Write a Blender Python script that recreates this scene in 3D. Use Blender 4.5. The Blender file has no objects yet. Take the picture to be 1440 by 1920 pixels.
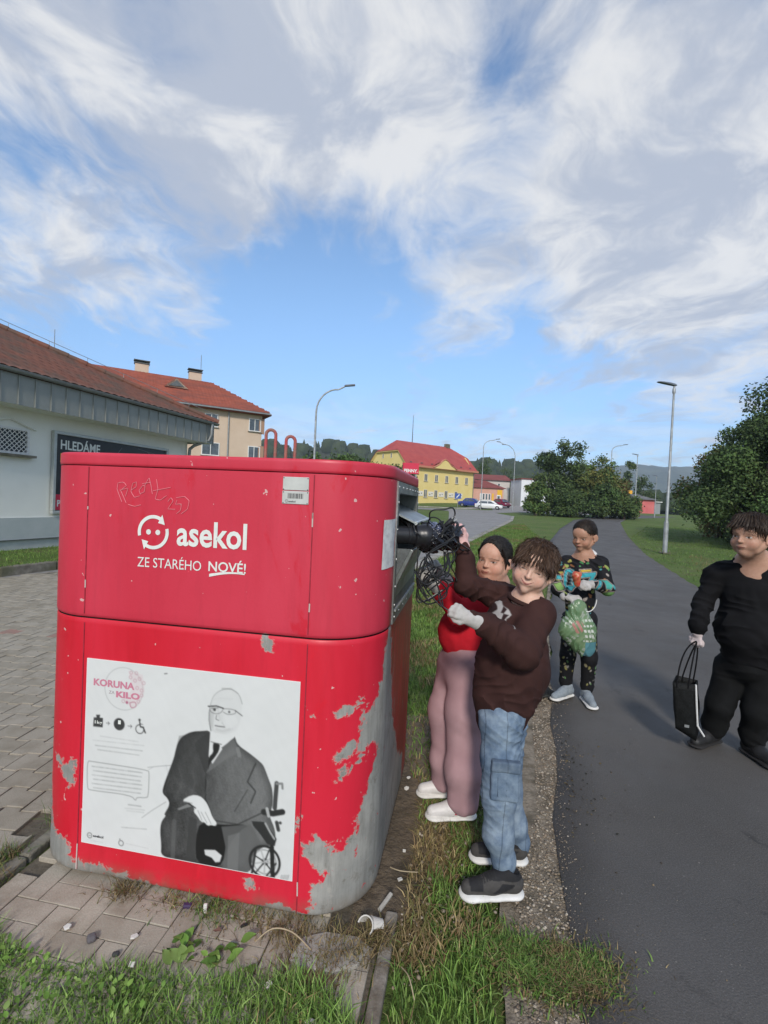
import bpy, bmesh, math, random
import numpy as np
from mathutils import Vector, Matrix, Quaternion
R = math.radians
random.seed(7); rng = np.random.default_rng(7)
S = bpy.context.scene
COL = S.collection

# ---------------------------------------------------------------- camera
cam_d = bpy.data.cameras.new('camera'); cam = bpy.data.objects.new('camera', cam_d); COL.objects.link(cam)
cam_d.sensor_fit = 'AUTO'; cam_d.sensor_width = 36.0
cam_d.lens = 905.97/1920*36.0
cam_d.clip_start = .05; cam_d.clip_end = 9000
cam.location = (0, 0, 1.5)
cam.rotation_mode = 'XYZ'
_m = Matrix.Rotation(R(90)-0.0212, 4, 'X') @ Matrix.Rotation(0.0451, 4, 'Z')
cam.rotation_euler = _m.to_euler('XYZ')
S.camera = cam

# ---------------------------------------------------------------- exposure
S.view_settings.view_transform = 'Standard'; S.view_settings.look = 'None'
S.view_settings.gamma = 1; S.view_settings.use_curve_mapping = False
S.view_settings.exposure = 0.5

# ---------------------------------------------------------------- sun
SUN_EL = R(32); SUN_AZ = R(184)      # azimuth clockwise from +Y
sdir = Vector((math.sin(SUN_AZ)*math.cos(SUN_EL), math.cos(SUN_AZ)*math.cos(SUN_EL), math.sin(SUN_EL)))
sl = bpy.data.lights.new('sun', 'SUN'); so = bpy.data.objects.new('sun', sl); COL.objects.link(so)
sl.energy = 2.2; sl.angle = R(8); sl.color = (1, .93, .84)
so.rotation_euler = sdir.to_track_quat('Z', 'Y').to_euler()
so.location = (0, -5, 30)

# ---------------------------------------------------------------- world: sky + clouds
W = bpy.data.worlds.new('World'); S.world = W; W.use_nodes = True
nt = W.node_tree; nt.nodes.clear()
class NG:
    def __init__(s, t): s.t = t
    def n(s, typ, **k):
        x = s.t.nodes.new(typ)
        for a, b in k.items(): setattr(x, a, b)
        return x
    def l(s, a, b): s.t.links.new(a, b)
    def setin(s, sock, v):
        if hasattr(v, 'is_linked') or isinstance(v, bpy.types.NodeSocket): s.l(v, sock)
        else: sock.default_value = v
    def math(s, op, a, b=0.0, c=0.0, clamp=False):
        x = s.n('ShaderNodeMath', operation=op); x.use_clamp = clamp
        for i, v in enumerate((a, b, c)): s.setin(x.inputs[i], v)
        return x.outputs[0]
    def vmath(s, op, a, b=(0, 0, 0)):
        x = s.n('ShaderNodeVectorMath', operation=op)
        s.setin(x.inputs[0], a); s.setin(x.inputs[1], b)
        return x.outputs['Value'] if op in ('DISTANCE', 'DOT_PRODUCT', 'LENGTH') else x.outputs[0]
    def noise(s, vec, scale, detail=6, rough=.55, dist=0.0):
        x = s.n('ShaderNodeTexNoise'); s.l(vec, x.inputs['Vector'])
        x.inputs['Scale'].default_value = scale; x.inputs['Detail'].default_value = detail
        x.inputs['Roughness'].default_value = rough; x.inputs['Distortion'].default_value = dist
        return x.outputs['Fac']
    def mr(s, v, a, b, c=0.0, d=1.0, smooth=False):
        x = s.n('ShaderNodeMapRange'); x.clamp = True
        if smooth: x.interpolation_type = 'SMOOTHSTEP'
        s.setin(x.inputs['Value'], v)
        for i, q in zip(('From Min', 'From Max', 'To Min', 'To Max'), (a, b, c, d)): s.setin(x.inputs[i], q)
        return x.outputs['Result']
    def mix(s, f, a, b, blend='MIX'):
        x = s.n('ShaderNodeMix', data_type='RGBA', blend_type=blend)
        s.setin(x.inputs[0], f)
        for i, v in ((6, a), (7, b)):
            if isinstance(v, (tuple, list)) and len(v) == 3: v = (*v, 1)
            s.setin(x.inputs[i], v)
        return x.outputs[2]
g = NG(nt)
sky = g.n('ShaderNodeTexSky', sky_type='NISHITA'); sky.sun_disc = False
sky.sun_elevation = SUN_EL; sky.sun_rotation = SUN_AZ; sky.air_density = 1.0; sky.dust_density = .4; sky.ozone_density = 2.0
tc = g.n('ShaderNodeTexCoord'); D = tc.outputs['Generated']
sep = g.n('ShaderNodeSeparateXYZ'); g.l(D, sep.inputs[0])
zz = g.math('MAXIMUM', sep.outputs[2], 0.0); zp = g.math('ADD', zz, .10)
comb = g.n('ShaderNodeCombineXYZ')
g.l(g.math('DIVIDE', sep.outputs[0], zp), comb.inputs[0]); g.l(g.math('DIVIDE', sep.outputs[1], zp), comb.inputs[1])
P2 = comb.outputs[0]
warp = g.n('ShaderNodeTexNoise'); g.l(P2, warp.inputs['Vector']); warp.inputs['Scale'].default_value = 1.1; warp.inputs['Detail'].default_value = 3
wv = g.vmath('SCALE', g.vmath('SUBTRACT', warp.outputs['Color'], (.5, .5, .5)))
wv.node.inputs['Scale'].default_value = .9
PW = g.vmath('ADD', P2, wv)
mp = g.n('ShaderNodeMapping'); g.l(PW, mp.inputs[0]); mp.inputs['Rotation'].default_value = (0, 0, R(-14)); mp.inputs['Scale'].default_value = (1.7, .75, 1)
nA = g.noise(mp.outputs[0], 1.9, 10, .62, .25)
mp2 = g.n('ShaderNodeMapping'); g.l(PW, mp2.inputs[0]); mp2.inputs['Scale'].default_value = (1.0, .75, 1); mp2.inputs['Location'].default_value = (4.2, 1.3, 2)
nB = g.noise(mp2.outputs[0], 7.0, 6, .62, .3)
# cloud cover over the sky: broad patches by direction
BLOBS = [(-0.465, 0.651, 0.6, 0.154, 0.55), (-0.295, 0.72, 0.628, 0.251, 0.6), (-0.088, 0.77, 0.632, 0.298, 0.55), (0.059, 0.797, 0.601, 0.174, 0.3), (-0.167, 0.812, 0.559, 0.195, 0.35), (0.325, 0.753, 0.572, 0.28, 0.55), (0.513, 0.722, 0.464, 0.314, 0.65), (0.472, 0.799, 0.372, 0.236, 0.5), (0.317, 0.818, 0.479, 0.224, 0.35), (-0.033, 0.702, 0.712, 0.32, 0.4), (0.384, 0.66, 0.646, 0.284, 0.45), (-0.515, 0.771, 0.374, 0.167, 0.7), (-0.383, 0.859, 0.341, 0.158, 0.4), (0.139, 0.905, 0.403, 0.162, 0.42), (-0.377, 0.771, 0.513, 0.149, 0.3), (0.346, 0.871, 0.35, 0.186, 0.25), (-0.296, 0.836, 0.462, 0.121, 0.25), (-0.528, 0.704, 0.475, 0.079, -0.25), (0.138, 0.741, 0.657, 0.089, -0.35), (-0.253, 0.897, 0.363, 0.225, -0.4), (-0.449, 0.867, 0.219, 0.293, -0.35), (-0.098, 0.946, 0.308, 0.315, -0.4), (0.271, 0.925, 0.267, 0.292, -0.25), (-0.136, 0.868, 0.478, 0.135, -0.15), (-0.9, -0.3, 0.35, 0.7, 0.3), (0.9, -0.4, 0.4, 0.7, 0.3), (0, -0.9, 0.45, 0.8, 0.3), (0, -0.2, 1, 0.6, 0.3)]

cover = None
for (dx, dy, dz, rad, amt) in BLOBS:
    v = Vector((dx, dy, dz)).normalized()
    d = g.vmath('DISTANCE', D, tuple(v))
    m = g.mr(d, 0.0, rad, amt, 0.0, smooth=True)
    cover = m if cover is None else g.math('ADD', cover, m)
dens = g.math('ADD', g.math('MULTIPLY', g.math('SUBTRACT', nA, .5), 2.1), g.math('MULTIPLY', g.math('SUBTRACT', nB, .5), .8))
dens = g.math('ADD', dens, cover)
alpha = g.mr(dens, -.24, .66, 0, .88, smooth=True)
alpha = g.math('POWER', alpha, .8)
# low band of thin cloud near the skyline
mp3 = g.n('ShaderNodeMapping'); g.l(D, mp3.inputs[0]); mp3.inputs['Scale'].default_value = (2.2, 2.2, 16)
nC = g.noise(mp3.outputs[0], 1.8, 6, .6, .3)
band = g.math('MULTIPLY', g.mr(zz, .02, .26, 1, 0, smooth=True), g.mr(nC, .36, .62, 0, .75, smooth=True))
alpha = g.math('MAXIMUM', alpha, band)
# cloud tone: white where thick and sunlit, blue grey where thin or self shaded
mp4 = g.n('ShaderNodeMapping'); g.l(PW, mp4.inputs[0]); mp4.inputs['Scale'].default_value = (1.2, .8, 1); mp4.inputs['Location'].default_value = (1.7, 9.1, 0)
nD = g.noise(mp4.outputs[0], 2.2, 7, .62, .3)
tone = g.mr(nD, .40, .60, 0, 1, smooth=True)
hz = g.mr(zz, .0, .42, 0, 1, smooth=True)
skyc = g.mix(1.0, sky.outputs[0], g.mix(hz, (.50, .60, .76), (.84, .95, 1.0)), 'MULTIPLY')
lum = 3.75
cc = g.mix(tone, tuple(lum*v for v in (.66, .72, .84)), tuple(lum*v for v in (1.12, 1.12, 1.11)))
fin = g.mix(alpha, skyc, cc)
bg = g.n('ShaderNodeBackground'); g.l(fin, bg.inputs[0]); bg.inputs[1].default_value = .15
wo = g.n('ShaderNodeOutputWorld'); g.l(bg.outputs[0], wo.inputs[0])

# ---------------------------------------------------------------- material helpers
MATS = {}
def pm(name, c1, c2=None, scale=8.0, rough=.7, bump=0.0, bscale=None, metal=0.0, detail=5, coord='Object', c3=None, s3=1.5, lo=.35, hi=.65, spec=.5, stretch=None, bdist=.01, vcol=False, trans=0.0, alpha=1.0, sss=0.0):
    if name in MATS: return MATS[name]
    m = bpy.data.materials.new(name); MATS[name] = m; m.use_nodes = True
    t = m.node_tree; t.nodes.clear(); k = NG(t)
    out = k.n('ShaderNodeOutputMaterial'); b = k.n('ShaderNodeBsdfPrincipled'); k.l(b.outputs[0], out.inputs[0])
    b.inputs['Roughness'].default_value = rough; b.inputs['Metallic'].default_value = metal
    b.inputs['Specular IOR Level'].default_value = spec
    tcn = k.n('ShaderNodeTexCoord'); v = tcn.outputs[coord]
    if stretch:
        mpn = k.n('ShaderNodeMapping'); k.l(v, mpn.inputs[0]); mpn.inputs['Scale'].default_value = stretch; v = mpn.outputs[0]
    col = (*c1, 1)
    if vcol:
        a = k.n('ShaderNodeAttribute', attribute_name='Col'); col = a.outputs['Color']
    if c2 is not None:
        f = k.mr(k.noise(v, scale, detail, .6), lo, hi)
        if vcol: col = k.mix(f, k.mix(1.0, col, c1, 'MULTIPLY'), k.mix(1.0, col, c2, 'MULTIPLY'))
        else: col = k.mix(f, c1, c2)
    if c3 is not None:
        f = k.mr(k.noise(v, s3, 4, .6), .45, .62)
        col = k.mix(f, col, c3 if not vcol else k.mix(1.0, col, c3, 'MULTIPLY'))
    k.setin(b.inputs['Base Color'], col)
    if bump:
        bn = k.n('ShaderNodeBump'); bn.inputs['Strength'].default_value = bump; bn.inputs['Distance'].default_value = bdist
        k.l(k.noise(v, bscale or scale*3, 5, .6), bn.inputs['Height']); k.l(bn.outputs[0], b.inputs['Normal'])
    if trans: b.inputs['Transmission Weight'].default_value = trans
    if alpha < 1: b.inputs['Alpha'].default_value = alpha
    if sss:
        b.inputs['Subsurface Weight'].default_value = sss; b.inputs['Subsurface Scale'].default_value = .006
        b.inputs['Subsurface Radius'].default_value = (1, .35, .2)
    return m

# ---------------------------------------------------------------- object helpers
def tag(o, label=None, cat=None, group=None, kind=None):
    if label: o['label'] = label
    if cat: o['category'] = cat
    if group: o['group'] = group
    if kind: o['kind'] = kind
    return o
def empty(name, loc=(0, 0, 0), rz=0.0, label=None, cat=None, group=None):
    o = bpy.data.objects.new(name, None); COL.objects.link(o)
    o.location = loc; o.rotation_euler = (0, 0, rz); o.empty_display_size = .1
    return tag(o, label, cat, group)
def npmesh(name, V, F, mat=None, parent=None, smooth=False, col=None, mats=None, midx=None):
    """V (n,3) array; F (m,3|4) array or list of tuples"""
    me = bpy.data.meshes.new(name)
    if isinstance(F, np.ndarray):
        V = np.asarray(V, np.float32); k = F.shape[1]
        me.vertices.add(len(V)); me.vertices.foreach_set('co', V.ravel())
        me.loops.add(F.size); me.loops.foreach_set('vertex_index', F.ravel().astype(np.int32))
        me.polygons.add(len(F)); me.polygons.foreach_set('loop_start', np.arange(0, F.size, k, dtype=np.int32))
        me.polygons.foreach_set('loop_total', np.full(len(F), k, np.int32))
        me.update(calc_edges=True)
    else:
        me.from_pydata([tuple(map(float, v)) for v in V], [], F); me.update()
    if mats:
        for m in mats: me.materials.append(m)
        if midx is not None: me.polygons.foreach_set('material_index', np.asarray(midx, np.int32))
    elif mat: me.materials.append(mat)
    if smooth: me.polygons.foreach_set('use_smooth', np.ones(len(me.polygons), bool))
    if col is not None:
        a = me.color_attributes.new('Col', 'FLOAT_COLOR', 'POINT')
        c = np.ones((len(V), 4), np.float32); c[:, :3] = col; a.data.foreach_set('color', c.ravel())
    o = bpy.data.objects.new(name, me); COL.objects.link(o)
    if parent: o.parent = parent
    return o
class MB:
    """collects simple solids and links them as ONE mesh"""
    def __init__(s): s.v = []; s.f = []
    def add(s, V, F):
        n = len(s.v); s.v += [tuple(map(float, p)) for p in V]; s.f += [tuple(i+n for i in q) for q in F]; return s
    def box(s, c, d, rz=0.0, M=None):
        x, y, z = (q/2 for q in d); P = [Vector((a*x, b*y, e*z)) for e in (-1, 1) for a, b in ((-1, -1), (1, -1), (1, 1), (-1, 1))]
        if M is None: M = Matrix.Rotation(rz, 3, 'Z')
        P = [M @ p + Vector(c) for p in P]
        return s.add(P, [(3, 2, 1, 0), (4, 5, 6, 7), (0, 1, 5, 4), (1, 2, 6, 5), (2, 3, 7, 6), (3, 0, 4, 7)])
    def prism(s, poly, z0, z1, fn=None):
        """poly list of (x,y); fn maps (x,y,z)->xyz"""
        n = len(poly); fn = fn or (lambda x, y, z: (x, y, z))
        V = [fn(x, y, z0) for x, y in poly]+[fn(x, y, z1) for x, y in poly]
        F = [tuple(range(n-1, -1, -1)), tuple(range(n, 2*n))]+[(i, (i+1) % n, n+(i+1) % n, n+i) for i in range(n)]
        return s.add(V, F)
    def tube(s, pts, r, n=8, caps=True, closed=False):
        pts = [Vector(p) for p in pts]; m = len(pts)
        rs = r if isinstance(r, (list, tuple)) else [r]*m
        up = None; V = []
        for i, p in enumerate(pts):
            a = pts[(i-1) % m] if (i > 0 or closed) else p; b = pts[(i+1) % m] if (i < m-1 or closed) else p
            t = (b-a).normalized() if (b-a).length > 1e-9 else Vector((0, 0, 1))
            if up is None:
                up = Vector((0, 0, 1)) if abs(t.z) < .9 else Vector((1, 0, 0))
            e1 = up - t*up.dot(t)
            e1 = e1.normalized() if e1.length > 1e-6 else t.orthogonal().normalized()
            up = e1; e2 = t.cross(e1)
            for k in range(n):
                A = 2*math.pi*k/n; V.append(p+(e1*math.cos(A)+e2*math.sin(A))*rs[i])
        F = []
        for i in range(m if closed else m-1):
            j = (i+1) % m
            for k in range(n): F.append((i*n+k, i*n+(k+1) % n, j*n+(k+1) % n, j*n+k))
        if caps and not closed: F += [tuple(range(n-1, -1, -1)), tuple(range((m-1)*n, m*n))]
        return s.add(V, F)
    def lathe(s, prof, n=16, M=None, c=(0, 0, 0)):
        V = []; M = M or Matrix.Identity(3)
        for r, z in prof:
            for k in range(n):
                A = 2*math.pi*k/n; V.append(M @ Vector((r*math.cos(A), r*math.sin(A), z))+Vector(c))
        F = [(i*n+k, i*n+(k+1) % n, (i+1)*n+(k+1) % n, (i+1)*n+k) for i in range(len(prof)-1) for k in range(n)]
        F += [tuple(range(n-1, -1, -1)), tuple(range((len(prof)-1)*n, len(prof)*n))]
        return s.add(V, F)
    def quad(s, *p): return s.add(p, [tuple(range(len(p)))])
    def build(s, name, mat=None, parent=None, smooth=False, bevel=0.0, seg=2):
        o = npmesh(name, s.v, s.f, mat, parent)
        if smooth:
            for p in o.data.polygons: p.use_smooth = True
            o.data.set_sharp_from_angle(angle=R(40))
        if bevel:
            md = o.modifiers.new('bevel', 'BEVEL'); md.width = bevel; md.segments = seg; md.limit_method = 'ANGLE'; md.angle_limit = R(35)
        return o
def copy_tree(o, parent=None):
    c = o.copy(); COL.objects.link(c); c.parent = parent
    for ch in list(o.children): copy_tree(ch, c)
    return c
def text_mesh(name, body, size, mat, parent, M, offset=0.0, sx=1.0, align='LEFT', extrude=.0006, spacing=1.0, shear=0.0):
    cu = bpy.data.curves.new(name, 'FONT'); cu.body = body; cu.size = size; cu.offset = offset; cu.extrude = extrude
    cu.align_x = align; cu.space_character = spacing; cu.shear = shear; cu.resolution_u = 3
    to = bpy.data.objects.new(name, cu); COL.objects.link(to)
    dg = bpy.context.evaluated_depsgraph_get(); me = bpy.data.meshes.new_from_object(to.evaluated_get(dg))
    bpy.data.objects.remove(to); bpy.data.curves.remove(cu)
    me.transform(Matrix.Diagonal((sx, 1, 1, 1))); me.transform(M)
    me.materials.clear(); me.materials.append(mat); me.name = name
    o = bpy.data.objects.new(name, me); COL.objects.link(o); o.parent = parent
    return o
def gz(y):
    t = min(max((y-12)/75, 0), 1); return 1.05*t*t*(3-2*t)
def gzn(y):
    t = np.clip((np.asarray(y)-12)/75, 0, 1); return 1.05*t*t*(3-2*t)

# ---------------------------------------------------------------- terrain height
def _ss(t): t = np.clip(t, 0, 1); return t*t*(3-2*t)
def GZ(x, y):
    x = np.asarray(x, float); y = np.asarray(y, float)
    return 1.05*_ss((y-12)/75)+.85*_ss((y-79)/14)*_ss((34-x)/10)+.5*_ss((y-62)/35)*_ss((x-34)/10)
def gzf(x, y): return float(GZ(x, y))
def n2(x, y, s=1.0, seed=0.0):
    x = np.asarray(x)*s+seed*3.7; y = np.asarray(y)*s-seed*1.9
    return .5+.25*(np.sin(x*1.7+1.3*np.sin(y*1.1))+np.sin(y*2.1+1.7*np.sin(x*.9+1)))*.7+.15*np.sin(x*5.1+y*3.3+2*np.sin(y*2.7))+.12*np.sin(x*9.7-y*8.1+2*np.sin(x*4.1))
TH, CW, CX, CY = -0.1714, 0.8968, -1.132, 1.85     # recycling container frame: front edge direction, panel width, origin
cT, sT = math.cos(TH), math.sin(TH)
def LC(a, b): return (CX+a*cT-b*sT, CY+a*sT+b*cT)      # container plan frame -> world
def inv(x, y): return ((x-CX)*cT+(y-CY)*sT, -(x-CX)*sT+(y-CY)*cT)

# ---------------------------------------------------------------- ground materials
def grass_mat():
    m = bpy.data.materials.new('grass_ground'); m.use_nodes = True; t = m.node_tree; t.nodes.clear(); k = NG(t)
    out = k.n('ShaderNodeOutputMaterial'); b = k.n('ShaderNodeBsdfPrincipled'); k.l(b.outputs[0], out.inputs[0])
    v = k.n('ShaderNodeTexCoord').outputs['Object']
    c = k.mix(k.mr(k.noise(v, .35, 4), .4, .6), (.105, .185, .034), (.165, .225, .060))
    c = k.mix(k.mr(k.noise(v, 2.2, 6), .48, .68), c, (.17, .155, .07))
    c = k.mix(k.mr(k.noise(v, 40, 4), .4, .65), c, (.065, .095, .025))
    k.l(c, b.inputs['Base Color']); b.inputs['Roughness'].default_value = .9; b.inputs['Specular IOR Level'].default_value = .2
    bn = k.n('ShaderNodeBump'); bn.inputs['Strength'].default_value = .9; bn.inputs['Distance'].default_value = .05
    k.l(k.noise(v, 25, 6, .7), bn.inputs['Height']); k.l(bn.outputs[0], b.inputs['Normal'])
    return m
M_GRASS = grass_mat()
M_SOIL = pm('soil', (.10, .075, .05), (.19, .145, .10), 14, .95, .9, 40, c3=(.07, .055, .035), bdist=.02)
def asphalt(name, a, b_, c):
    m = bpy.data.materials.new(name); m.use_nodes = True; t = m.node_tree; t.nodes.clear(); k = NG(t)
    out = k.n('ShaderNodeOutputMaterial'); b = k.n('ShaderNodeBsdfPrincipled'); k.l(b.outputs[0], out.inputs[0])
    v = k.n('ShaderNodeTexCoord').outputs['Object']
    col = k.mix(k.mr(k.noise(v, .7, 6, .65), .35, .65), a, b_)
    col = k.mix(k.mr(k.noise(v, 160, 3, .7), .45, .75), col, c)
    col = k.mix(k.mr(k.noise(v, 3.1, 8, .7, .6), .60, .72), col, tuple(x*.5 for x in a))
    sp = k.mr(k.noise(v, 75, 1, .5), .74, .78); col = k.mix(sp, col, (.22, .20, .18))
    k.l(col, b.inputs['Base Color']); k.l(k.mr(k.noise(v, 2, 4), .3, .7, .62, .9), b.inputs['Roughness'])
    bn = k.n('ShaderNodeBump'); bn.inputs['Strength'].default_value = .7; bn.inputs['Distance'].default_value = .006
    k.l(k.noise(v, 140, 4, .7), bn.inputs['Height']); k.l(bn.outputs[0], b.inputs['Normal'])
    return m
M_PATH = asphalt('asphalt_path', (.064, .059, .054), (.100, .093, .086), (.14, .13, .12))
M_ROAD = asphalt('asphalt_road', (.20, .19, .18), (.26, .245, .23), (.30, .28, .26))
M_CONC = pm('concrete', (.30, .28, .25), (.40, .38, .34), 9, .9, .5, 60, c3=(.22, .20, .16), bdist=.004)
M_KERBOLD = pm('mossy_concrete', (.13, .115, .09), (.24, .22, .18), 7, .95, .8, 30, c3=(.10, .10, .055), bdist=.01)
def paver_mat(name, a, b_, dirt):
    m = bpy.data.materials.new(name); m.use_nodes = True; t = m.node_tree; t.nodes.clear(); k = NG(t)
    out = k.n('ShaderNodeOutputMaterial'); b = k.n('ShaderNodeBsdfPrincipled'); k.l(b.outputs[0], out.inputs[0])
    geo = k.n('ShaderNodeNewGeometry'); v = geo.outputs['Position']
    rnd = k.n('ShaderNodeObjectInfo').outputs['Random']
    col = k.mix(rnd, a, b_)
    col = k.mix(k.mr(k.noise(v, 6, 6, .65), .45, .68, 0, .75), col, dirt)
    col = k.mix(k.mr(k.noise(v, 220, 3, .6), .4, .7, 0, .4), col, tuple(x*.55 for x in a))
    k.l(col, b.inputs['Base Color']); b.inputs['Roughness'].default_value = .88
    bn = k.n('ShaderNodeBump'); bn.inputs['Strength'].default_value = .5; bn.inputs['Distance'].default_value = .003
    k.l(k.noise(v, 180, 4, .6), bn.inputs['Height']); k.l(bn.outputs[0], b.inputs['Normal'])
    return m
M_SLAB = paver_mat('grey_paver', (.35, .31, .25), (.43, .385, .31), (.22, .175, .125))
M_SPAV = paver_mat('interlocking_paver', (.31, .275, .215), (.375, .335, .27), (.21, .18, .13))
M_RPAV = paver_mat('red_paver', (.30, .17, .14), (.34, .20, .16), (.24, .18, .14))
M_JOINT = pm('joint_soil', (.085, .07, .05), (.14, .12, .09), 30, .95, .6, 60)

# ---------------------------------------------------------------- terrain sheet
def axis(edges):
    out = []
    for a, b, st in edges: out += list(np.arange(a, b, st))
    out.append(edges[-1][1]); return np.array(out)
xs = axis([(-900, -100, 100), (-100, -20, 10), (-20, 20, 1.0), (20, 100, 5), (100, 900, 100)])
ys = axis([(-300, -20, 40), (-20, 0, 4), (0, 30, 1.0), (30, 120, 2.5), (120, 300, 20), (300, 1500, 150)])
X, Y = np.meshgrid(xs, ys); Z = GZ(X, Y)-.03
nx, ny = len(xs), len(ys); I = np.arange(nx*ny).reshape(ny, nx)
F = np.stack([I[:-1, :-1], I[:-1, 1:], I[1:, 1:], I[1:, :-1]], -1).reshape(-1, 4)
o = npmesh('ground', np.stack([X, Y, Z], -1).reshape(-1, 3), F, M_GRASS, smooth=True); o['kind'] = 'structure'

def resample(pl, n):
    pl = np.array(pl, float); d = np.r_[0, np.cumsum(np.linalg.norm(np.diff(pl, axis=0), axis=1))]
    t = np.linspace(0, d[-1], n); return np.stack([np.interp(t, d, pl[:, i]) for i in range(pl.shape[1])], -1)
def ribbon(name, L, Rr, dz, mat, n=60, m=8, wob=0.0, parent=None, kind='structure', thick=0.0):
    L = resample(L, n); Rr = resample(Rr, n); s = np.linspace(0, 1, m)
    if wob:
        t = np.arange(n); L = L+np.stack([wob*np.sin(t*1.9)+wob*.7*np.sin(t*4.3+1), np.zeros(n)], -1); Rr = Rr+np.stack([wob*np.sin(t*2.3+2)+wob*.6*np.sin(t*5.1), np.zeros(n)], -1)
    XY = L[:, None, :]*(1-s)[None, :, None]+Rr[:, None, :]*s[None, :, None]
    Z = GZ(XY[..., 0], XY[..., 1])+dz
    V = np.concatenate([XY, Z[..., None]], -1).reshape(-1, 3); I = np.arange(n*m).reshape(n, m)
    F = np.stack([I[:-1, :-1], I[:-1, 1:], I[1:, 1:], I[1:, :-1]], -1).reshape(-1, 4)
    if thick:
        k = len(V); V = np.r_[V, V-[0, 0, thick]]
        ring = np.r_[I[0, :], I[1:, -1], I[-1, -2::-1], I[-2:0:-1, 0]]
        r2 = np.roll(ring, -1); F = np.r_[F, np.stack([ring, ring+k, r2+k, r2], -1)]
    o = npmesh(name, V, F, mat, parent, smooth=False)
    if kind and not parent: o['kind'] = kind
    return o
PL = [(.10, -6), (.50, 0), (.64, 1.39), (.88, 2.26), (1.15, 3.03), (1.45, 4.0), (4.3, 12.2), (7.67, 22.16), (12.15, 33.2), (19.3, 49.1), (26.5, 61), (40, 78)]
PR = [(3.2, -6), (3.9, 0), (4.15, 1.5), (4.6, 3.6), (5.57, 6.89), (6.68, 10.2), (9.53, 17.45), (14.2, 28), (23.4, 47.8), (31.5, 62.5), (46, 76)]
ribbon('path', PL, PR, .0, M_PATH, 260, 14, .02, thick=.03)
# gravel shoulder along the left edge of the path
GL = [(.28, -2), (.34, .8), (.42, 1.41), (.48, 1.7), (.52, 2.0), (.58, 2.3), (.74, 2.9), (.98, 3.5), (1.32, 4.1), (2.4, 7), (4.2, 12)]
GR = [(.45, -2), (.62, .8), (.70, 1.41), (.80, 1.75), (.95, 2.3), (1.2, 3.05), (1.36, 3.6), (1.5, 4.1), (2.47, 7), (4.25, 12)]
M_GRAVEL = pm('gravel_bed', (.20, .165, .12), (.31, .265, .205), 60, .95, 1.0, 90, c3=(.12, .10, .07), s3=8, bdist=.01)
ribbon('gravel_shoulder', GL, GR, -.010, M_GRAVEL, 120, 6, .012)
# road to the left, curving away behind the container
RA_L = [(-16, 8.5), (-9, 13.5), (-4, 16.5), (1.44, 20.5), (3.9, 31), (5.1, 38), (7.4, 55), (8.2, 62)]
RA_R = [(-10, 3.8), (-4, 8.8), (.6, 11.6), (2.2, 16.5), (5.04, 25.1), (11.1, 42.8), (13.8, 52), (13.8, 62)]
ribbon('road', RA_L, RA_R, -.005, M_ROAD, 120, 8)
ribbon('side_road', [(-60, 70), (0, 71), (14, 69), (24, 86), (40, 104)], [(-60, 61), (0, 61.5), (14.0, 60), (30, 84), (52, 104)], -.001, M_ROAD, 80, 6)
ribbon('pavement', [(-60, 79), (4, 79), (12, 79), (22, 94)], [(-60, 76), (4, 76), (13, 75.5), (24.5, 92)], .06, M_CONC, 60, 3, thick=.1)
# pale footway edge beside the road
ribbon('road_edging', [(-4.2, 8.7), (.55, 11.5), (2.15, 16.4), (4.98, 25.0), (11.05, 42.7), (13.75, 52)], [(-3.9, 8.3), (.85, 11.2), (2.45, 16.2), (5.25, 24.8), (11.35, 42.4), (14.05, 52)], .02, M_CONC, 90, 3, thick=.06)
ribbon('car_park', [(8, 70.5), (16, 71), (20, 90), (24, 112)], [(24, 66), (34, 74), (48, 96), (60, 116)], .004, M_ROAD, 30, 6)

# ---------------------------------------------------------------- paved square, kerbs
def poly_sheet(name, poly, z, mat, kind='structure'):
    o = npmesh(name, [(x, y, z) for x, y in poly], [tuple(range(len(poly)))], mat); o['kind'] = kind; return o
sq = [(-1.75, -4), LC(-.20, -2.2), LC(-.285, -.4), LC(-.285, 1.6), LC(-.285, 3.2), (-1.2, 7.2), (-4.2, 9.6), (-5.35, 9.5), (-6.18, 7.81), (-9.5, 1.5), (-11, -4)]
poly_sheet('paved_square', sq, -.018, M_JOINT)
def chamfer_mesh(name, poly, h, c, mats):
    """paver: polygon prism with a chamfered rim, top at z=h"""
    P = np.array(poly, float); n = len(P); cen = P.mean(0)
    nxt = np.roll(P, -1, 0); prv = np.roll(P, 1, 0)
    e1 = (P-prv); e1 /= np.linalg.norm(e1, axis=1)[:, None]; e2 = (nxt-P); e2 /= np.linalg.norm(e2, axis=1)[:, None]
    nrm = np.stack([-(e1+e2)[:, 1], (e1+e2)[:, 0]], -1); nrm /= np.maximum(np.linalg.norm(nrm, axis=1), 1e-6)[:, None]
    Q = P+nrm*c
    V = [(x, y, -.02) for x, y in P]+[(x, y, h-c*.8) for x, y in P]+[(x, y, h) for x, y in Q]
    Fs = []
    for i in range(n):
        j = (i+1) % n; Fs += [(i, j, n+j, n+i), (n+i, n+j, 2*n+j, 2*n+i)]
    Fs.append(tuple(range(2*n, 3*n)))
    return V, Fs
BW, BH, STP = .178, .146, .022
def spav_poly(gap=.004):
    g_ = gap/2; w = BW
    low = [(g_, 0), (.40*w, 0), (.52*w, STP), (w-g_, STP)]
    # block joints sit where the line steps back; rows shift by half a block
    return [(x, y+g_) for x, y in low]+[(x, y+BH-g_) for x, y in reversed([(g_, STP), (.02*w, STP*.8), (.08*w, 0), (.46*w, 0), (.58*w, STP), (w-g_, STP)][1:])]
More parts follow.
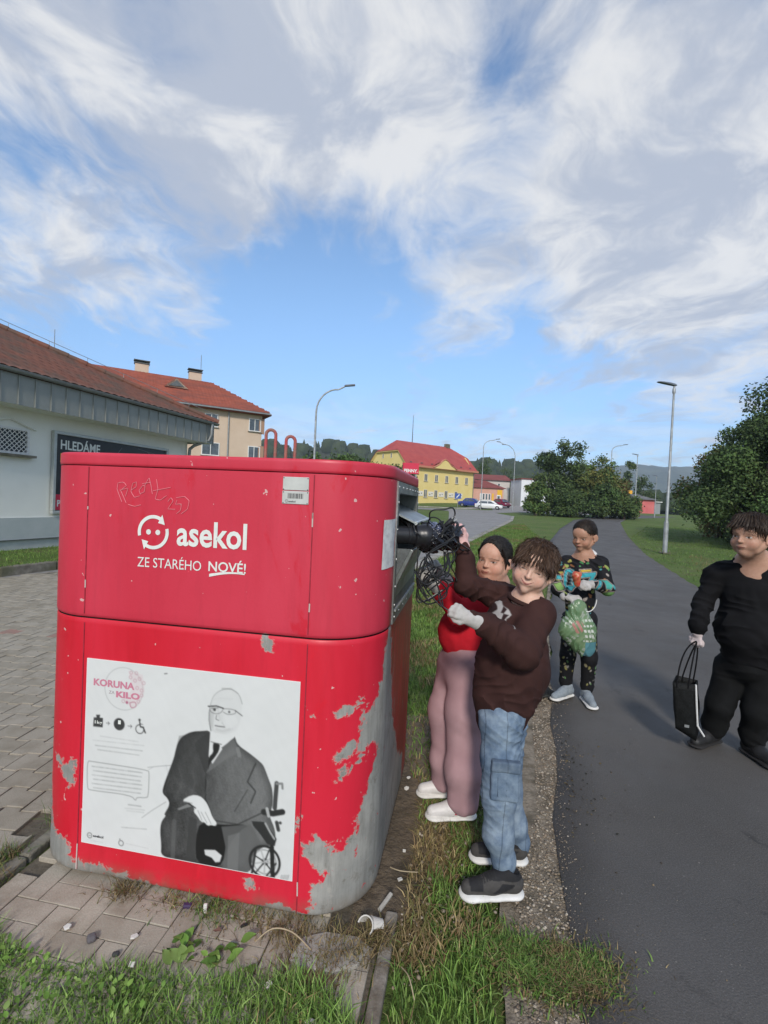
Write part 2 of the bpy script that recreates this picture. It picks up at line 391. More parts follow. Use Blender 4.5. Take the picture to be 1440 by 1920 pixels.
def spav_poly2(gap=.004):
    """Z shaped block: both long edges carry a step, shared with the rows above and below"""
    g_ = gap/2; w = BW
    f = lambda x: STP*float(np.interp((x/w) % 1.0, [0, .42, .52, .96, 1.0], [0, 0, 1, 1, 0]))
    xs_ = [g_, .42*w, .52*w, .96*w, w-g_]
    bot = [(x, f(x)+g_) for x in xs_]
    xs2 = [g_, .02*w, .46*w, .5*w, .92*w, w-g_]
    ftop = lambda x: BH+STP*float(np.interp(((x+w/2)/w) % 1.0, [0, .42, .52, .96, 1.0], [0, 0, 1, 1, 0]))
    top = [(x, ftop(x)-g_) for x in xs2]
    return bot+top[::-1]
V, Fq = chamfer_mesh('paver', spav_poly2(), .0, .004, None)
pav_me = bpy.data.meshes.new('paver'); pav_me.from_pydata(V, [], Fq); pav_me.materials.append(M_SPAV)
pav_red = pav_me.copy(); pav_red.materials.clear(); pav_red.materials.append(M_RPAV)
sqo = bpy.data.objects['paved_square']
ROT = TH+R(6)
def inpoly(x, y, poly):
    c = False; n = len(poly); j = n-1
    for i in range(n):
        xi, yi = poly[i]; xj, yj = poly[j]
        if (yi > y) != (yj > y) and x < (xj-xi)*(y-yi)/(yj-yi)+xi: c = not c
        j = i
    return c
cr_, sr_ = math.cos(ROT), math.sin(ROT)
ox, oy = LC(-.30, -.3)
near_b = []; far_b = []
for j in range(-12, 66):
    for i in range(-46, 22):
        lx = i*BW+(BW/2 if j % 2 else 0); ly = j*BH
        x = ox+lx*cr_-ly*sr_; y = oy+lx*sr_+ly*cr_
        cxm = x+BW/2*cr_; cym = y+BW/2*sr_
        if not inpoly(cxm+.05, cym, sq) or not inpoly(cxm-.07, cym+.05, sq): continue
        if inv(cxm, cym)[0] > -.30-.09: continue
        vis = cym > 1.55 and -(cxm)/(cym) < .86 and -(cxm)/(cym) > .60 and cym < 8.8
        (near_b if vis else far_b).append((x, y, i, j))
near_b.sort(key=lambda q: q[1])
far_b += near_b[290:]; near_b = near_b[:290]
red_rows = lambda i, j: (j == 21 and i % 3 == 0)
for x, y, i, j in near_b:
    o = bpy.data.objects.new('paver', pav_red if red_rows(i, j) else pav_me); COL.objects.link(o); o.parent = sqo
    o.location = (x, y, random.uniform(-.002, .002)); o.rotation_euler = (random.uniform(-.006, .006), random.uniform(-.006, .006), ROT)
pv = np.array(V); tris = []
for f in Fq:
    for k in range(1, len(f)-1): tris.append((f[0], f[k], f[k+1]))
tris = np.array(tris)
def scatter_mesh(name, bv, bt, T, mat, parent=None, col=None, smooth=False):
    """T: list/array of (x,y,z,rz,scale) ; one joined mesh"""
    T = np.asarray(T, float); n = len(T); c, s = np.cos(T[:, 3]), np.sin(T[:, 3])
    x = bv[None, :, 0]*T[:, 4:5]; y = bv[None, :, 1]*T[:, 4:5]; z = bv[None, :, 2]*T[:, 4:5]
    VV = np.stack([x*c[:, None]-y*s[:, None]+T[:, 0:1], x*s[:, None]+y*c[:, None]+T[:, 1:2], z+T[:, 2:3]], -1).reshape(-1, 3)
    FF = (bt[None]+(np.arange(n)*len(bv))[:, None, None]).reshape(-1, 3)
    return npmesh(name, VV, FF, mat, parent, smooth, col)
if far_b:
    o = scatter_mesh('paver_field', pv, tris, [(x, y, random.uniform(-.002, .002), ROT, 1) for x, y, i, j in far_b], M_SPAV, sqo); o['kind'] = 'stuff'
# dark drainage gap and old kerb between the square and the container slab
k1 = MB()
for q in range(13):
    a0, b0 = LC(-.275+random.uniform(-.004, .004), -.62+q*.26); 
    k1 = MB(); k1.box((a0, b0, -.045), (.055, .252, .10), TH)
    o = k1.build('edging_stone', M_KERBOLD, bevel=.008); tag(o, kind='structure'); o.name = 'edging'
# container stand: herringbone of rectangular pavers
stand = [LC(-.235, -.62), LC(1.2, -.62), LC(1.2, .03), LC(1.10, .06), LC(1.10, 1.7), LC(-.235, 1.7)]
st = poly_sheet('paved_stand', stand, -.020, M_JOINT)
u = .0877
def rect_me(nm, w, h):
    V, Fq = chamfer_mesh(nm, [(.0015, .0015), (w-.0015, .0015), (w-.0015, h-.0015), (.0015, h-.0015)], 0, .0028, None)
    me = bpy.data.meshes.new(nm); me.from_pydata(V, [], Fq); me.materials.append(M_SLAB); return me
mh = rect_me('paver', 2*u, u); mv = rect_me('paver', u, 2*u)
hid = []
for j in range(-10, 20):
    for i in range(-10, 24):
        k = (i-j) % 4
        if k == 0: me, w, h = mh, 2*u, u
        elif k == 3: me, w, h = mv, u, 2*u      # herringbone
        else: continue
        a, b = -.235+i*u+.02, -.66+j*u
        if k == 3: b -= 0
        if a < -.245 or a+w > 1.2 or b < -.60 or b+h > 1.3: continue
        if b > .1 and a > -.1: continue
        if b+h > .08 and a+w > 1.10: continue
        x, y = LC(a, b)
        o = bpy.data.objects.new('paver', me); COL.objects.link(o); o.parent = st
        o.location = (x, y, random.uniform(-.003, .002)-.001); o.rotation_euler = (random.uniform(-.01, .01), random.uniform(-.01, .01), TH)
        if a > .82 and b < 0: o.location.z -= random.uniform(0, .008); o.rotation_euler.x += random.uniform(-.03, .03)
# bare soil strip along the container flank
ribbon('soil_strip', [LC(1.08, -.05), LC(1.08, .5), LC(1.08, 1.8)], [(.16, 1.70), LC(1.33, .15), LC(1.40, .6), LC(1.30, 1.8)][1:], -.018, M_SOIL, 24, 6)
# narrow kerb on the right side of the stand
for q in range(1):
    kk = MB(); kk.box((*LC(1.228, -.14), -.056), (.045, .50, .106), TH)
    o = kk.build('edging', pm('dirty_concrete', (.17, .15, .12), (.30, .27, .23), 16, .95, .7, 60, bdist=.006, c3=(.12, .10, .07), s3=7), bevel=.008); tag(o, kind='structure')
# broken cement patch near the front right corner
cp = MB(); cp.prism([LC(a, b) for a, b in [(.93, -.16), (1.0, -.175), (1.08, -.17), (1.15, -.13), (1.18, -.06), (1.13, -.03), (1.02, -.035), (.95, -.07)]], -.01, .006)
o = cp.build('cement_patch', M_CONC, bevel=.003); tag(o, kind='structure')

# kerb and lawn strip under the shop wall
kd = Vector((.282, .959, 0)); kn = Vector((-.959, .282, 0)); k0 = Vector((-6.18, 7.81, 0))
for q in range(-6, 5):
    kk = MB(); c = k0+kd*(q*1.0+.5)+kn*.07
    kk.box((c.x, c.y, .04), (.14, .985, .22), math.atan2(kd.y, kd.x)-math.pi/2)
    o = kk.build('kerb', M_KERBOLD, bevel=.015); tag(o, kind='structure')
lw = [k0+kd*-7+kn*.14, k0+kd*6+kn*.14, k0+kd*6+kn*2.6, k0+kd*-7+kn*2.6]
o = npmesh('lawn', [(p.x, p.y, .11) for p in lw], [(0, 1, 2, 3)], M_GRASS); o['kind'] = 'structure'
LAWN = lw

# worn specks, grit and bits of leaf scattered along the near path

# ================================================================ RECYCLING CONTAINER
bin_ = empty('recycling_container', (CX, CY, 0), TH, 'large battered red recycling container with a poster of a man in a wheelchair', 'recycling bin')
LA, RA_, RAD, DEP = -.015, .897, .25, 1.33
def sd_poly(px, py, poly):
    """signed distance, positive inside"""
    P = np.array(poly, float); d = np.full(px.shape, 1e9); ins = np.zeros(px.shape, bool); n = len(P)
    for i in range(n):
        a = P[i]; b = P[(i+1) % n]; e = b-a; wx = px-a[0]; wy = py-a[1]
        t = np.clip((wx*e[0]+wy*e[1])/max(e@e, 1e-12), 0, 1)
        d = np.minimum(d, (wx-e[0]*t)**2+(wy-e[1]*t)**2)
        c = ((a[1] > py) != (b[1] > py)) & (px < (b[0]-a[0])*(py-a[1])/((b[1]-a[1]) if abs(b[1]-a[1]) > 1e-9 else 1e-9)+a[0])
        ins ^= c
    d = np.sqrt(d); return np.where(ins, d, -d)
QA = math.pi/2*RAD
def outline(s, grow=0.0):
    """perimeter parameter s -> (a, b); s=a on the front face"""
    s = np.asarray(s, float); a = np.empty_like(s); b = np.empty_like(s); r = RAD+grow
    W_ = RA_-LA; Dp = DEP-2*RAD; per = 2*(W_+Dp)+4*QA
    t = np.mod(s-LA, per)
    k = t < W_; a[k] = LA+t[k]; b[k] = -grow
    t1 = t-W_; k = (t1 >= 0) & (t1 < QA); ph = t1[k]/RAD; a[k] = RA_+r*np.sin(ph); b[k] = RAD-r*np.cos(ph)
    t2 = t1-QA; k = (t2 >= 0) & (t2 < Dp); a[k] = RA_+r; b[k] = RAD+t2[k]
    t3 = t2-Dp; k = (t3 >= 0) & (t3 < QA); ph = t3[k]/RAD; a[k] = RA_+r*np.cos(ph); b[k] = DEP-RAD+r*np.sin(ph)
    t4 = t3-QA; k = (t4 >= 0) & (t4 < W_); a[k] = RA_-t4[k]; b[k] = DEP+grow
    t5 = t4-W_; k = (t5 >= 0) & (t5 < QA); ph = t5[k]/RAD; a[k] = LA-r*np.sin(ph); b[k] = DEP-RAD+r*np.cos(ph)
    t6 = t5-QA; k = (t6 >= 0) & (t6 < Dp); a[k] = LA-r; b[k] = DEP-RAD-t6[k]
    t7 = t6-Dp; k = t7 >= 0; ph = t7[k]/RAD; a[k] = LA-r*np.cos(ph); b[k] = RAD-r*np.sin(ph)
    return a, b
PER = 2*((RA_-LA)+(DEP-2*RAD))+4*QA
SIDE0 = RA_+QA                       # s where the flat right side starts (b=.25)
def s_of_b(b): return SIDE0+b-RAD

def paint_mat(name, base, base2, stain):
    m = bpy.data.materials.new(name); m.use_nodes = True; t = m.node_tree; t.nodes.clear(); k = NG(t)
    out = k.n('ShaderNodeOutputMaterial'); b = k.n('ShaderNodeBsdfPrincipled'); k.l(b.outputs[0], out.inputs[0])
    v = k.n('ShaderNodeTexCoord').outputs['Object']
    at = k.n('ShaderNodeAttribute', attribute_name='Col'); sp = k.n('ShaderNodeSeparateColor'); k.l(at.outputs['Color'], sp.inputs[0])
    wear = sp.outputs[0]; shade_rub = sp.outputs[1]
    nz = k.noise(v, 16, 8, .62, .6); nf = k.noise(v, 60, 5, .6)
    wv_ = k.math('ADD', wear, k.math('MULTIPLY', k.math('SUBTRACT', nz, .5), 1.15))
    wv_ = k.math('ADD', wv_, k.math('MULTIPLY', k.math('SUBTRACT', nf, .5), .55))
    mask = k.mr(wv_, .49, .52); halo = k.mr(wv_, .42, .50)
    # red paint with faded and rain washed areas
    st = k.n('ShaderNodeMapping'); k.l(v, st.inputs[0]); st.inputs['Scale'].default_value = (1, 1, .35)
    red = k.mix(k.mr(k.noise(st.outputs[0], 2.0, 6, .6, .8), .42, .62), base, base2)
    red = k.mix(k.mr(k.noise(st.outputs[0], 5.5, 7, .7, 1.2), .60, .66, 0, .7), red, stain)
    dirt = k.n('ShaderNodeMapping'); k.l(v, dirt.inputs[0]); dirt.inputs['Scale'].default_value = (6, 6, .8)
    red = k.mix(k.mr(k.noise(dirt.outputs[0], 2.5, 6, .65), .5, .75, 0, .25), red, tuple(c*.55 for c in base))
    speck = k.mr(k.noise(v, 34, 2, .4), .735, .75); red = k.mix(speck, red, (.62, .38, .36))
    # rubbed flank, its shade painted into the red as a darker brown
    red = k.mix(k.math('MULTIPLY', shade_rub, k.mr(k.noise(dirt.outputs[0], 3, 6, .7), .3, .7, .2, .95)), red, (.20, .055, .04))
    sx = k.n('ShaderNodeMapping'); k.l(v, sx.inputs[0]); sx.inputs['Scale'].default_value = (14, 14, 2.0)
    scr = k.mr(k.noise(sx.outputs[0], 3.0, 5, .7, .3), .60, .66)
    red = k.mix(k.math('MULTIPLY', scr, shade_rub), red, (.33, .30, .26))
    grey = k.mix(k.mr(k.noise(v, 3.5, 7, .65), .35, .65), (.23, .235, .22), (.38, .37, .34))
    grey = k.mix(k.mr(k.noise(sx.outputs[0], 2.2, 5, .7, .3), .45, .68, 0, .6), grey, (.16, .155, .14))
    grey = k.mix(k.mr(k.noise(v, 9, 6, .7), .60, .68, 0, .6), grey, (.42, .39, .34))
    grey = k.mix(k.mr(k.noise(v, 13, 8, .75), .55, .66, 0, .7), grey, (.13, .115, .09))
    grey = k.mix(k.mr(k.noise(v, 27, 4, .6), .66, .70, 0, .8), grey, base)
    col = k.mix(halo, red, (.50, .30, .27)); col = k.mix(mask, col, grey)
    zs = k.n('ShaderNodeSeparateXYZ'); k.l(v, zs.inputs[0])
    low = k.math('MULTIPLY', k.mr(zs.outputs[2], .0, .09, 1, 0, smooth=True), k.mr(k.noise(v, 11, 6, .7), .35, .6))
    col = k.mix(k.math('MULTIPLY', low, .75), col, (.15, .12, .085))
    k.l(col, b.inputs['Base Color'])
    k.l(k.mr(mask, 0, 1, .42, .75), b.inputs['Roughness']); b.inputs['Specular IOR Level'].default_value = .45
    bn = k.n('ShaderNodeBump'); bn.inputs['Strength'].default_value = .35; bn.inputs['Distance'].default_value = .004
    h = k.math('SUBTRACT', k.math('MULTIPLY', k.noise(v, 90, 4, .6), .25), mask)
    h = k.math('ADD', h, k.math('MULTIPLY', k.noise(v, 3, 3, .5), 1.2))
    k.l(h, bn.inputs['Height']); k.l(bn.outputs[0], b.inputs['Normal'])
    return m
M_RED_UP = paint_mat('faded_red_paint', (.56, .030, .058), (.60, .042, .075), (.58, .010, .028))
M_RED_LO = paint_mat('red_paint', (.58, .010, .026), (.64, .020, .045), (.66, .012, .03))
M_STEEL = pm('galvanised_steel', (.23, .25, .25), (.36, .38, .38), 6, .42, .15, 40, metal=.55, c3=(.17, .18, .17), s3=4)
M_STEELDK = pm('dull_steel', (.10, .105, .105), (.15, .16, .16), 9, .5, .15, 40, metal=.5)
M_RIVET = pm('rivet_metal', (.55, .55, .53), rough=.35, metal=.7)
M_BLACKGAP = pm('dark_gap', (.012, .008, .008), rough=.9)
M_SEAM = pm('seam_red', (.20, .008, .02), (.34, .02, .04), 30, .7)

WEARP = [[(1.30, 1.02), (1.245, .894), (1.225, .786), (1.17, .722), (1.14, .702), (1.11, .631), (1.12, .598), (1.23, .587), (1.195, .489), (1.16, .423), (1.13, .356), (1.11, .284), (1.07, .269), (1.07, .22), (1.02, .233), (.97, .293), (.925, .276), (.925, .237), (.97, .19), (1.0, .139), (.96, .123), (.955, .065), (.945, -.05), (1.95, -.05), (1.95, .16), (1.72, .28), (1.62, .42), (1.5, .55), (1.42, .70), (1.36, .92)],
         [(1.02, .575), (1.04, .60), (1.085, .628), (1.09, .61), (1.05, .582)], [(1.02, .495), (1.04, .515), (1.11, .56), (1.115, .545), (1.05, .505)],
         [(1.02, .735), (1.05, .75), (1.11, .768), (1.11, .755), (1.06, .742)], [(1.115, .742), (1.13, .742), (1.13, .712), (1.115, .715)], [(.908, .745), (.925, .742), (.92, .722), (.908, .728)],
         [(.738, .985), (.775, .982), (.765, .955), (.745, .945)], [(-.14, .43), (-.09, .415), (-.03, .435), (-.025, .39), (-.05, .335), (-.075, .37), (-.09, .40)],
         [(.875, .34), (.893, .36), (.898, .35), (.885, .325)], [(.70, .10), (.73, .105), (.735, .085), (.705, .08)]]
LEFTW = [(-.42, .40), (-.22, .31), (-.18, .24), (-.14, .15), (-.07, .12), (-.03, .06), (.05, .05), (.16, .035), (.30, .012), (.30, -.1), (-.42, -.1)]
def wear_field(s, z):
    w = np.full(s.shape, -1.0)
    for i, p in enumerate(WEARP):
        d = sd_poly(s, z, p)
        w = np.maximum(w, d/.06+(.10 if i == 0 else .0))
    w = np.maximum(w, sd_poly(s, z, LEFTW)/.075-.05)
    hh = .008+.014*np.sin(s*9)+.012*np.sin(s*23+1)
    band = np.where((s > -.3) & (s < 1.2), (hh-z)/.035-.05, -1)
    w = np.maximum(w, band)
    return np.clip(.5+w*.5, 0, 1)
def shell(name, zs, mat, hole=None, grow=0.0, profile=None):
    s = np.unique(np.round(np.concatenate([np.arange(-.42, 1.30, .010), np.arange(1.30, 2.1, .016), np.arange(2.1, PER-.42, .08), [s_of_b(.30), s_of_b(1.04)]]), 5))
    n = len(s); zs = np.asarray(zs, float); m = len(zs)
    V = []; 
    for j, z in enumerate(zs):
        gr = grow if profile is None else profile[j]
        a, b = outline(s, gr); V.append(np.stack([a, b, np.full(n, z)], -1))
    V = np.concatenate(V); Sg = np.tile(s, m); Zg = np.repeat(zs, n)
    # gentle dents
    F = []
    I = np.arange(n*m).reshape(m, n); nx_ = np.roll(I, -1, 1)
    F = np.stack([I[:-1], nx_[:-1], nx_[1:], I[1:]], -1)
    if hole:
        sc = (s+np.roll(s, -1))/2; zc = (zs[1:]+zs[:-1])/2
        keep = ~((sc[None, :] > s_of_b(hole[0])) & (sc[None, :] < s_of_b(hole[1])) & (zc[:, None] > hole[2]) & (zc[:, None] < hole[3]))
        F = F[keep]
    F = F.reshape(-1, 4)
    col = np.zeros((len(V), 3)); col[:, 0] = wear_field(Sg, Zg)
    shade_rub = _ss((Sg-1.20)/.12)*_ss((1.30-Zg)/.25); shade_rub[(Sg < 1.1) | (Sg > 3.2)] = 0
    col[:, 1] = shade_rub
    top = tuple(I[-1]) ; 
    o = npmesh(name, V, F, mat, bin_, smooth=True, col=col)
    return o, I
zl = np.concatenate([[.0, .004, .012], np.arange(.02, .99, .012), [.998, 1.0015]])
pr = np.concatenate([[-.022, -.012, -.004], np.zeros(len(zl)-5), [.0, -.003]])
lo, _ = shell('lower_body', zl, M_RED_LO, profile=pr)
zu = np.concatenate([[1.006, 1.010, 1.02], np.arange(1.05, 1.56, .02), [1.55, 1.587]]); zu = np.unique(np.round(zu, 4))
pr = np.where(zu < 1.008, -.005, np.where(zu < 1.015, .001, .0025))
up, _ = shell('upper_body', zu, M_RED_UP, hole=(.30, 1.04, 1.05, 1.55), profile=pr)
zt = [1.590, 1.592, 1.600, 1.625, 1.634, 1.638, 1.640, 1.640]; pr = [.0, .004, .005, .005, .0045, .001, -.12, -.16]
zt2 = [1.5895]+zt[1:]; zt2[-1] = 1.6402
lid, I = shell('lid', zt2, M_RED_UP, profile=pr)
me = lid.data; bm = bmesh.new(); bm.from_mesh(me); bm.verts.ensure_lookup_table()
bm.faces.new([bm.verts[i] for i in I[-1]]); bm.to_mesh(me); bm.free()
# dark joint between the two halves and under the lid
g1 = MB()
ss = np.arange(-.42, PER-.42, .05)
for z0, z1 in ((.990, 1.012), (1.584, 1.592)):
    a, b = outline(ss, -.012); n = len(ss); base = len(g1.v)
    V = [(x, y, z0) for x, y in zip(a, b)]+[(x, y, z1) for x, y in zip(a, b)]
    g1.add(V, [(i, (i+1) % n, n+(i+1) % n, n+i) for i in range(n)])
g1.build('joint_gap', M_BLACKGAP, bin_)
for a0 in (0.0, .897):
    for z0, z1, off in ((.02, .985, .0012), (1.02, 1.583, .0037)):
        q = MB(); q.box((a0, -off+.0008, (z0+z1)/2), (.0036, .003, z1-z0)); q.build('panel_seam', M_SEAM, bin_)
for a0, z0, h in ((.897, 1.40, .05), (.899, 1.10, .03), (.897, 1.43, .02), (0.001, 1.12, .03), (0.002, 1.42, .012), (.897, .08, .05), (-.001, .02, .10)):
    q = MB(); q.box((a0, -.0048 if z0 > 1 else -.0022, z0+h/2), (.005, .001, h), M=Matrix.Rotation(R(random.uniform(-2, 2)), 3, 'Y')); q.build('paint_chip', pm('bare_primer', (.50, .40, .37), rough=.8), bin_)

# ---- inlet on the right side: riveted steel frame, flap, hopper drawer
AS = RA_+RAD                                      # a of the side plane
fr = MB()
b0, b1, z0, z1 = .279, 1.062, 1.010, 1.585; hb0, hb1, hz0, hz1 = .318, 1.022, 1.055, 1.538
for (ba, bb, za, zb) in ((b0, hb0, z0, z1), (hb1, b1, z0, z1), (hb0, hb1, z0, hz0), (hb0, hb1, hz1, z1)):
    fr.box((AS+.0055, (ba+bb)/2, (za+zb)/2), (.006, bb-ba, zb-za))
inlet = fr.build('inlet_frame', M_STEEL, bin_)
rv = None
def rivet(b, z, x=AS+.009, r=.0055):
    global rv
    if rv is None:
        m_ = MB(); m_.lathe([(r, 0), (r*.9, r*.35), (r*.5, r*.6), (.0005, r*.7)], 8, Matrix.Rotation(R(90), 3, 'Y')); rv = m_.build('rivet', M_RIVET, inlet, smooth=True); o = rv
    else:
        o = bpy.data.objects.new('rivet', rv.data); COL.objects.link(o); o.parent = inlet
    o.location = (x, b, z)
for i in range(7): rivet(.30+i*.118, 1.562)
for i in range(6): rivet(.31+i*.13, 1.034)
for z in (1.50, 1.39, 1.27, 1.16, 1.085): rivet(.297, z); rivet(1.043, z)
rc = MB()      # recess walls
def wall(p): rc.add(p, [(0, 1, 2, 3)])
x0_, x1_ = AS-.30, AS+.002
wall([(x0_, hb0, hz0), (x0_, hb1, hz0), (x0_, hb1, hz1), (x0_, hb0, hz1)])
wall([(x0_, hb0, hz0), (x1_, hb0, hz0), (x1_, hb0, hz1), (x0_, hb0, hz1)][::-1])
wall([(x0_, hb1, hz0), (x1_, hb1, hz0), (x1_, hb1, hz1), (x0_, hb1, hz1)])
wall([(x0_, hb0, hz0), (x1_, hb0, hz0), (x1_, hb1, hz0), (x0_, hb1, hz0)])
wall([(x0_, hb0, hz1), (x1_, hb0, hz1), (x1_, hb1, hz1), (x0_, hb1, hz1)])
rc.build('inlet_recess', M_STEEL, bin_)
fl = MB(); fl.box((AS-.02, (hb0+hb1)/2, 1.462), (.215, hb1-hb0-.012, .006), M=Matrix.Rotation(R(24), 3, 'Y'))
flo = fl.build('flap', M_STEEL, bin_)
fe = MB(); fe.tube([(AS+.078, hb0+.01, 1.418), (AS+.078, hb1-.004, 1.418)], .0075, 8); fe.build('flap_lip', pm('bright_steel', (.55, .56, .55), rough=.35, metal=.6), flo, smooth=True)
dw = MB()
prof = [(AS-.16, 1.20), (AS+.002, 1.075), (AS+.012, 1.16), (AS+.075, 1.305), (AS+.062, 1.312), (AS-.004, 1.175), (AS-.15, 1.225)]
n = len(prof); ba, bb = hb0+.008, hb1-.008
dw.add([(x, ba, z) for x, z in prof]+[(x, bb, z) for x, z in prof], [tuple(range(n-1, -1, -1)), tuple(range(n, 2*n))]+[(i, (i+1) % n, n+(i+1) % n, n+i) for i in range(n)])
dro = dw.build('hopper_drawer', M_STEEL, bin_, bevel=.003)
dk = MB()
for bq in (ba+.001,): dk.add([(AS-.15, bq, 1.225), (AS-.004, bq, 1.175), (AS+.062, bq, 1.312), (AS-.10, bq, 1.31)], [(0, 1, 2, 3)])
dk.build('drawer_cheek', M_STEELDK, dro)
lp = MB(); lp.box((AS+.004, (ba+bb)/2, 1.118), (.004, bb-ba, .112)); lp.build('kick_plate', M_STEELDK, bin_)
ln = MB(); ln.box((AS+.009, (ba+bb)/2, 1.058), (.010, bb-ba+.02, .008)); ln.build('trim_strip', pm('bright_steel', (.55, .56, .55)), bin_)

# ---- lifting loops on the lid
M_LOOP = pm('rusty_red_loop', (.30, .14, .10), (.42, .05, .07), 18, .8, .6, 60, c3=(.22, .16, .12), s3=12)
def loop(a, b, h, w, rot=0.0, flip=False):
    m_ = MB(); hw = w/2
    pts = [(-hw, 0, 0), (-hw, 0, h*.5), (-hw, 0, h-hw)]+[(-hw*math.cos(t), 0, h-hw+hw*math.sin(t)) for t in np.linspace(.3, math.pi-.3, 7)]+[(hw, 0, h-hw), (hw, 0, h*.5), (hw, 0, 0)]
    Mx = Matrix.Rotation(rot, 3, 'Z'); m_.tube([Mx @ Vector(p) for p in pts], .0078, 10)
    m_.box((0, 0, .004), (w+.05, .05, .012), rot)
    o = m_.build('lifting_loop', M_LOOP, bin_, smooth=True); o.location = (a, b, 1.640); return o
loop(.470, .60, .185, .046, R(25)); loop(.572, .60, .155, .044, R(35))
loop(-.02, .95, .042, .05); loop(.05, .95, .038, .05)

# ---- prints on the front
def FM(a=0, z=0, b=-.0036, rot=0.0):
    """matrix: text plane -> front face in the container frame"""
    return Matrix(((1, 0, 0, a), (0, 0, -1, b), (0, 1, 0, z), (0, 0, 0, 1))) @ Matrix.Rotation(rot, 4, 'Z')
def fit_text(name, body, a0, a1, z0, z1, mat, b=-.004, offset=0.0, parent=None, extrude=.0005, spacing=1.0, F=None, slant=0.0, label=None):
    o = text_mesh(name, body, 1.0, mat, parent if parent else bin_, Matrix.Identity(4), offset=offset, extrude=.0, spacing=spacing)
    n = len(o.data.vertices); c = np.empty(n*3, np.float32); o.data.vertices.foreach_get('co', c); c = c.reshape(-1, 3)
    lo_, hi_ = c.min(0), c.max(0)
    u_ = (c[:, 0]-lo_[0])/(hi_[0]-lo_[0]); v_ = (c[:, 1]-lo_[1])/(hi_[1]-lo_[1])
    A = a0+u_*(a1-a0); Zc = z0+v_*(z1-z0)+u_*slant
    if F: P = F(A, Zc)
    else: P = np.stack([A, np.full(n, b), Zc], -1)
    o.data.vertices.foreach_set('co', P.astype(np.float32).ravel()); o.data.update()
    if label: o['label'] = label
    return o
M_WHITEP = pm('white_print', (.74, .76, .72), (.66, .68, .64), 30, .6)
M_INK = pm('black_print', (.035, .035, .04), rough=.6)
fit_text('lettering', 'asekol', .378, .654, 1.303, 1.398, M_WHITEP, b=-.0046, offset=.022, label='white bold word asekol')
fit_text('lettering', 'ZE STARÉHO', .220, .480, 1.216, 1.262, M_WHITEP, b=-.0046, offset=.0, label='thin white words ZE STARÉHO')
fit_text('lettering', 'NOVÉ!', .509, .655, 1.218, 1.264, M_WHITEP, b=-.0046, offset=.014, label='bold white word NOVÉ!')
ul = MB(); P = []
for t in np.linspace(0, 1, 14): P.append((.513+t*.138, 1.203+.012*math.sin(t*math.pi*.75)+.004*t, .0045*(1-.75*t)+.001))
ul.add([(x, -.0046, z+w) for x, z, w in P]+[(x, -.0046, z-w) for x, z, w in P], [(i+14, i+15, i+1, i) for i in range(13)])
ul.build('underline', M_WHITEP, bin_)
def ring_arc(m_, c, r0, r1, a0, a1, b, n=24):
    P = []
    for t in np.linspace(a0, a1, n): P.append((c[0]+r0*math.cos(t), b, c[1]+r0*math.sin(t)))
    for t in np.linspace(a0, a1, n): P.append((c[0]+r1*math.cos(t), b, c[1]+r1*math.sin(t)))
    m_.add(P, [(i, i+1, n+i+1, n+i) for i in range(n-1)])
def logo(c, r, b, mat, parent, name='logo'):
    m_ = MB(); w = r*.2
    for k in range(2):
        o_ = math.pi*k
        ring_arc(m_, c, r-w, r, R(62)+o_, R(195)+o_, b)
        t = R(62)+o_; tip = t-R(30)
        pc = lambda rr, a: (c[0]+rr*math.cos(a), b, c[1]+rr*math.sin(a))
        m_.add([pc(r*1.18, t+.0), pc(r*.86, tip), pc(r*.62, t)], [(0, 1, 2)])
    for s_ in (-.30, .30):
        P = [(c[0]+s_*r+r*.155*math.cos(q), b, c[1]+r*.155*math.sin(q)) for q in np.linspace(0, 2*math.pi, 18)[:-1]]
        m_.add(P, [tuple(range(17))])
    return m_.build(name, mat, parent)
logo((.281, 1.348), .064, -.0046, M_WHITEP, bin_)
# scratched tag
M_SCR = pm('scratched_paint', (.78, .26, .30), rough=.8)
sc = MB()
def strokes(lines, ox_, oz_, sx_, sz_, r=.0011, b=-.0044):
    for l in lines:
        pl = resample([(x, y) for x, y in l], max(6, len(l)*4))
        sc.tube([(ox_+x*sx_, b, oz_-y*sz_) for x, y in pl], r, 4)
K = (.423-.127)/(570-90)
strokes([[(120, 265), (85, 190), (90, 150), (130, 145), (150, 165), (110, 195), (150, 270)], [(105, 195), (160, 180), (145, 230)], [(165, 280), (210, 290), (250, 278)],
         [(185, 190), (215, 170), (215, 140), (190, 150), (180, 200), (205, 235), (240, 225)], [(245, 215), (235, 190), (260, 160), (275, 165), (270, 200), (245, 210)], [(270, 165), (300, 110), (315, 160), (325, 210)], [(255, 150), (310, 140)],
         [(350, 120), (362, 180), (345, 240), (380, 245), (420, 215)], [(330, 190), (445, 165)],
         [(430, 250), (450, 225), (465, 245), (430, 295), (480, 295)], [(490, 240), (480, 265), (520, 260), (515, 300), (490, 320)], [(485, 225), (540, 215), (570, 240), (560, 290), (520, 320)]],
        .127-90*K, 1.545+120*K*1.0, K, K)
sc.build('scratched_tag', M_SCR, bin_)
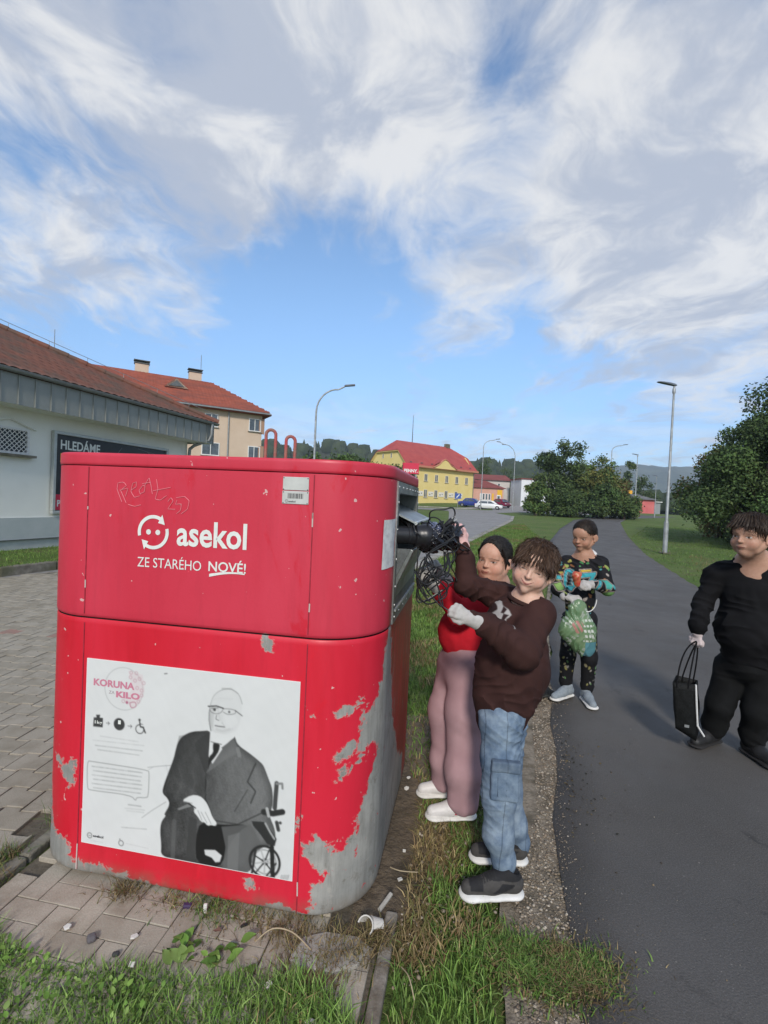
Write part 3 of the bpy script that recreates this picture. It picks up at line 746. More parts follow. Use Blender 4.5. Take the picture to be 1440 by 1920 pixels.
# small plates with barcode
pl_ = MB(); pl_.box((.8305, -.0045, 1.5495), (.096, .003, .047)); p1 = pl_.build('sticker', pm('grey_plate', (.46, .47, .45), (.54, .55, .52), 20, .5), bin_, bevel=.002); p1['label'] = 'faded grey upper plate'
pl_ = MB(); pl_.box((.8305, -.0045, 1.5005), (.098, .003, .046)); p2 = pl_.build('sticker', pm('grey_plate', (.46, .47, .45)), bin_, bevel=.002); p2['label'] = 'grey lower plate with barcode'
bc = MB(); xq = .803
while xq < .858:
    w_ = random.choice((.0012, .002, .003)); bc.box((xq+w_/2, -.0063, 1.506), (w_, .0006, .018)); xq += w_+random.choice((.0012, .0018, .0026))
bc.build('barcode', M_INK, p2)
fit_text('lettering', 'asekol', .806, .832, 1.483, 1.490, M_INK, b=-.0066, offset=.02, parent=p2)
logo((.799, 1.487), .0055, -.0066, M_INK, p2, 'small_logo')
for a in (.786, .875):
    for z in (1.569, 1.529, 1.519, 1.481):
        q = MB(); q.lathe([(.0025, 0), (.002, .001), (.0004, .0014)], 6, Matrix.Rotation(R(90), 3, 'X'), (a, -.006, z)); q.build('screw', M_STEELDK, p1 if z > 1.525 else p2)
# white sheet taped on the rounded corner
sh = []; ns, nz_ = 14, 12
for j in range(nz_):
    for i in range(ns):
        f, h = i/(ns-1), j/(nz_-1); s_ = 1.175+(1.30-1.175)*f; a, b = outline(np.array([s_]), .0045+.001*math.sin(f*9+h*5)+(.004*h*h*(1-f)))
        sh.append((a[0], b[0], 1.246+h*(1.432-1.246)+.004*f))
Fs = np.array([(j*ns+i, j*ns+i+1, (j+1)*ns+i+1, (j+1)*ns+i) for j in range(nz_-1) for i in range(ns-1)])
o = npmesh('paper_notice', np.array(sh), Fs, pm('sun_bleached_paper', (.68, .69, .68), (.60, .61, .60), 12, .8, c3=(.5, .5, .5), s3=30), bin_, smooth=True)

# ================================================================ the poster, rasterised onto a fine mesh
def homog(src, dst):
    A = []
    for (x, y), (u_, v_) in zip(src, dst):
        A.append([x, y, 1, 0, 0, 0, -u_*x, -u_*y, -u_]); A.append([0, 0, 0, x, y, 1, -v_*x, -v_*y, -v_])
    return np.linalg.svd(np.array(A))[2][-1].reshape(3, 3)
HM = homog([(80, 48), (1388, 190), (1335, 1412), (42, 1165)], [(0, 0), (1, 0), (1, 1), (0, 1)])
def HU(p):
    q = HM @ np.array([p[0], p[1], 1.0]); return q[0]/q[2], q[1]/q[2]
def chaikin(P, closed, it=2):
    P = [np.array(p, float) for p in P]
    for _ in range(it):
        Q = []; n = len(P)
        if not closed: Q.append(P[0])
        for i in range(n if closed else n-1):
            a, b = P[i], P[(i+1) % n]; Q += [a*.75+b*.25, a*.25+b*.75]
        if not closed: Q.append(P[-1])
        P = Q
    return P
class Raster:
    def __init__(s, nx, ny, base): s.nx, s.ny = nx, ny; x = (np.arange(nx)+.5)/nx; y = (np.arange(ny)+.5)/ny; s.X, s.Y = np.meshgrid(x, y); s.I = np.full((ny, nx, 3), base, float); s.asp = ny/nx
    def blend(s, m, c): s.I = s.I*(1-m[..., None])+m[..., None]*(np.asarray(c) if not np.isscalar(c) else c)
    def poly(s, pts, c, a=1.0, raw=False):
        if len(pts) >= 9: pts = chaikin(pts, True, 1)
        P = [p if raw else HU(p) for p in pts]; P = [(p[0], p[1]*s.asp) for p in P]
        d = sd_poly(s.X, s.Y*s.asp, P)*s.nx; s.blend(np.clip(d+.5, 0, 1)*a, c)
    def line(s, pts, w, c, a=1.0):
        if len(pts) >= 5: pts = chaikin(pts, False, 2)
        P = [HU(p) for p in pts]; D_ = np.full(s.X.shape, 1e9)
        for p, q in zip(P[:-1], P[1:]):
            e = ((q[0]-p[0]), (q[1]-p[1])*s.asp); L_ = e[0]**2+e[1]**2+1e-12; wx = s.X-p[0]; wy = (s.Y-p[1])*s.asp
            t = np.clip((wx*e[0]+wy*e[1])/L_, 0, 1); D_ = np.minimum(D_, np.hypot(wx-e[0]*t, wy-e[1]*t))
        s.blend(np.clip(w/1300*s.nx/2-D_*s.nx+.5, 0, 1)*a, c)
    def disc(s, p, r, c, a=1.0, ring=None):
        u_, v_ = HU(p); d = np.hypot(s.X-u_, (s.Y-v_)*s.asp)*s.nx; rr = r/1300*s.nx
        m = np.clip(rr-d+.5, 0, 1)
        if ring: m = np.clip(ring/1300*s.nx/2-abs(d-rr)+.5, 0, 1)
        s.blend(m*a, c)
NXP, NYP = 330, 276
ps = Raster(NXP, NYP, .66)
def gn(f, sd=0): return n2(ps.X*f, ps.Y*f, 1, sd)
JK = [(832, 485), (780, 490), (720, 492), (660, 520), (632, 560), (618, 610), (610, 650), (575, 740), (545, 820), (535, 870), (570, 900), (583, 940), (545, 1000), (560, 1005), (530, 1040), (522, 1100), (530, 1180), (527, 1255), (640, 1275), (860, 1325), (1075, 1365), (1085, 1300), (1110, 1240), (1150, 1200), (1230, 1190), (1235, 1100), (1190, 1000), (1215, 960), (1217, 850), (1190, 780), (1160, 700), (1140, 680), (1080, 630), (1000, 575), (985, 530), (978, 515), (960, 545), (905, 590), (880, 600), (850, 570)]
_gr = np.random.default_rng(8).normal(0, 1, ps.X.shape)
shade = .060+.10*_ss((ps.X-.47)/.4)+.035*(n2(ps.X*22, ps.Y*9, 1, 2)-.5)+.012*_gr
P = [HU(p) for p in chaikin(JK, True, 2)]; d = sd_poly(ps.X, ps.Y*ps.asp, [(p[0], p[1]*ps.asp) for p in P])*NXP
shade = np.clip(shade*(.55+.45*_ss(d/14)), .01, 1)
ps.blend(np.clip(d+.5, 0, 1), np.repeat(shade[..., None], 3, 2))
ps.poly([(640, 520), (830, 492), (822, 720), (800, 880), (790, 900), (700, 830), (600, 760), (590, 720)], .045, .45)
ps.poly([(822, 720), (800, 750), (735, 570), (760, 540), (832, 495)], .035, .6)
ps.poly([(900, 590), (975, 540), (1010, 620), (930, 660), (805, 750), (830, 690)], .17, .55)
ps.line([(805, 750), (800, 900), (850, 1030)], 8, .02, .9); ps.line([(1110, 690), (1060, 800), (1110, 860), (1080, 930)], 9, .025, .8)
ps.line([(850, 1035), (1000, 1060), (1150, 990)], 8, .03, .8); ps.line([(980, 980), (1060, 850)], 7, .03, .7); ps.line([(1000, 600), (1010, 640)], 22, .22, .7)
for i in range(16):
    x = 560+i*40; ps.line([(x, 700+8*i), (x+20, 780+6*i), (x-8, 860+5*i)], 9, .05 if i % 2 else .17, .13)
ps.poly([(770, 1040), (870, 1062), (1080, 1060), (1010, 1100), (950, 1180), (905, 1300), (860, 1322), (745, 1300), (738, 1150)], .012)
ps.poly([(900, 1075), (1080, 1060), (1150, 1190), (1105, 1240), (1060, 1362), (905, 1325), (925, 1200)], .115*1.0, .75)
ps.poly([(940, 1130), (1010, 1110), (1000, 1340), (935, 1330)], .19, .5)
ps.poly([(700, 1010), (750, 1030), (745, 1140), (735, 1295), (680, 1282)], .045, .8); ps.line([(610, 1040), (600, 1270)], 26, .16, .35)
ps.poly([(832, 492), (822, 645), (845, 690), (905, 600), (880, 560), (850, 550)], .64); ps.poly([(832, 380), (1020, 400), (1005, 480), (978, 530), (900, 590), (870, 575), (835, 520)], .65)
ps.poly([(850, 558), (893, 568), (886, 612), (862, 650), (828, 690), (818, 740), (820, 650), (850, 620), (846, 590)], .02); ps.line([(836, 556), (900, 572)], 5, .12)
ps.line([(838, 380), (834, 430), (842, 480)], 22, .45, .45); ps.line([(870, 330), (900, 300), (960, 290)], 26, .60, .35); ps.line([(900, 400), (905, 440)], 16, .52, .4); ps.line([(860, 490), (920, 500), (965, 480)], 18, .50, .5); ps.line([(828, 360), (824, 420), (835, 488)], 6, .12, .9); ps.line([(834, 330), (850, 275), (900, 238), (960, 232), (1010, 265), (1028, 325)], 5, .30, .9); ps.line([(905, 232), (960, 233), (1000, 262)], 8, .2, .5)
ps.poly([(834, 330), (842, 290), (870, 255), (920, 236), (970, 238), (1008, 268), (1026, 325), (1024, 400), (1010, 450), (985, 495), (930, 512), (880, 505), (845, 480), (832, 420), (828, 370)], .59, .55); ps.poly([(832, 350), (850, 340), (856, 400), (850, 470), (838, 470), (830, 410)], .42, .45); ps.poly([(915, 395), (985, 392), (1000, 440), (960, 470), (930, 440)], .66, .5); ps.line([(880, 360), (884, 395), (892, 420)], 12, .50, .5); ps.line([(870, 480), (905, 490), (950, 480)], 14, .46, .5); ps.line([(905, 440), (925, 470)], 6, .35, .4); ps.line([(850, 300), (900, 290), (970, 296)], 4, .50, .4)
ps.line([(820, 340), (870, 338), (912, 352)], 8, .04); ps.line([(828, 345), (834, 378), (880, 388), (905, 372), (910, 352), (985, 360), (990, 385), (940, 392), (912, 375)], 4, .12, .9); ps.line([(985, 365), (1028, 398)], 6, .12)
ps.disc((858, 360), 9, .06); ps.disc((948, 374), 7, .12); ps.line([(838, 352), (880, 350)], 5, .2); ps.line([(870, 395), (866, 418), (884, 426)], 5, .12, .9); ps.line([(862, 458), (885, 462), (918, 466)], 7, .10, .9)
ps.line([(826, 380), (830, 450)], 14, .35, .5)
ps.poly([(655, 915), (715, 880), (765, 885), (800, 915), (822, 955), (845, 1020), (872, 1052), (862, 1070), (835, 1062), (815, 1068), (795, 1045), (775, 1045), (750, 1005), (730, 985), (735, 960), (700, 925)], .68)
for a_, b_ in (((800, 985), (835, 1055)), ((775, 985), (810, 1050)), ((755, 975), (780, 1035)), ((665, 920), (720, 930))): ps.line([a_, b_], 4, .2, .8)
ps.line([(650, 960), (700, 930), (740, 960)], 8, .03); ps.poly([(628, 965), (690, 935), (715, 950), (640, 972)], .3, .6)
ps.poly([(795, 1215), (860, 1217), (900, 1250), (888, 1288), (862, 1290), (840, 1262), (800, 1245)], .62)
ps.poly([(1085, 1040), (1160, 1045), (1200, 1090), (1240, 1150), (1228, 1195), (1180, 1180), (1130, 1110), (1095, 1070)], .03); ps.line([(1170, 1055), (1200, 1110), (1225, 1150)], 10, .4, .9)
ps.line([(1228, 960), (1240, 810)], 26, .06); ps.line([(1240, 812), (1274, 812), (1276, 842)], 13, .22); ps.line([(1160, 985), (1215, 995), (1275, 985)], 34, .03); ps.line([(1180, 965), (1190, 1010)], 16, .5, .8); ps.line([(1240, 1050), (1250, 1095)], 22, .05); ps.disc((1262, 1052), 9, .05)
ps.disc((1165, 1290), 86, .025, 1, ring=15); ps.disc((1165, 1290), 66, .35, 1, ring=8); ps.disc((1168, 1290), 20, .03)
for q in range(9):
    t = q*.7+.2; ps.line([(1165, 1290), (1165+75*math.cos(t), 1290+78*math.sin(t))], 9, .03 if q % 2 else .45)
ps.line([(1210, 1200), (1215, 1385)], 26, .02); ps.line([(1110, 1220), (1085, 1365)], 14, .03); ps.line([(1170, 1385), (1235, 1300)], 10, .03)
for q in range(6): ps.line([(1270+q*9, 1372), (1262+q*9, 1400)], 3.4, .25)
# left column
ps.disc((303, 235), 122, .47, 1, ring=5); ps.poly([(330, 125), (420, 150), (430, 250), (400, 320), (350, 350), (300, 300), (360, 230)], (.62, .40, .44), .28)
for (x, y) in ((348, 137), (380, 140), (345, 165), (372, 185), (400, 175), (425, 200), (385, 230), (412, 245), (300, 310), (392, 312), (412, 275)): ps.disc((x, y), 9, (.50, .28, .33), .9, ring=4)
ps.line([(340, 320), (375, 312), (380, 345), (345, 352), (340, 320)], 6, (.45, .2, .26)); ps.disc((322, 318), 9, (.4, .12, .2))
ps.poly([(120, 408), (137, 408), (134, 392), (160, 392), (157, 410), (177, 412), (175, 470), (116, 464)], .045); ps.disc((275, 450), 36, .045)
ps.line([(196, 443), (216, 445), (208, 436)], 4, .1); ps.line([(216, 445), (208, 454)], 4, .1); ps.line([(328, 461), (352, 463), (344, 454)], 4, .1); ps.line([(352, 463), (344, 473)], 4, .1)
ps.disc((399, 424), 8, .04); ps.line([(400, 436), (404, 466), (422, 470), (434, 502)], 8, .04); ps.line([(402, 448), (420, 452)], 5, .04); ps.disc((400, 480), 25, .04, 1, ring=6); ps.poly([(404, 452), (440, 452), (440, 478), (424, 468), (404, 464)], .66)
ps.line([(400, 436), (404, 464), (422, 468), (434, 502)], 8, .04)
rs_ = random.Random(3)
def textline(x0, y0, x1, y1, c, w=6, a=.8):
    x = x0
    while x < x1:
        l = rs_.uniform(7, 26); f0 = (x-x0)/(x1-x0); f1 = min(1, (x+l-x0)/(x1-x0))
        ps.line([(x, y0+(y1-y0)*f0), (min(x+l, x1), y0+(y1-y0)*f1)], w, c, a*rs_.uniform(.6, 1)); x += l+rs_.uniform(4, 7)
for y, x0, x1, c in ((522, 160, 390, .5), (546, 115, 425, .5), (578, 130, 415, .34), (604, 145, 395, .36)): textline(x0, y, x1, y+34, c, 7)
bub = [(90, 673), (450, 728), (458, 745), (452, 885), (440, 898), (378, 893), (376, 918), (345, 880), (95, 850), (80, 838), (80, 690), (90, 673)]
ps.line(bub, 4.5, .25)
for i in range(6): textline(110+8*(i % 2), 705+i*26, 415-6*(i % 3), 745+i*25, .33, 7)
ps.line([(448, 712), (530, 704), (590, 700)], 4, .3, .9); ps.line([(412, 1018), (480, 970), (560, 922)], 4, .3, .9); ps.line([(455, 725), (480, 712)], 3, .4)
for y, x0, x1, c in ((938, 330, 410, .2), (960, 310, 430, .5), (975, 320, 425, .5), (1076, 288, 440, .36)): textline(x0, y, x1, y+12, c, 7)
ps.disc((94, 1124), 15, .12, 1, ring=5); ps.line([(88, 1124), (100, 1125)], 4, .15); ps.disc((285, 1172), 15, .12, 1, ring=5); ps.disc((278, 1148), 4, .12); textline(80, 1150, 175, 1168, .5, 4); textline(315, 1174, 450, 1205, .5, 5)
ps.line([(552, 143), (568, 141)], 6, .1)
_b = ps.I.copy()
for _k in range(2):
    _b[1:-1, 1:-1] = .5*_b[1:-1, 1:-1]+.125*(_b[:-2, 1:-1]+_b[2:, 1:-1]+_b[1:-1, :-2]+_b[1:-1, 2:])
ps.I = .45*ps.I+.55*_b
ps.I *= (1-.05*gn(9, 4)[..., None]); ps.I = ps.I*np.array([.985, 1.0, .985])
ps.I[0, :] = ps.I[-1, :] = .74; ps.I[:, 0] = ps.I[:, -1] = .74
xx = np.linspace(.019, .876, NXP); zz_ = np.linspace(.848, .131, NYP); Xg, Zg = np.meshgrid(xx, zz_)
V = np.stack([Xg, np.full(Xg.shape, -.0032), Zg], -1).reshape(-1, 3); I = np.arange(NXP*NYP).reshape(NYP, NXP)
F = np.stack([I[:-1, :-1], I[1:, :-1], I[1:, 1:], I[:-1, 1:]], -1).reshape(-1, 4)
M_PRINT = pm('printed_sheet', (1, 1, 1), vcol=True, rough=.55, spec=.35)
po = npmesh('poster', V, F, M_PRINT, bin_, col=ps.I.reshape(-1, 3)); po['label'] = 'black and white poster of a suited man seated in a wheelchair'
bk = MB(); bk.box((.4475, -.0014, .4895), (.859, .0028, .719)); bk.build('poster_backing', pm('white_board', (.7, .71, .69)), po)
def PZ(p):
    u_, v_ = HU(p); return .019+u_*.857, .848-v_*.717
M_PINKP = pm('faded_pink_print', (.55, .20, .28), rough=.6); M_GREYP = pm('faded_grey_print', (.30, .22, .25), rough=.6)
def ptext(body, tl, br, mat, off=.03, parent=po):
    (a0, z1_), (a1, z0_) = PZ(tl), PZ(br); return fit_text('lettering', body, a0, a1, z0_, z1_, mat, b=-.0038, offset=off, parent=parent)
ptext('KORUNA', (120, 168), (368, 242), M_PINKP, .04); ptext('KILO', (256, 245), (400, 303), M_PINKP, .05); ptext('ZA', (212, 243), (246, 266), M_GREYP, .0)
ptext('1kg', (126, 424), (170, 456), M_WHITEP, .02); ptext('1', (268, 424), (284, 450), M_WHITEP, .03); ptext('asekol', (114, 1118), (176, 1146), M_INK, .03)

# ================================================================ BUILDINGS
M_GLASS = pm('window_glass', (.035, .045, .055), (.10, .12, .14), 1.5, .12, spec=.8)
M_WFRAME = pm('white_frame', (.70, .70, .68), rough=.5)
M_FASC = pm('grey_sheet_metal', (.24, .255, .235), (.285, .295, .27), 2.5, .5, .1, 20, metal=.2)
M_GUT = pm('zinc', (.22, .235, .24), (.30, .31, .31), 6, .45, metal=.4)
def local(O, u, name, label, cat, z=0.0, group=None):
    u = Vector((u[0], u[1])).normalized(); return empty(name, (O[0], O[1], z), math.atan2(u.y, u.x), label, cat, group)
def window(par, u, z, w, h, v=0.0, panes=2, frame=.07, sill=True, mat=None, name='window', depth=.12):
    f = MB(); mat = mat or M_WFRAME
    for (cx_, cz, sx_, sz_) in ((u, z-h/2+frame/2, w, frame), (u, z+h/2-frame/2, w, frame), (u-w/2+frame/2, z, frame, h-2*frame), (u+w/2-frame/2, z, frame, h-2*frame)):
        f.box((cx_, v-.012, cz), (sx_, .06, sz_))
    for i in range(1, panes): f.box((u-w/2+w*i/panes, v-.012, z), (frame*.8, .05, h-2*frame))
    o = f.build(name, mat, par)
    for i in range(panes):
        p = MB(); p.box((u-w/2+w*(i+.5)/panes, v+.004, z), (w/panes-frame*.9, .012, h-2*frame)); p.build('pane', M_GLASS, o)
    if sill: s = MB(); s.box((u, v-.05, z-h/2-.03), (w+.15, .16, .05)); s.build('sill', M_CONC, o)
    return o

# ---- supermarket on the left
shop = local((-11.874, -5.298), (.282, .959), 'supermarket', 'low white supermarket with brown tiled roof and grey metal fascia', 'shop', .0)
M_RENDER = pm('white_render', (.76, .76, .69), (.81, .81, .75), 1.2, .9, .25, 120, c3=(.72, .72, .66), s3=.6, bdist=.003)
M_PLINTH = pm('grey_render', (.38, .42, .41), (.43, .46, .45), 3, .9, .2, 90)
w_ = MB(); w_.prism([(0, .6), (21.5, .6), (21.5, 9), (0, 9)], .32, 3.3); w_.build('wall', M_RENDER, shop)
w_ = MB(); w_.box((10.75, .595, .565), (21.52, .05, .47)); w_.build('plinth', M_PLINTH, shop)
w_ = MB(); w_.box((10.75, .61, .19), (21.46, .05, .26)); w_.build('base_band', pm('pale_base', (.40, .42, .40), (.46, .48, .45), 6), shop)
w_ = MB(); w_.box((10.75, .56, .325), (21.6, .05, .014)); w_.build('drip_edge', M_STEELDK, shop)
sf = MB(); sf.box((11, .32, 3.135), (22.0, .60, .03)); sf.build('soffit', M_RENDER, shop)
fp_me = None; pw = .35
for i in range(63):
    if fp_me is None:
        q = MB(); q.box((0, 0, 0), (pw-.012, .03, .60)); q.box((pw/2-.008, -.022, 0), (.014, .03, .60)); o = q.build('fascia_panel', M_FASC, shop); fp_me = o.data
    else: o = bpy.data.objects.new('fascia_panel', fp_me); COL.objects.link(o); o.parent = shop
    o.location = (21.82-i*pw, .02, 3.42)
q = MB(); q.box((22.0, 1.1, 3.42), (.03, 2.2, .6)); q.build('fascia_return', M_FASC, shop)
gt = MB(); n = 8
P0 = [(.075*math.cos(t), -.075*math.sin(t)) for t in np.linspace(0, math.pi, n)]
gt.add([(-.2, -.07+y, 3.80+z) for y, z in P0]+[(22.1, -.07+y, 3.80+z) for y, z in P0], [(i, i+1, n+i+1, n+i) for i in range(n-1)]+[tuple(range(n))])
gt.build('gutter', M_GUT, shop, smooth=True)
dp = MB(); dp.tube([(21.78, -.09, 3.74), (21.78, -.09, 3.40), (21.76, -.02, 3.22), (21.55, .38, 3.02), (21.5, .50, 2.9), (21.5, .52, 2.7), (21.5, .52, .2)], .05, 10); dp.build('downpipe', M_GUT, shop, smooth=True)
# roof: pantile height field on the slope we see, plain slopes behind
M_TILE = pm('brown_clay_tile', (.15, .055, .035), (.21, .085, .055), 5, .8, .3, 60, c3=(.12, .07, .05), s3=1.2)
def tile_roof(name, par, U, rise, run, hipL, hipR, z0, mat, pu=.22, pc=.34, over=.12, su=6, amp=.028):
    us = np.arange(-.1, U+.1, pu/su); ncr = int((run+over)/pc)
    rows = []
    for c in range(ncr):
        rows += [(c*pc-over, 0.0), (c*pc+pc*.96-over, .0)]
    V = []; m = len(rows); n = len(us)
    prof_ = amp*np.abs(np.sin(np.pi*us/pu))**.7
    for r, (w, _) in enumerate(rows):
        top = r % 2 == 0
        z = z0+w*rise/run+prof_+(.028 if top else 0.0)
        V.append(np.stack([us, np.full(n, w), z], -1))
    V = np.concatenate(V); I = np.arange(n*m).reshape(m, n)
    F = np.stack([I[:-1, :-1], I[:-1, 1:], I[1:, 1:], I[1:, :-1]], -1).reshape(-1, 4)
    cu, cw = V[F].mean(1)[:, 0], V[F].mean(1)[:, 1]
    F = F[(cw < (U-cu)*hipR+.05) & (cw < cu*hipL+.05)]
    o = npmesh(name, V, F, mat, par, smooth=False); o['kind'] = 'stuff'; return o
trf = tile_roof('roof_tiles', shop, 22.1, 1.98, 4.2, 99, 1.0, 3.83, M_TILE)
q = MB(); a = (22.1, -.1, 3.78); b = (22.1, 9.5, 3.78); c = (17.8, 4.2, 5.79); e = (0, 4.2, 5.79); f = (0, 9.5, 3.78)
q.add([a, b, c, e, f], [(0, 1, 2), (2, 1, 4, 3)]); q.build('roof_slope', M_TILE, shop)
hp = [(22.08-s, -.1+s, 3.84+s*.471) for s in np.linspace(0, 4.25, 14)]
for i in range(13):
    q = MB(); q.tube([hp[i], hp[i+1]], [.10, .085], 8); q.build('hip_tile', M_TILE, shop, smooth=True)
for i in range(24):
    q = MB(); q.tube([(17.9-i*.4, 4.2, 5.84), (17.5-i*.4, 4.2, 5.84)], [.10, .085], 8); q.build('ridge_tile', M_TILE, shop, smooth=True)
q = MB(); lr = [(p[0], p[1]-.02, p[2]+.20) for p in hp]+[(17.9-i, 4.2, 6.04) for i in range(1, 9)]
q.tube(lr, .008, 4); 
for p in lr[::2]: q.tube([p, (p[0], p[1], p[2]-.14)], .008, 4)
q.build('lightning_rod', M_GUT, shop)
# barred window with little pediment
wn = window(shop, 15.95, 2.44, .82, .56, v=.585, panes=1, frame=.05, sill=False, mat=M_WFRAME)
q = MB(); q.box((15.95, .52, 2.13), (1.0, .16, .05)); q.build('sill', M_KERBOLD, shop)
lt = MB()
for i in range(-6, 14):
    for sgn in (-1, 1):
        x0 = 15.58+i*.10; p, e = (x0, 2.18), (x0+sgn*.52, 2.70)
        t0, t1 = 0.0, 1.0
        pts = [(p[0]+(e[0]-p[0])*t, p[1]+(e[1]-p[1])*t) for t in np.linspace(0, 1, 21)]; pts = [k for k in pts if 15.55 < k[0] < 16.35]
        if len(pts) > 2: lt.tube([(k[0], .54, k[1]) for k in (pts[0], pts[-1])], .008, 4)
lt.build('lattice', M_WFRAME, shop)['kind'] = 'stuff'
pd = MB(); pd.tube([(15.35, .56, 2.72), (15.95, .56, 2.90), (16.5, .56, 2.72)], .025, 4); pd.build('pediment', M_RENDER, shop)
q = MB(); q.box((16.2, .60, 2.42), (.09, .03, .40)); q.build('red_blind', pm('red_blind', (.5, .02, .06)), shop)
# advertising board
adv = local((-11.874, -5.298), (.282, .959), 'advertising_board', 'dark advertising board reading HLEDÁME in white capitals on the supermarket wall', 'billboard', .0)
M_ALU = pm('aluminium', (.45, .47, .45), (.52, .54, .52), 8, .4, metal=.5)
for (cx_, cz, sx_, sz_) in ((18.72, 2.755, 3.66, .07), (18.72, .915, 3.66, .07), (16.925, 1.835, .07, 1.77), (20.515, 1.835, .07, 1.77)):
    q = MB(); q.box((cx_, .535, cz), (sx_, .09, sz_)); q.build('frame', M_ALU, adv, bevel=.008)
M_POSTER = pm('dark_poster', (.020, .022, .026), (.035, .038, .042), 1.5, .35, spec=.6)
q = MB(); q.box((18.72, .55, 1.835), (3.54, .03, 1.77)); q.build('sheet', M_POSTER, adv)
M_CRIM = pm('crimson_print', (.60, .02, .06), rough=.5)
q = MB(); q.box((18.72, .533, 1.15), (3.52, .004, .36)); q.build('red_band', M_CRIM, adv)
def wall_text(body, u0, u1, z0, z1, mat, off=.03, par=adv, v=.530):
    return fit_text('lettering', body, u0, u1, z0, z1, mat, b=v, offset=off, parent=par)
wall_text('HLEDÁME', 17.08, 18.16, 2.385, 2.66, M_WHITEP, .022); wall_text('NOVÉHO', 17.08, 18.0, 2.08, 2.35, pm('yellow_print', (.75, .42, .04), rough=.5), .022)
wall_text('PENNY', 17.03, 17.6, 1.05, 1.2, M_WHITEP, .03)
q = MB()
for p, e in (((18.45, 2.15), (18.85, 2.62)), ((19.7, 2.62), (20.45, 2.30)), ((19.4, 2.66), (20.45, 2.52))): q.tube([(p[0], .533, p[1]), (e[0], .533, e[1])], .008, 4)
q.build('light_streak', pm('grey_print', (.16, .17, .18)), adv)['kind'] = 'stuff'

# ---- apartment block behind it
apt = local((-33.5, 32), (.866, .5), 'apartment_block', 'cream apartment block with red tiled hip roof and two chimneys behind the supermarket', 'apartment building', .3)
M_CREAM = pm('cream_render', (.56, .43, .32), (.60, .47, .36), .8, .9, .1, 60)
M_TILE2 = pm('red_clay_tile', (.24, .055, .03), (.33, .085, .05), 1.6, .85, .5, 6, stretch=(1, 1, 6), bdist=.05, c3=(.20, .06, .04), s3=.5)
q = MB(); q.prism([(0, 0), (25.3, 0), (25.3, 8.5), (0, 8.5)], 0, 8.6); q.build('wall', M_CREAM, apt)
q = MB(); E_ = [(-.5, -.6, 8.72), (26, -.6, 8.72), (26, 9.1, 8.72), (-.5, 9.1, 8.72), (4.3, 4.3, 11.85), (21.2, 4.3, 11.85)]
q.add(E_+[(x, y, z-.14) for x, y, z in E_[:4]], [(0, 1, 5, 4), (1, 2, 5), (2, 3, 4, 5), (3, 0, 4), (6, 7, 1, 0), (7, 8, 2, 1), (9, 8, 7, 6)]); apr = q.build('roof', M_TILE2, apt)
tile_roof('roof_tiles', apt, 26.3, 3.15, 4.85, 1.0, 1.0, 8.80, M_TILE2, pu=.30, pc=.42, over=.1, su=4, amp=.04).location = (-.4, -.6, 0)
q = MB(); q.box((12.7, -.68, 8.70), (26.4, .14, .12)); q.build('gutter', M_GUT, apt)
q = MB(); q.tube([(22.3, -.08, 8.6), (22.3, -.08, 0)], .06, 8); q.build('downpipe', M_GUT, apt)
for (u_, w2) in ((24.65, 1.1), (20.85, 1.1), (17.2, 1.8), (13.8, 1.1), (10.5, 1.8), (7.2, 1.1), (3.8, 1.1)):
    for z_ in (7.65, 5.15, 2.3):
        window(apt, u_, z_, w2 if not (z_ == 5.15 and u_ == 20.85) else 1.5, 1.15, v=-.01, panes=2 if w2 < 1.4 else 3, frame=.07, sill=True)
    
for z_ in (7.6, 5.1, 2.3):
    q = MB(); q.box((25.28, -.012, z_), (.5, .03, 1.4)); q.build('brown_panel', pm('brown_render', (.36, .22, .15)), apt)
for u_ in (20.0, 15.5):
    q = MB(); q.box((u_, 4.4, 12.0), (1.1, .6, 1.0)); c = q.build('chimney', M_CREAM, apr)
    q = MB(); q.box((u_, 4.4, 12.56), (1.25, .75, .07)); q.box((u_, 4.4, 12.80), (1.3, .8, .06))
    for k in range(6): q.tube([(u_-.5+k*.2, 4.4, 12.55), (u_-.5+k*.2, 4.4, 12.8)], .05, 6)
    q.build('chimney_cap', M_STEELDK, apr)['kind'] = 'stuff'
dr = MB(); dr.prism([(-.95, 0), (.95, 0), (0, .80)], 0, .10, lambda x, y, z: (18.1+x, 1.5+z, 10.35+y)); dr.build('dormer_trim', M_CREAM, apr)
dr = MB(); dr.prism([(-.62, .10), (.62, .10), (0, .62)], 0, .05, lambda x, y, z: (18.1+x, 1.44+z, 10.35+y)); dr.build('dormer_louvre', M_STEELDK, apr)
dr = MB(); dr.add([(17.1, 1.5, 10.33), (19.1, 1.5, 10.33), (18.1, 1.5, 11.2), (18.1, 3.6, 11.2)], [(0, 2, 3), (1, 3, 2), (0, 1, 2)]); dr.build('dormer_roof', M_TILE2, apr)
for u_, v_, h_ in ((20.5, 4.4, 3.3), (9.0, 4.3, 3.2)):
    q = MB(); q.tube([(u_, v_, 11.6), (u_, v_, 11.9+h_-.9)], .025, 5); q.build('antenna', M_STEELDK, apr)

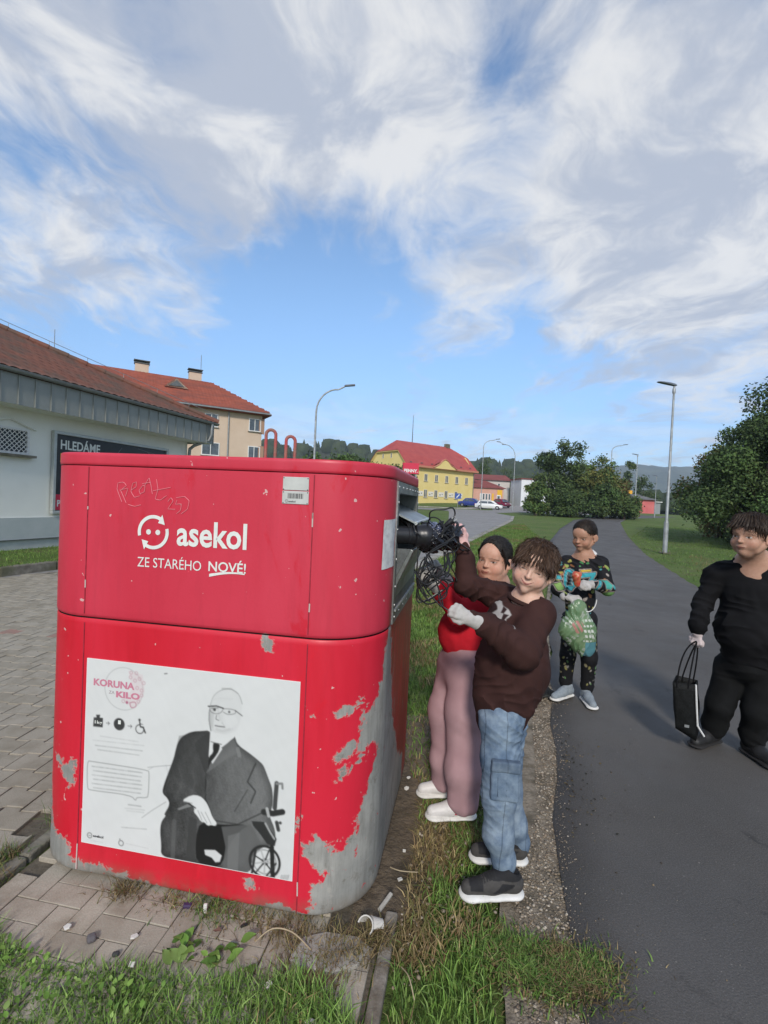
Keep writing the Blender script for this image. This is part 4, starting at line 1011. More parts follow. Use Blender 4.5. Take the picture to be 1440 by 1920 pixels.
# ---- yellow building
yel = local((3.59, 84.8), (13.67, 10.2), 'yellow_building', 'two storey yellow building with half hipped red roof and round topped gable, across the road', 'building', 0)
M_YEL = pm('yellow_render', (.70, .55, .20), (.74, .60, .25), .5, .9)
M_ROOFR = pm('red_sheet_roof', (.36, .055, .05), (.42, .075, .06), .8, .6, .2, 8)
q = MB(); q.prism([(0, 0), (17.06, 0), (17.06, 11), (0, 11)], 1.2, 8.25); q.build('wall', M_YEL, yel)
gw = [(0, 8.24), (11, 8.24), (8.6, 11.0), (2.4, 11.0)]
for u_ in (.0, 16.86): q = MB(); q.prism(gw, 0, .2, lambda x, y, z, u_=u_: (u_+z, x, y)); q.build('gable_wall', M_YEL, yel)
q = MB(); E_ = [(-.5, -.7, 8.05), (17.6, -.7, 8.05), (17.6, 11.7, 8.05), (-.5, 11.7, 8.05), (1.8, 5.5, 13.1), (15.2, 5.5, 13.1), (-.4, 2.2, 10.9), (-.4, 8.8, 10.9), (17.5, 2.2, 10.9), (17.5, 8.8, 10.9)]
q.add(E_, [(0, 1, 8, 5, 4, 6), (2, 3, 7, 4, 5, 9), (6, 4, 7), (8, 9, 5)]); yr = q.build('roof', M_ROOFR, yel)
q = MB(); q.add([(x, y, z-.18) for x, y, z in E_], [(0, 1, 8, 5, 4, 6), (2, 3, 7, 4, 5, 9), (6, 4, 7), (8, 9, 5)]); q.build('roof_underside', M_YEL, yel)
q = MB(); q.box((8.5, -.72, 8.08), (18.2, .14, .34)); q.build('eaves_trim', pm('salmon_trim', (.50, .20, .12)), yel)
ga = [(5.9, 8.0), (11.3, 8.0), (10.8, 8.35), (10.1, 8.6), (9.3, 9.3), (8.5, 9.62), (7.8, 9.3), (7.0, 8.6), (6.4, 8.3)]
q = MB(); q.prism(ga[::-1], -.86, .9, lambda x, y, z: (x, z, y)); q.build('front_gable', M_YEL, yel)
q = MB(); tr = [(5.6, 8.12), (6.4, 8.45), (7.0, 8.75), (7.8, 9.45), (8.5, 9.78), (9.3, 9.45), (10.1, 8.75), (10.8, 8.48), (11.6, 8.12)]; q.tube([(x, -.86, z) for x, z in tr], .14, 4); q.build('gable_trim', pm('salmon_trim', (.50, .20, .12)), yel)
q = MB(); q.add([(5.8, -.7, 8.5), (8.5, -.9, 9.85), (11.4, -.7, 8.5), (8.5, 1.2, 9.85)], [(0, 1, 3), (1, 2, 3)]); q.build('gable_roof', M_ROOFR, yel)
M_YFR = pm('cream_frame', (.66, .60, .45), rough=.6)
for i, u_ in enumerate((2.0, 4.6, 7.2, 9.8, 12.45, 15.1)): window(yel, u_, 6.22, .82, 1.35, v=-.01, panes=2, frame=.09, mat=M_YFR)
for i, u_ in enumerate((2.1, 4.65, 7.2, 9.8, 12.4)): window(yel, u_, 3.35, .82, 1.45, v=-.01, panes=2, frame=.09, mat=M_YFR)
for v_ in (4.5, 7.0):
    o = window(yel, 0, 0, .45, .9, panes=1, frame=.08, mat=M_YFR, sill=False); o.location = (-.02, v_, 10.0); o.rotation_euler = (0, 0, R(-90))
for i, (ua, ub) in enumerate(((2.75, 4.1), (5.3, 6.6), (7.85, 9.2), (10.4, 11.8), (12.95, 14.1))):
    q = MB(); q.box(((ua+ub)/2, -.05, 3.3), (ub-ua, .05, .85)); b_ = q.build('banner', pm('banner_white', (.72, .68, .60)), yel)
    for k in range(2):
        q = MB(); q.box(((ua+ub)/2+(-.3+.55*k), -.08, 3.3+.12*(k-.5)), (.35-.1*k, .01, .16)); q.build('banner_print', M_KERBOLD, b_)
q = MB(); q.box((17.0, -.08, 4.7), (.12, .12, 6.9)); q.build('downpipe', M_GUT, yel)
q = MB(); q.box((14.8, 5.5, 13.3), (1.0, .7, .8)); q.build('chimney', M_KERBOLD, yel)
q = MB(); q.tube([(5.6, 5.5, 12.9), (5.6, 5.5, 18.2)], [.09, .04], 6); q.build('mast', M_STEELDK, yel)
for i in range(7):
    q = MB(); q.box((.8+i*2.5, -.2, 8.75), (.5, .06, .12)); q.build('snow_guard', M_STEELDK, yr)

# ---- low pink building and the grey one behind it
pk = local((17.3, 95.5), (1, .15), 'pink_building', 'low salmon building with dark red hip roof and yellow patch beside the parked cars', 'building', 0)
M_PINKW = pm('salmon_render', (.55, .30, .22), (.60, .34, .26), .6, .9)
M_ROOFD = pm('dark_red_roof', (.18, .045, .04), (.23, .06, .05), .9, .8)
q = MB(); q.prism([(-.2, 0), (6.4, 0), (6.4, 7), (-.2, 7)], 1.4, 5.2); q.build('wall', M_PINKW, pk)
q = MB(); q.add([(-.4, -.4, 5.15), (7.0, -.4, 5.15), (7.0, 7.4, 5.15), (-.4, 7.4, 5.15), (-.4, 3.2, 6.8), (3.6, 3.2, 6.8)], [(0, 1, 5, 4), (1, 2, 5), (2, 3, 4, 5), (3, 0, 4), (3, 2, 1, 0)]); q.build('roof', M_ROOFD, pk)
for u_ in (2.3, 2.9, 3.5): window(pk, u_, 3.4, .5, 1.3, v=-.01, panes=1, frame=.09)
q = MB(); q.box((1.75, -.05, 3.4), (.5, .06, 1.3)); q.build('white_panel', M_WFRAME, pk)
q = MB(); q.box((5.6, -.04, 4.2), (1.0, .06, 1.3)); q.build('yellow_panel', pm('yellow_patch', (.72, .42, .03)), pk)
q = MB(); q.box((4.2, -.03, 3.3), (.35, .05, 1.6)); q.build('yellow_panel', pm('yellow_patch', (.72, .42, .03)), pk)
q = MB(); q.box((5.4, -.05, 2.9), (.8, .06, 1.9)); d_ = q.build('door', M_WFRAME, pk); q = MB(); q.box((5.4, -.09, 3.0), (.5, .02, 1.3)); q.build('pane', M_GLASS, d_)
gb = local((18, 104), (1, .1), 'grey_building', 'pale grey building with long dark red roof behind the salmon building', 'building', 0)
q = MB(); q.prism([(-1, 0), (9.0, 0), (9.0, 7), (-1, 7)], 1.4, 7.3); q.build('wall', pm('pale_render', (.50, .46, .42), (.55, .52, .48), .5), gb)
q = MB(); q.add([(-1.4, -.5, 7.2), (9.5, -.5, 7.2), (9.5, 7.5, 7.2), (-1.4, 7.5, 7.2), (-1.4, 3.5, 8.6), (9.2, 3.5, 8.6)], [(0, 1, 5, 4), (1, 2, 5), (2, 3, 4, 5), (3, 0, 4)]); q.build('roof', M_ROOFD, gb)
for u_ in (4.6, 6.6): window(gb, u_, 6.3, .6, .6, v=-.01, panes=1, frame=.08)
wh = local((27, 96), (1, .1), 'white_building', 'white building glimpsed between the bushes', 'building', 0)
q = MB(); q.prism([(0, 0), (7, 0), (7, 6), (0, 6)], 1, 7.2); q.build('wall', pm('white_wall', (.62, .64, .66), (.7, .71, .72), .5), wh)
q = MB(); q.box((3.5, 3, 7.3), (7.4, 6.4, .2)); q.build('roof', M_ROOFD, wh)
for u_ in (1.2, 3.4, 5.6):
    for z_ in (3.2, 5.6): window(wh, u_, z_, 1.1, 1.2, v=-.01, panes=2, frame=.08)

# ---- red hut at the end of the path
hut = local((49.9, 100), (1, 0), 'red_hut', 'small pink and red hut with low dark roof at the end of the path', 'hut', 0)
M_HUT = pm('pink_hut_wall', (.52, .12, .12), (.58, .17, .16), .6, .9)
q = MB(); q.prism([(-.2, 0), (5.9, 0), (5.9, 5), (-.2, 5)], 1.3, 4.35); q.build('wall', M_HUT, hut)
q = MB(); q.add([(-.7, -.6, 4.35), (6.4, -.6, 4.35), (6.4, 5.6, 4.35), (-.7, 5.6, 4.35), (2.0, 2.5, 5.5), (3.4, 2.5, 5.5)], [(0, 1, 5, 4), (1, 2, 5), (2, 3, 4, 5), (3, 0, 4), (3, 2, 1, 0)]); q.build('roof', pm('grey_bitumen', (.10, .10, .10), (.15, .15, .145), 1), hut)
q = MB(); q.box((2.5, -.03, 3.3), (.7, .04, .9)); q.box((2.5, -.06, 3.3), (.25, .04, 1.15)); q.build('emblem', pm('dark_red_print', (.25, .01, .02)), hut)['kind'] = 'stuff'
q = MB(); q.prism([(5.95, .8), (7.6, .8), (7.6, 3), (5.95, 3)], 1.4, 3.9); q.build('annexe', pm('grey_cladding', (.25, .27, .28)), hut)
q = MB(); q.box((6.8, 1.8, 4.0), (2.0, 2.8, .14)); q.build('annexe_roof', M_WFRAME, hut)

# ================================================================ STREET LAMPS
M_GALV = pm('galvanised_pole', (.30, .32, .33), (.40, .42, .43), 5, .5, .1, 30, metal=.35, c3=(.25, .26, .26), s3=3)
M_LHEAD = pm('lamp_head_grey', (.10, .12, .15), (.14, .16, .19), 5, .5)
def path_lamp(x, y, h, az, label, k=1.0, base_z=None):
    z = gzf(x, y) if base_z is None else base_z
    t = empty('street_lamp', (x, y, z-.03), az, label, 'street lamp', 'street lamps')
    q = MB(); q.lathe([(.085*k, 0), (.085*k, 1.15), (.080*k, 1.2), (.055*k, 1.28), (.035*k, h-.12), (.035*k, h)], 14); q.build('pole', M_GALV, t, smooth=True)
    q = MB(); q.lathe([(.055*k, h-.28), (.058*k, h-.26), (.058*k, h-.12), (.05*k, h-.1)], 12); q.build('collar', M_GALV, t, smooth=True)
    q = MB(); q.box((0, 0, .04), (.30*k, .30*k, .03)); 
    for a in (-1, 1):
        for b in (-1, 1): q.lathe([(.018, 0), (.018, .09), (.004, .1)], 6, None, (a*.11, b*.11, .05))
    q.build('base_plate', M_KERBOLD, t)['kind'] = 'stuff'
    q = MB(); L_ = .62*k
    V = []; 
    for i, (s_, wd, up, dn) in enumerate(((-.08, .05, .03, .03), (0, .075, .05, .045), (.2, .10, .055, .03), (.42, .11, .045, .015), (.60, .09, .03, .01), (.66, .05, .012, .008))):
        for a, b in ((-1, -.6), (-1, .2), (-.6, 1), (.6, 1), (1, .2), (1, -.6)): V.append((-s_*k, a*wd*k, h+.03+s_*.13*k+(up if b > 0 else dn)*b*k))
    F = [(i*6+j, i*6+(j+1) % 6, (i+1)*6+(j+1) % 6, (i+1)*6+j) for i in range(5) for j in range(6)]+[tuple(range(6))[::-1], tuple(range(30, 36))]
    q.add(V, F); q.build('lamp_head', M_LHEAD, t, smooth=True)
    return t
path_lamp(10.8, 18.46, 6.40, R(2), 'grey path lamp on the grass nearest the viewer, right of the path')
path_lamp(43.5, 84.0, 10.2, R(5), 'second straight path lamp, in front of the red hut', 1.6)
path_lamp(38.6, 69.0, 6.0, R(5), 'short thin path lamp at the right corner of the red hut', .9)
def road_lamp(x, y, h, reach, az, label, drop=1.6, double=False, r=.09, base_z=None):
    z = gzf(x, y) if base_z is None else base_z
    t = empty('street_lamp', (x, y, z-.03), az, label, 'street lamp', 'street lamps')
    pts = [(0, 0, 0), (0, 0, 1.2), (0, 0, 1.3), (0, 0, h-drop)]; rs = [r, r, r*.75, r*.6]
    for q_ in np.linspace(.15, 1, 8): pts.append((reach*.75*(1-math.cos(q_*math.pi/2))*1.0, 0, h-drop+drop*.86*math.sin(q_*math.pi/2))); rs.append(r*.5)
    pts.append((reach, 0, h)); rs.append(r*.4)
    q = MB(); q.tube(pts, rs, 10); q.build('pole', M_GALV, t, smooth=True)
    q = MB(); q.box((reach+.22, 0, h+.05), (.62, .22, .10), M=Matrix.Rotation(R(-8), 3, 'Y')); q.build('lamp_head', M_LHEAD, t, bevel=.03)
    if double:
        q = MB(); q.tube([(reach*.18, 0, h-drop*.45), (reach*.45, .3, h-drop*.22), (reach*.7, .5, h-drop*.2)], r*.4, 8); q.build('arm', M_GALV, t, smooth=True)
        q = MB(); q.box((reach*.7+.2, .55, h-drop*.19), (.6, .2, .1)); q.build('lamp_head', M_LHEAD, t, bevel=.03)
    return t
road_lamp(-4.17, 28, 8.0, 1.65, R(5), 'tall curved street lamp directly behind the red container')
road_lamp(14.95, 75, 11.0, 2.0, R(5), 'curved street lamp in front of the salmon building', 1.3)
road_lamp(19.9, 75, 10.6, 2.4, R(175), 'street lamp with two arms, left of the tall bushes', 2.2, True)
road_lamp(32.5, 70, 10.4, 1.8, R(5), 'curved street lamp rising out of the bushes before the blue ridge', 1.0)
road_lamp(61.0, 116, 9.5, 1.5, R(178), 'faint curved street lamp behind the hut roof', 1.2)

# ================================================================ SIGNS
M_BLUE = pm('blue_sign', (.03, .08, .32), rough=.5)
sg = empty('road_sign', (12.1, 80, gzf(12.1, 80)), 0, 'blue square road sign on a post before the yellow building', 'sign')
q = MB(); q.tube([(0, 0, 0), (0, 0, 2.4)], .035, 6); q.build('post', M_GALV, sg)
q = MB(); q.box((0, -.05, 1.95), (1.0, .04, .9)); b_ = q.build('panel', M_BLUE, sg)
q = MB(); q.add([(-.3, -.08, 1.7), (-.15, -.08, 1.65), (.3, -.08, 2.2), (.18, -.08, 2.28)], [(0, 1, 2, 3)]); q.build('white_arrow', M_WHITEP, b_)
px_, py_ = 3.35, 66.0
ps_ = empty('shop_sign', (px_, py_, gzf(px_, py_)), R(10), 'red PENNY. shop sign in front of the yellow building', 'sign')
q = MB(); q.box((0, 0, 5.35), (2.2, .5, 1.45)); b_ = q.build('sign_box', M_CRIM, ps_)
for a in (-.8, .8): q = MB(); q.tube([(a, 0, 0), (a, 0, 4.65)], .08, 8); q.build('post', M_GALV, ps_)
def flat_text(name, body, M, u0, u1, z0, z1, mat, par, off=.03, b=0):
    return fit_text(name, body, u0, u1, z0, z1, mat, b=b, offset=off, parent=par)
flat_text('lettering', 'PENNY.', None, -.95, .95, 4.80, 5.25, M_WHITEP, b_, .04, -.262)
bs = empty('bus_stop_sign', (46.5, 92, gzf(46.5, 92)), 0, 'stop post with a yellow box and white plates beside the red hut', 'sign')
q = MB(); q.tube([(0, 0, 0), (0, 0, 3.9)], .05, 6); q.build('post', M_GALV, bs)
q = MB(); q.box((0, -.06, 3.9), (.85, .2, .65)); q.build('yellow_box', pm('orange_yellow', (.75, .38, .03)), bs)
q = MB(); q.box((.1, -.06, 2.45), (.62, .05, .6)); q.build('plate', M_WFRAME, bs)
q = MB(); q.box((.1, -.06, 1.75), (.55, .05, .5)); q.build('plate', M_STEELDK, bs)
bo = empty('bollard', (4.0, 62.6, gzf(4, 62.6)), 0, 'short concrete bollard on the verge before the yellow building', 'bollard')
q = MB(); q.lathe([(.14, 0), (.13, .8), (.08, .9)], 8); q.build('post', M_KERBOLD, bo)

# ================================================================ CARS
M_TYRE = pm('tyre', (.02, .02, .022), rough=.9); M_RIM = pm('rim', (.35, .36, .37), rough=.4, metal=.5)
M_LAMPC = pm('headlamp', (.6, .62, .65), rough=.15, spec=.8)
def car(x, y, rz, paint, label, L_=4.4, H_=1.48, Wd=1.78, estate=False):
    t = empty('parked_car', (x, y, gzf(x, y)), rz, label, 'car', 'cars parked by the salmon building')
    sec = [(-L_/2, .42, .72, .70), (-L_/2+.06, .30, .86, .78), (-L_/2+.5, .26, .95, .86), (-.9, .24, .93, .89), (.6, .24, .90, .89), (L_/2-.75, .26, .82, .86), (L_/2-.15, .30, .70, .78), (L_/2, .38, .58, .66)]
    V = []; F = []
    for (xx_, zb, zt_, hw) in sec:
        for a, z in ((-.92, zb), (-1, zb+.18), (-1, zt_-.12), (-.90, zt_), (.90, zt_), (1, zt_-.12), (1, zb+.18), (.92, zb)): V.append((xx_, a*hw, z))
    for i in range(len(sec)-1):
        for j in range(8): F.append((i*8+j, (i+1)*8+j, (i+1)*8+(j+1) % 8, i*8+(j+1) % 8))
    F += [tuple(range(8)), tuple(range(8*(len(sec)-1), 8*len(sec)))[::-1]]
    q = MB(); q.add(V, F); q.build('body', paint, t, smooth=True)
    back = -L_/2+(.35 if estate else .75); rt = -L_/2+(.75 if estate else 1.3)
    gh = [(back, .90), (rt, H_-.04), (rt+.3, H_), (.35, H_), (.75, H_-.06), (1.45, .88)]
    q = MB(); V = [(x_, -(.80 if z < 1 else .62), z) for x_, z in gh]+[(x_, (.80 if z < 1 else .62), z) for x_, z in gh]; n = len(gh)
    q.add(V, [tuple(range(n)), tuple(range(n, 2*n))[::-1]]+[(i, n+i, n+(i+1) % n, (i+1) % n) for i in range(n)]); cb = q.build('cabin', paint, t)
    for sgn in (-1, 1):
        yb, yt = sgn*.80, sgn*.64
        def pt(x_, z, o_=.012): f = (z-.9)/(H_-.04-.9); return (x_, (yb+(yt-yb)*f)+sgn*o_, z)
        for (a, b, c_, d) in ((back+.30, rt+.15, -.20, -.20), (-.12, -.12, .35, .98)):
            z1_ = H_-.13
            q = MB(); q.add([pt(a, .95), pt(d if d != -.20 else -.20, .95), pt(c_, z1_), pt(b, z1_)], [(0, 1, 2, 3)]); q.build('side_window', M_GLASS, cb)
    q = MB(); q.add([(1.40, -.70, .93), (1.40, .70, .93), (.80, .56, H_-.12), (.80, -.56, H_-.12)], [(0, 1, 2, 3)])
    ws = q.build('windscreen', M_GLASS, cb); ws.location = (.03, 0, .02)
    for xx_ in (-L_/2+.85, L_/2-.85):
        for sgn in (-1, 1):
            q = MB(); q.lathe([(.30, -.10), (.32, -.07), (.32, .07), (.30, .10)], 16, Matrix.Rotation(R(90), 3, 'X'), (xx_, sgn*.80, .32)); w2 = q.build('wheel', M_TYRE, t, smooth=True)
            q = MB(); q.lathe([(.19, -.105), (.19, .105)], 12, Matrix.Rotation(R(90), 3, 'X'), (xx_, sgn*.80, .32)); q.build('rim', M_RIM, w2)
    for sgn in (-1, 1):
        q = MB(); q.box((L_/2-.10, sgn*.58, .66), (.16, .26, .14)); q.build('headlight', M_LAMPC, t, bevel=.02)
        q = MB(); q.box((-L_/2+.02, sgn*.60, .78), (.08, .22, .16)); q.build('tail_light', M_CRIM, t)
    q = MB(); q.box((L_/2-.02, 0, .48), (.06, 1.0, .12)); q.build('grille', M_TYRE, t)
    return t
car(17.2, 79.5, R(-18), pm('white_car_paint', (.72, .73, .74), rough=.25), 'white estate car parked in front of the salmon building', 4.5, 1.45, estate=True)
car(15.0, 84.0, R(-30), pm('blue_car_paint', (.03, .05, .22), rough=.25), 'dark blue car parked behind the white estate car', 4.2, 1.5)
car(20.5, 85.5, R(-60), pm('dark_red_car_paint', (.22, .015, .05), rough=.25), 'dark red car parked just right of the white estate car', 4.0, 1.5)
car(24.3, 79.0, R(-75), pm('white_car_paint', (.72, .73, .74)), 'white car half hidden behind the bushes', 4.2, 1.5)

# ================================================================ HILLS AND WOODS
def hill(name, pts, dist, depth, mat, zf=0.0, nx_=90, ny_=24, rough=.02):
    """pts: (x/y, z/y) ridge profile; a rounded ridge with real depth at distance dist"""
    tx = np.array([p[0] for p in pts]); tz = np.array([p[1] for p in pts]); T = np.linspace(tx[0], tx[-1], nx_); H_ = np.interp(T, tx, tz)*dist
    H_ = np.convolve(np.pad(H_, 2, 'edge'), [.1, .2, .4, .2, .1], 'valid')
    S_ = np.linspace(-1, 1, ny_); V = []
    for s_ in S_:
        y = dist+s_*depth; prof_ = math.cos(s_*math.pi/2)**.8 if abs(s_) < 1 else 0
        V.append(np.stack([T*dist*(1+.12*s_), np.full(nx_, y), H_*prof_*(1+rough*np.sin(T*130+s_*7)+rough*np.sin(T*61-s_*15))+(1-prof_)*zf], -1))
    V = np.concatenate(V); I = np.arange(nx_*ny_).reshape(ny_, nx_)
    F = np.stack([I[:-1, :-1], I[:-1, 1:], I[1:, 1:], I[1:, :-1]], -1).reshape(-1, 4)
    o = npmesh(name, V, F, mat, smooth=True); o['kind'] = 'structure'; return o, T, H_
M_WOODH = pm('wooded_hill', (.022, .040, .020), (.045, .070, .030), .06, .95, 1.0, .25, c3=(.06, .065, .03), s3=.02, bdist=6)
M_RIDGE = pm('far_ridge', (.03, .055, .035), (.05, .08, .045), .012, .95, 1.0, .05, c3=(.10, .13, .07), s3=.004, bdist=15)
hill('hill', [(-1.3, .01), (-.6, .05), (-.3, .085), (-.14, .100), (-.09, .096), (-.03, .088), (.04, .083), (.10, .072), (.2, .058), (.30, .072), (.36, .070), (.42, .04), (.5, .0)], 420, 160, M_WOODH)
hill('ridge', [(.15, .02), (.28, .058), (.36, .080), (.43, .092), (.50, .097), (.60, .0965), (.72, .092), (.9, .07), (1.2, .03), (1.5, .0)], 1700, 550, M_RIDGE)
# woodland on the near hill and beyond the field: one mass
def conifer_mesh(seg=6):
    V = []; F = []
    for (z0, z1, r) in ((.12, .55, .30), (.35, .80, .23), (.6, 1.0, .14)):
        b = len(V)
        for i in range(seg): a = 2*math.pi*i/seg+z0*5; V.append((r*math.cos(a), r*math.sin(a), z0))
        V.append((0, 0, z1)); F += [(b+i, b+(i+1) % seg, b+seg) for i in range(seg)]
    return np.array(V), np.array(F)
def round_mesh():
    bm = bmesh.new(); bmesh.ops.create_icosphere(bm, subdivisions=2, radius=.5)
    rr = random.Random(5)
    for v in bm.verts: v.co *= rr.uniform(.78, 1.12); v.co.z = v.co.z*1.15+.5
    bm.faces.ensure_lookup_table(); V = np.array([v.co[:] for v in bm.verts]); F = np.array([[v.index for v in f.verts] for f in bm.faces]); bm.free(); return V, F
M_FARTREE = pm('far_trees', (.020, .038, .018), (.05, .07, .028), .09, .95, 1, 1.2, bdist=.6)
cv, cf = conifer_mesh(); rvv, rvf = round_mesh(); Tc, Tr = [], []
for i in range(900):
    t = random.uniform(-.55, .42); y = random.uniform(170, 400); s_ = (y-420)/160
    base = 1.9 if s_ < -1 else 2+math.cos(max(-1, s_)*math.pi/2)**.8*np.interp(t, [-.6, -.14, .1, .3, .42], [.05, .097, .07, .07, .04])*420*.92
    (Tc if random.random() < .5 else Tr).append((t*y, y, base-1, random.uniform(0, 6), random.uniform(7, 14)))
for i in range(260):
    t = random.uniform(.36, 1.2); y = random.uniform(150, 330); Tr.append((t*y, y, 1.5, random.uniform(0, 6), random.uniform(5, 9)))
scatter_mesh('conifer_wood', cv, cf, Tc, M_FARTREE)['kind'] = 'stuff'
scatter_mesh('mixed_wood', rvv, rvf, Tr, M_FARTREE)['kind'] = 'stuff'

# ================================================================ TREES AND BUSHES (leaf-sized faces on clumps)
M_LEAF = pm('foliage', (1, 1, 1), vcol=True, rough=.75, spec=.25)
M_BARK = pm('bark', (.06, .045, .03), (.12, .09, .065), 12, .95, .8, 30)
def leaves(blobs, n, size, cols, seed, aspect=.6, droop=.3):
    rg = np.random.default_rng(seed)
    B = np.array(blobs, float); vol = B[:, 3]**2; pick = rg.choice(len(B), n, p=vol/vol.sum())
    d = rg.normal(size=(n, 3)); d /= np.linalg.norm(d, axis=1)[:, None]
    rr = B[pick, 3]*(rg.uniform(0, 1, n)**.35)*(1+.12*rg.normal(size=n))
    sq_ = np.ones((n, 3)); sq_[:, 2] = .85
    C = B[pick, :3]+d*rr[:, None]*sq_
    # little twig bunches
    bunch = rg.integers(0, max(2, n//7), n); off = rg.normal(size=(max(2, n//7), 3))*size*1.3
    C = C+off[bunch]*.9
    nrm = d*.7+rg.normal(size=(n, 3))*.8; nrm[:, 2] += .3; nrm /= np.linalg.norm(nrm, axis=1)[:, None]
    t = np.cross(nrm, rg.normal(size=(n, 3))); t /= np.maximum(np.linalg.norm(t, axis=1)[:, None], 1e-6); b = np.cross(nrm, t)
    s_ = size*rg.uniform(.6, 1.35, n)[:, None]
    V = np.stack([C-t*s_, C-b*s_*aspect, C+t*s_, C+b*s_*aspect], 1).reshape(-1, 3)
    F = np.arange(4*n).reshape(n, 4)
    ci = rg.integers(0, len(cols), n); bc = rg.integers(0, len(cols), len(B))[pick]; ci = np.where(rg.random(n) < .55, bc, ci)
    col = np.array(cols)[ci]*rg.uniform(.75, 1.25, (n, 1)); col = np.repeat(col, 4, 0)
    return V, F, col
def tree(name, x, y, blobs, n, size, cols, seed, label, cat, trunk=.15, th=None, group=None, limbs=5):
    z = gzf(x, y)-.05; t = empty(name, (x, y, z), 0, label, cat, group)
    V, F, col = leaves(blobs, n, size, cols, seed)
    V[:, 2] = np.maximum(V[:, 2], .03)
    npmesh('crown', V, F, M_LEAF, t, col=col)
    rr = random.Random(seed); B = sorted(blobs, key=lambda q: -q[3]); top = max(b[2] for b in blobs)
    q = MB(); th = th or top*.8
    q.tube([(0, 0, 0), (trunk*.3, 0, th*.35), (-trunk*.3, trunk*.2, th*.7), (0, 0, th)], [trunk*1.2, trunk*.9, trunk*.55, trunk*.15], 8); q.build('trunk', M_BARK, t, smooth=True)
    for k in range(min(limbs, len(B))):
        b = B[k]; z0 = min(th*.75, max(.3, b[2]*.45)); q = MB()
        q.tube([(0, 0, z0), (b[0]*.5, b[1]*.5, (z0+b[2])*.5+.1), (b[0]*.95, b[1]*.95, b[2]+b[3]*.3)], [trunk*.5, trunk*.32, trunk*.08], 6); q.build('limb', M_BARK, t, smooth=True)
    return t
GD = [(.048, .082, .026), (.070, .112, .035), (.034, .058, .022), (.092, .128, .042)]
GY = [(.12, .14, .035), (.16, .155, .04), (.08, .12, .035), (.17, .13, .05)]
GM = [(.075, .13, .035), (.10, .165, .045), (.055, .09, .03)]
def blobset(seed, w, d, h, n, r0, r1, zlow=.8, dome=1.0):
    rr = random.Random(seed); out = []
    for i in range(n):
        a = rr.uniform(0, 2*math.pi); q_ = math.sqrt(rr.random()); f = rr.random()
        zz_ = zlow+(h-zlow)*f; sh_ = math.sqrt(max(.08, 1-(f**1.6)*dome))
        out.append((w*q_*math.cos(a)*sh_, d*q_*math.sin(a)*sh_, zz_, rr.uniform(r0, r1)*(1.05-.35*f)))
    return out
# right-hand trees, crowns down to the grass
tree('leafy_tree', 18.6, 23.5, blobset(1, 3.1, 3.0, 6.3, 60, .75, 1.30, .65, .66), 56000, .075, GD+[GM[0]], 11, 'dark dense tree nearest the path on the right, crown touching the grass', 'tree', .22, group='trees right of the path')
tree('leafy_tree', 22.6, 25.5, blobset(2, 4.2, 3.8, 8.2, 74, 1.0, 1.6, .9, .62), 64000, .085, GD, 12, 'tallest dark tree at the right edge behind the boy in black', 'tree', .3, group='trees right of the path')
tree('leafy_tree', 22.0, 31.5, blobset(3, 2.4, 2.6, 5.6, 26, .8, 1.2, .9, .8), 18000, .10, [GY[0], GY[3], GD[1], (.13, .09, .04)], 13, 'lower tree with yellowing leaves behind the nearest lamp', 'tree', .18, group='trees right of the path')
tree('leafy_tree', 29.5, 24.0, blobset(4, 4.5, 4, 9.5, 40, 1.1, 1.8, 1.0, .7), 16000, .14, GD, 14, 'dark tree beyond the right edge of the picture', 'tree', .3, group='trees right of the path')
# middle clump
mid = [(18.0, 57.5, 1.7, 3.8, 7, GM+[GY[0]], 'small light green bush at the left end of the middle clump'), (20.3, 60, 2.8, 7.8, 12, GD, 'dark round tree in the left of the middle clump'),
       (23.2, 61, 3.0, 9.6, 15, GD+[GY[2]], 'tallest feathery tree of the middle clump'), (26.4, 60.0, 3.0, 7.4, 12, [GY[0], GY[1], GM[1], GD[1]], 'yellow green willow-like tree in the middle clump'),
       (29.0, 61, 2.6, 5.8, 10, [GY[2], GY[3], GD[1]], 'olive brown bush right of the middle clump'), (31.0, 63, 2.0, 5.0, 9, [GY[2], (.10, .075, .04), GD[1]], 'brownish bush at the right end of the middle clump'),
       (21.7, 56.5, 1.9, 3.2, 7, GD, 'low dark bush in front of the middle clump'), (25.4, 56.0, 2.2, 3.9, 8, GD+[GM[0]], 'low green bush at the foot of the yellow green tree'),
       (28.6, 57.5, 2.0, 3.2, 7, [GD[1], GY[2]], 'low olive bush beside the path bend')]
for i, (x, y, w_, h_, nb, cl, lb) in enumerate(mid):
    tree('bushy_tree', x, y, blobset(20+i, w_*.80, w_*.7, h_*random.uniform(.88, 1.02), nb*3, w_*.18, w_*.40, .7, .68), 8500, .14, cl, 30+i, lb, 'tree', .14, group='trees of the middle clump', limbs=4)
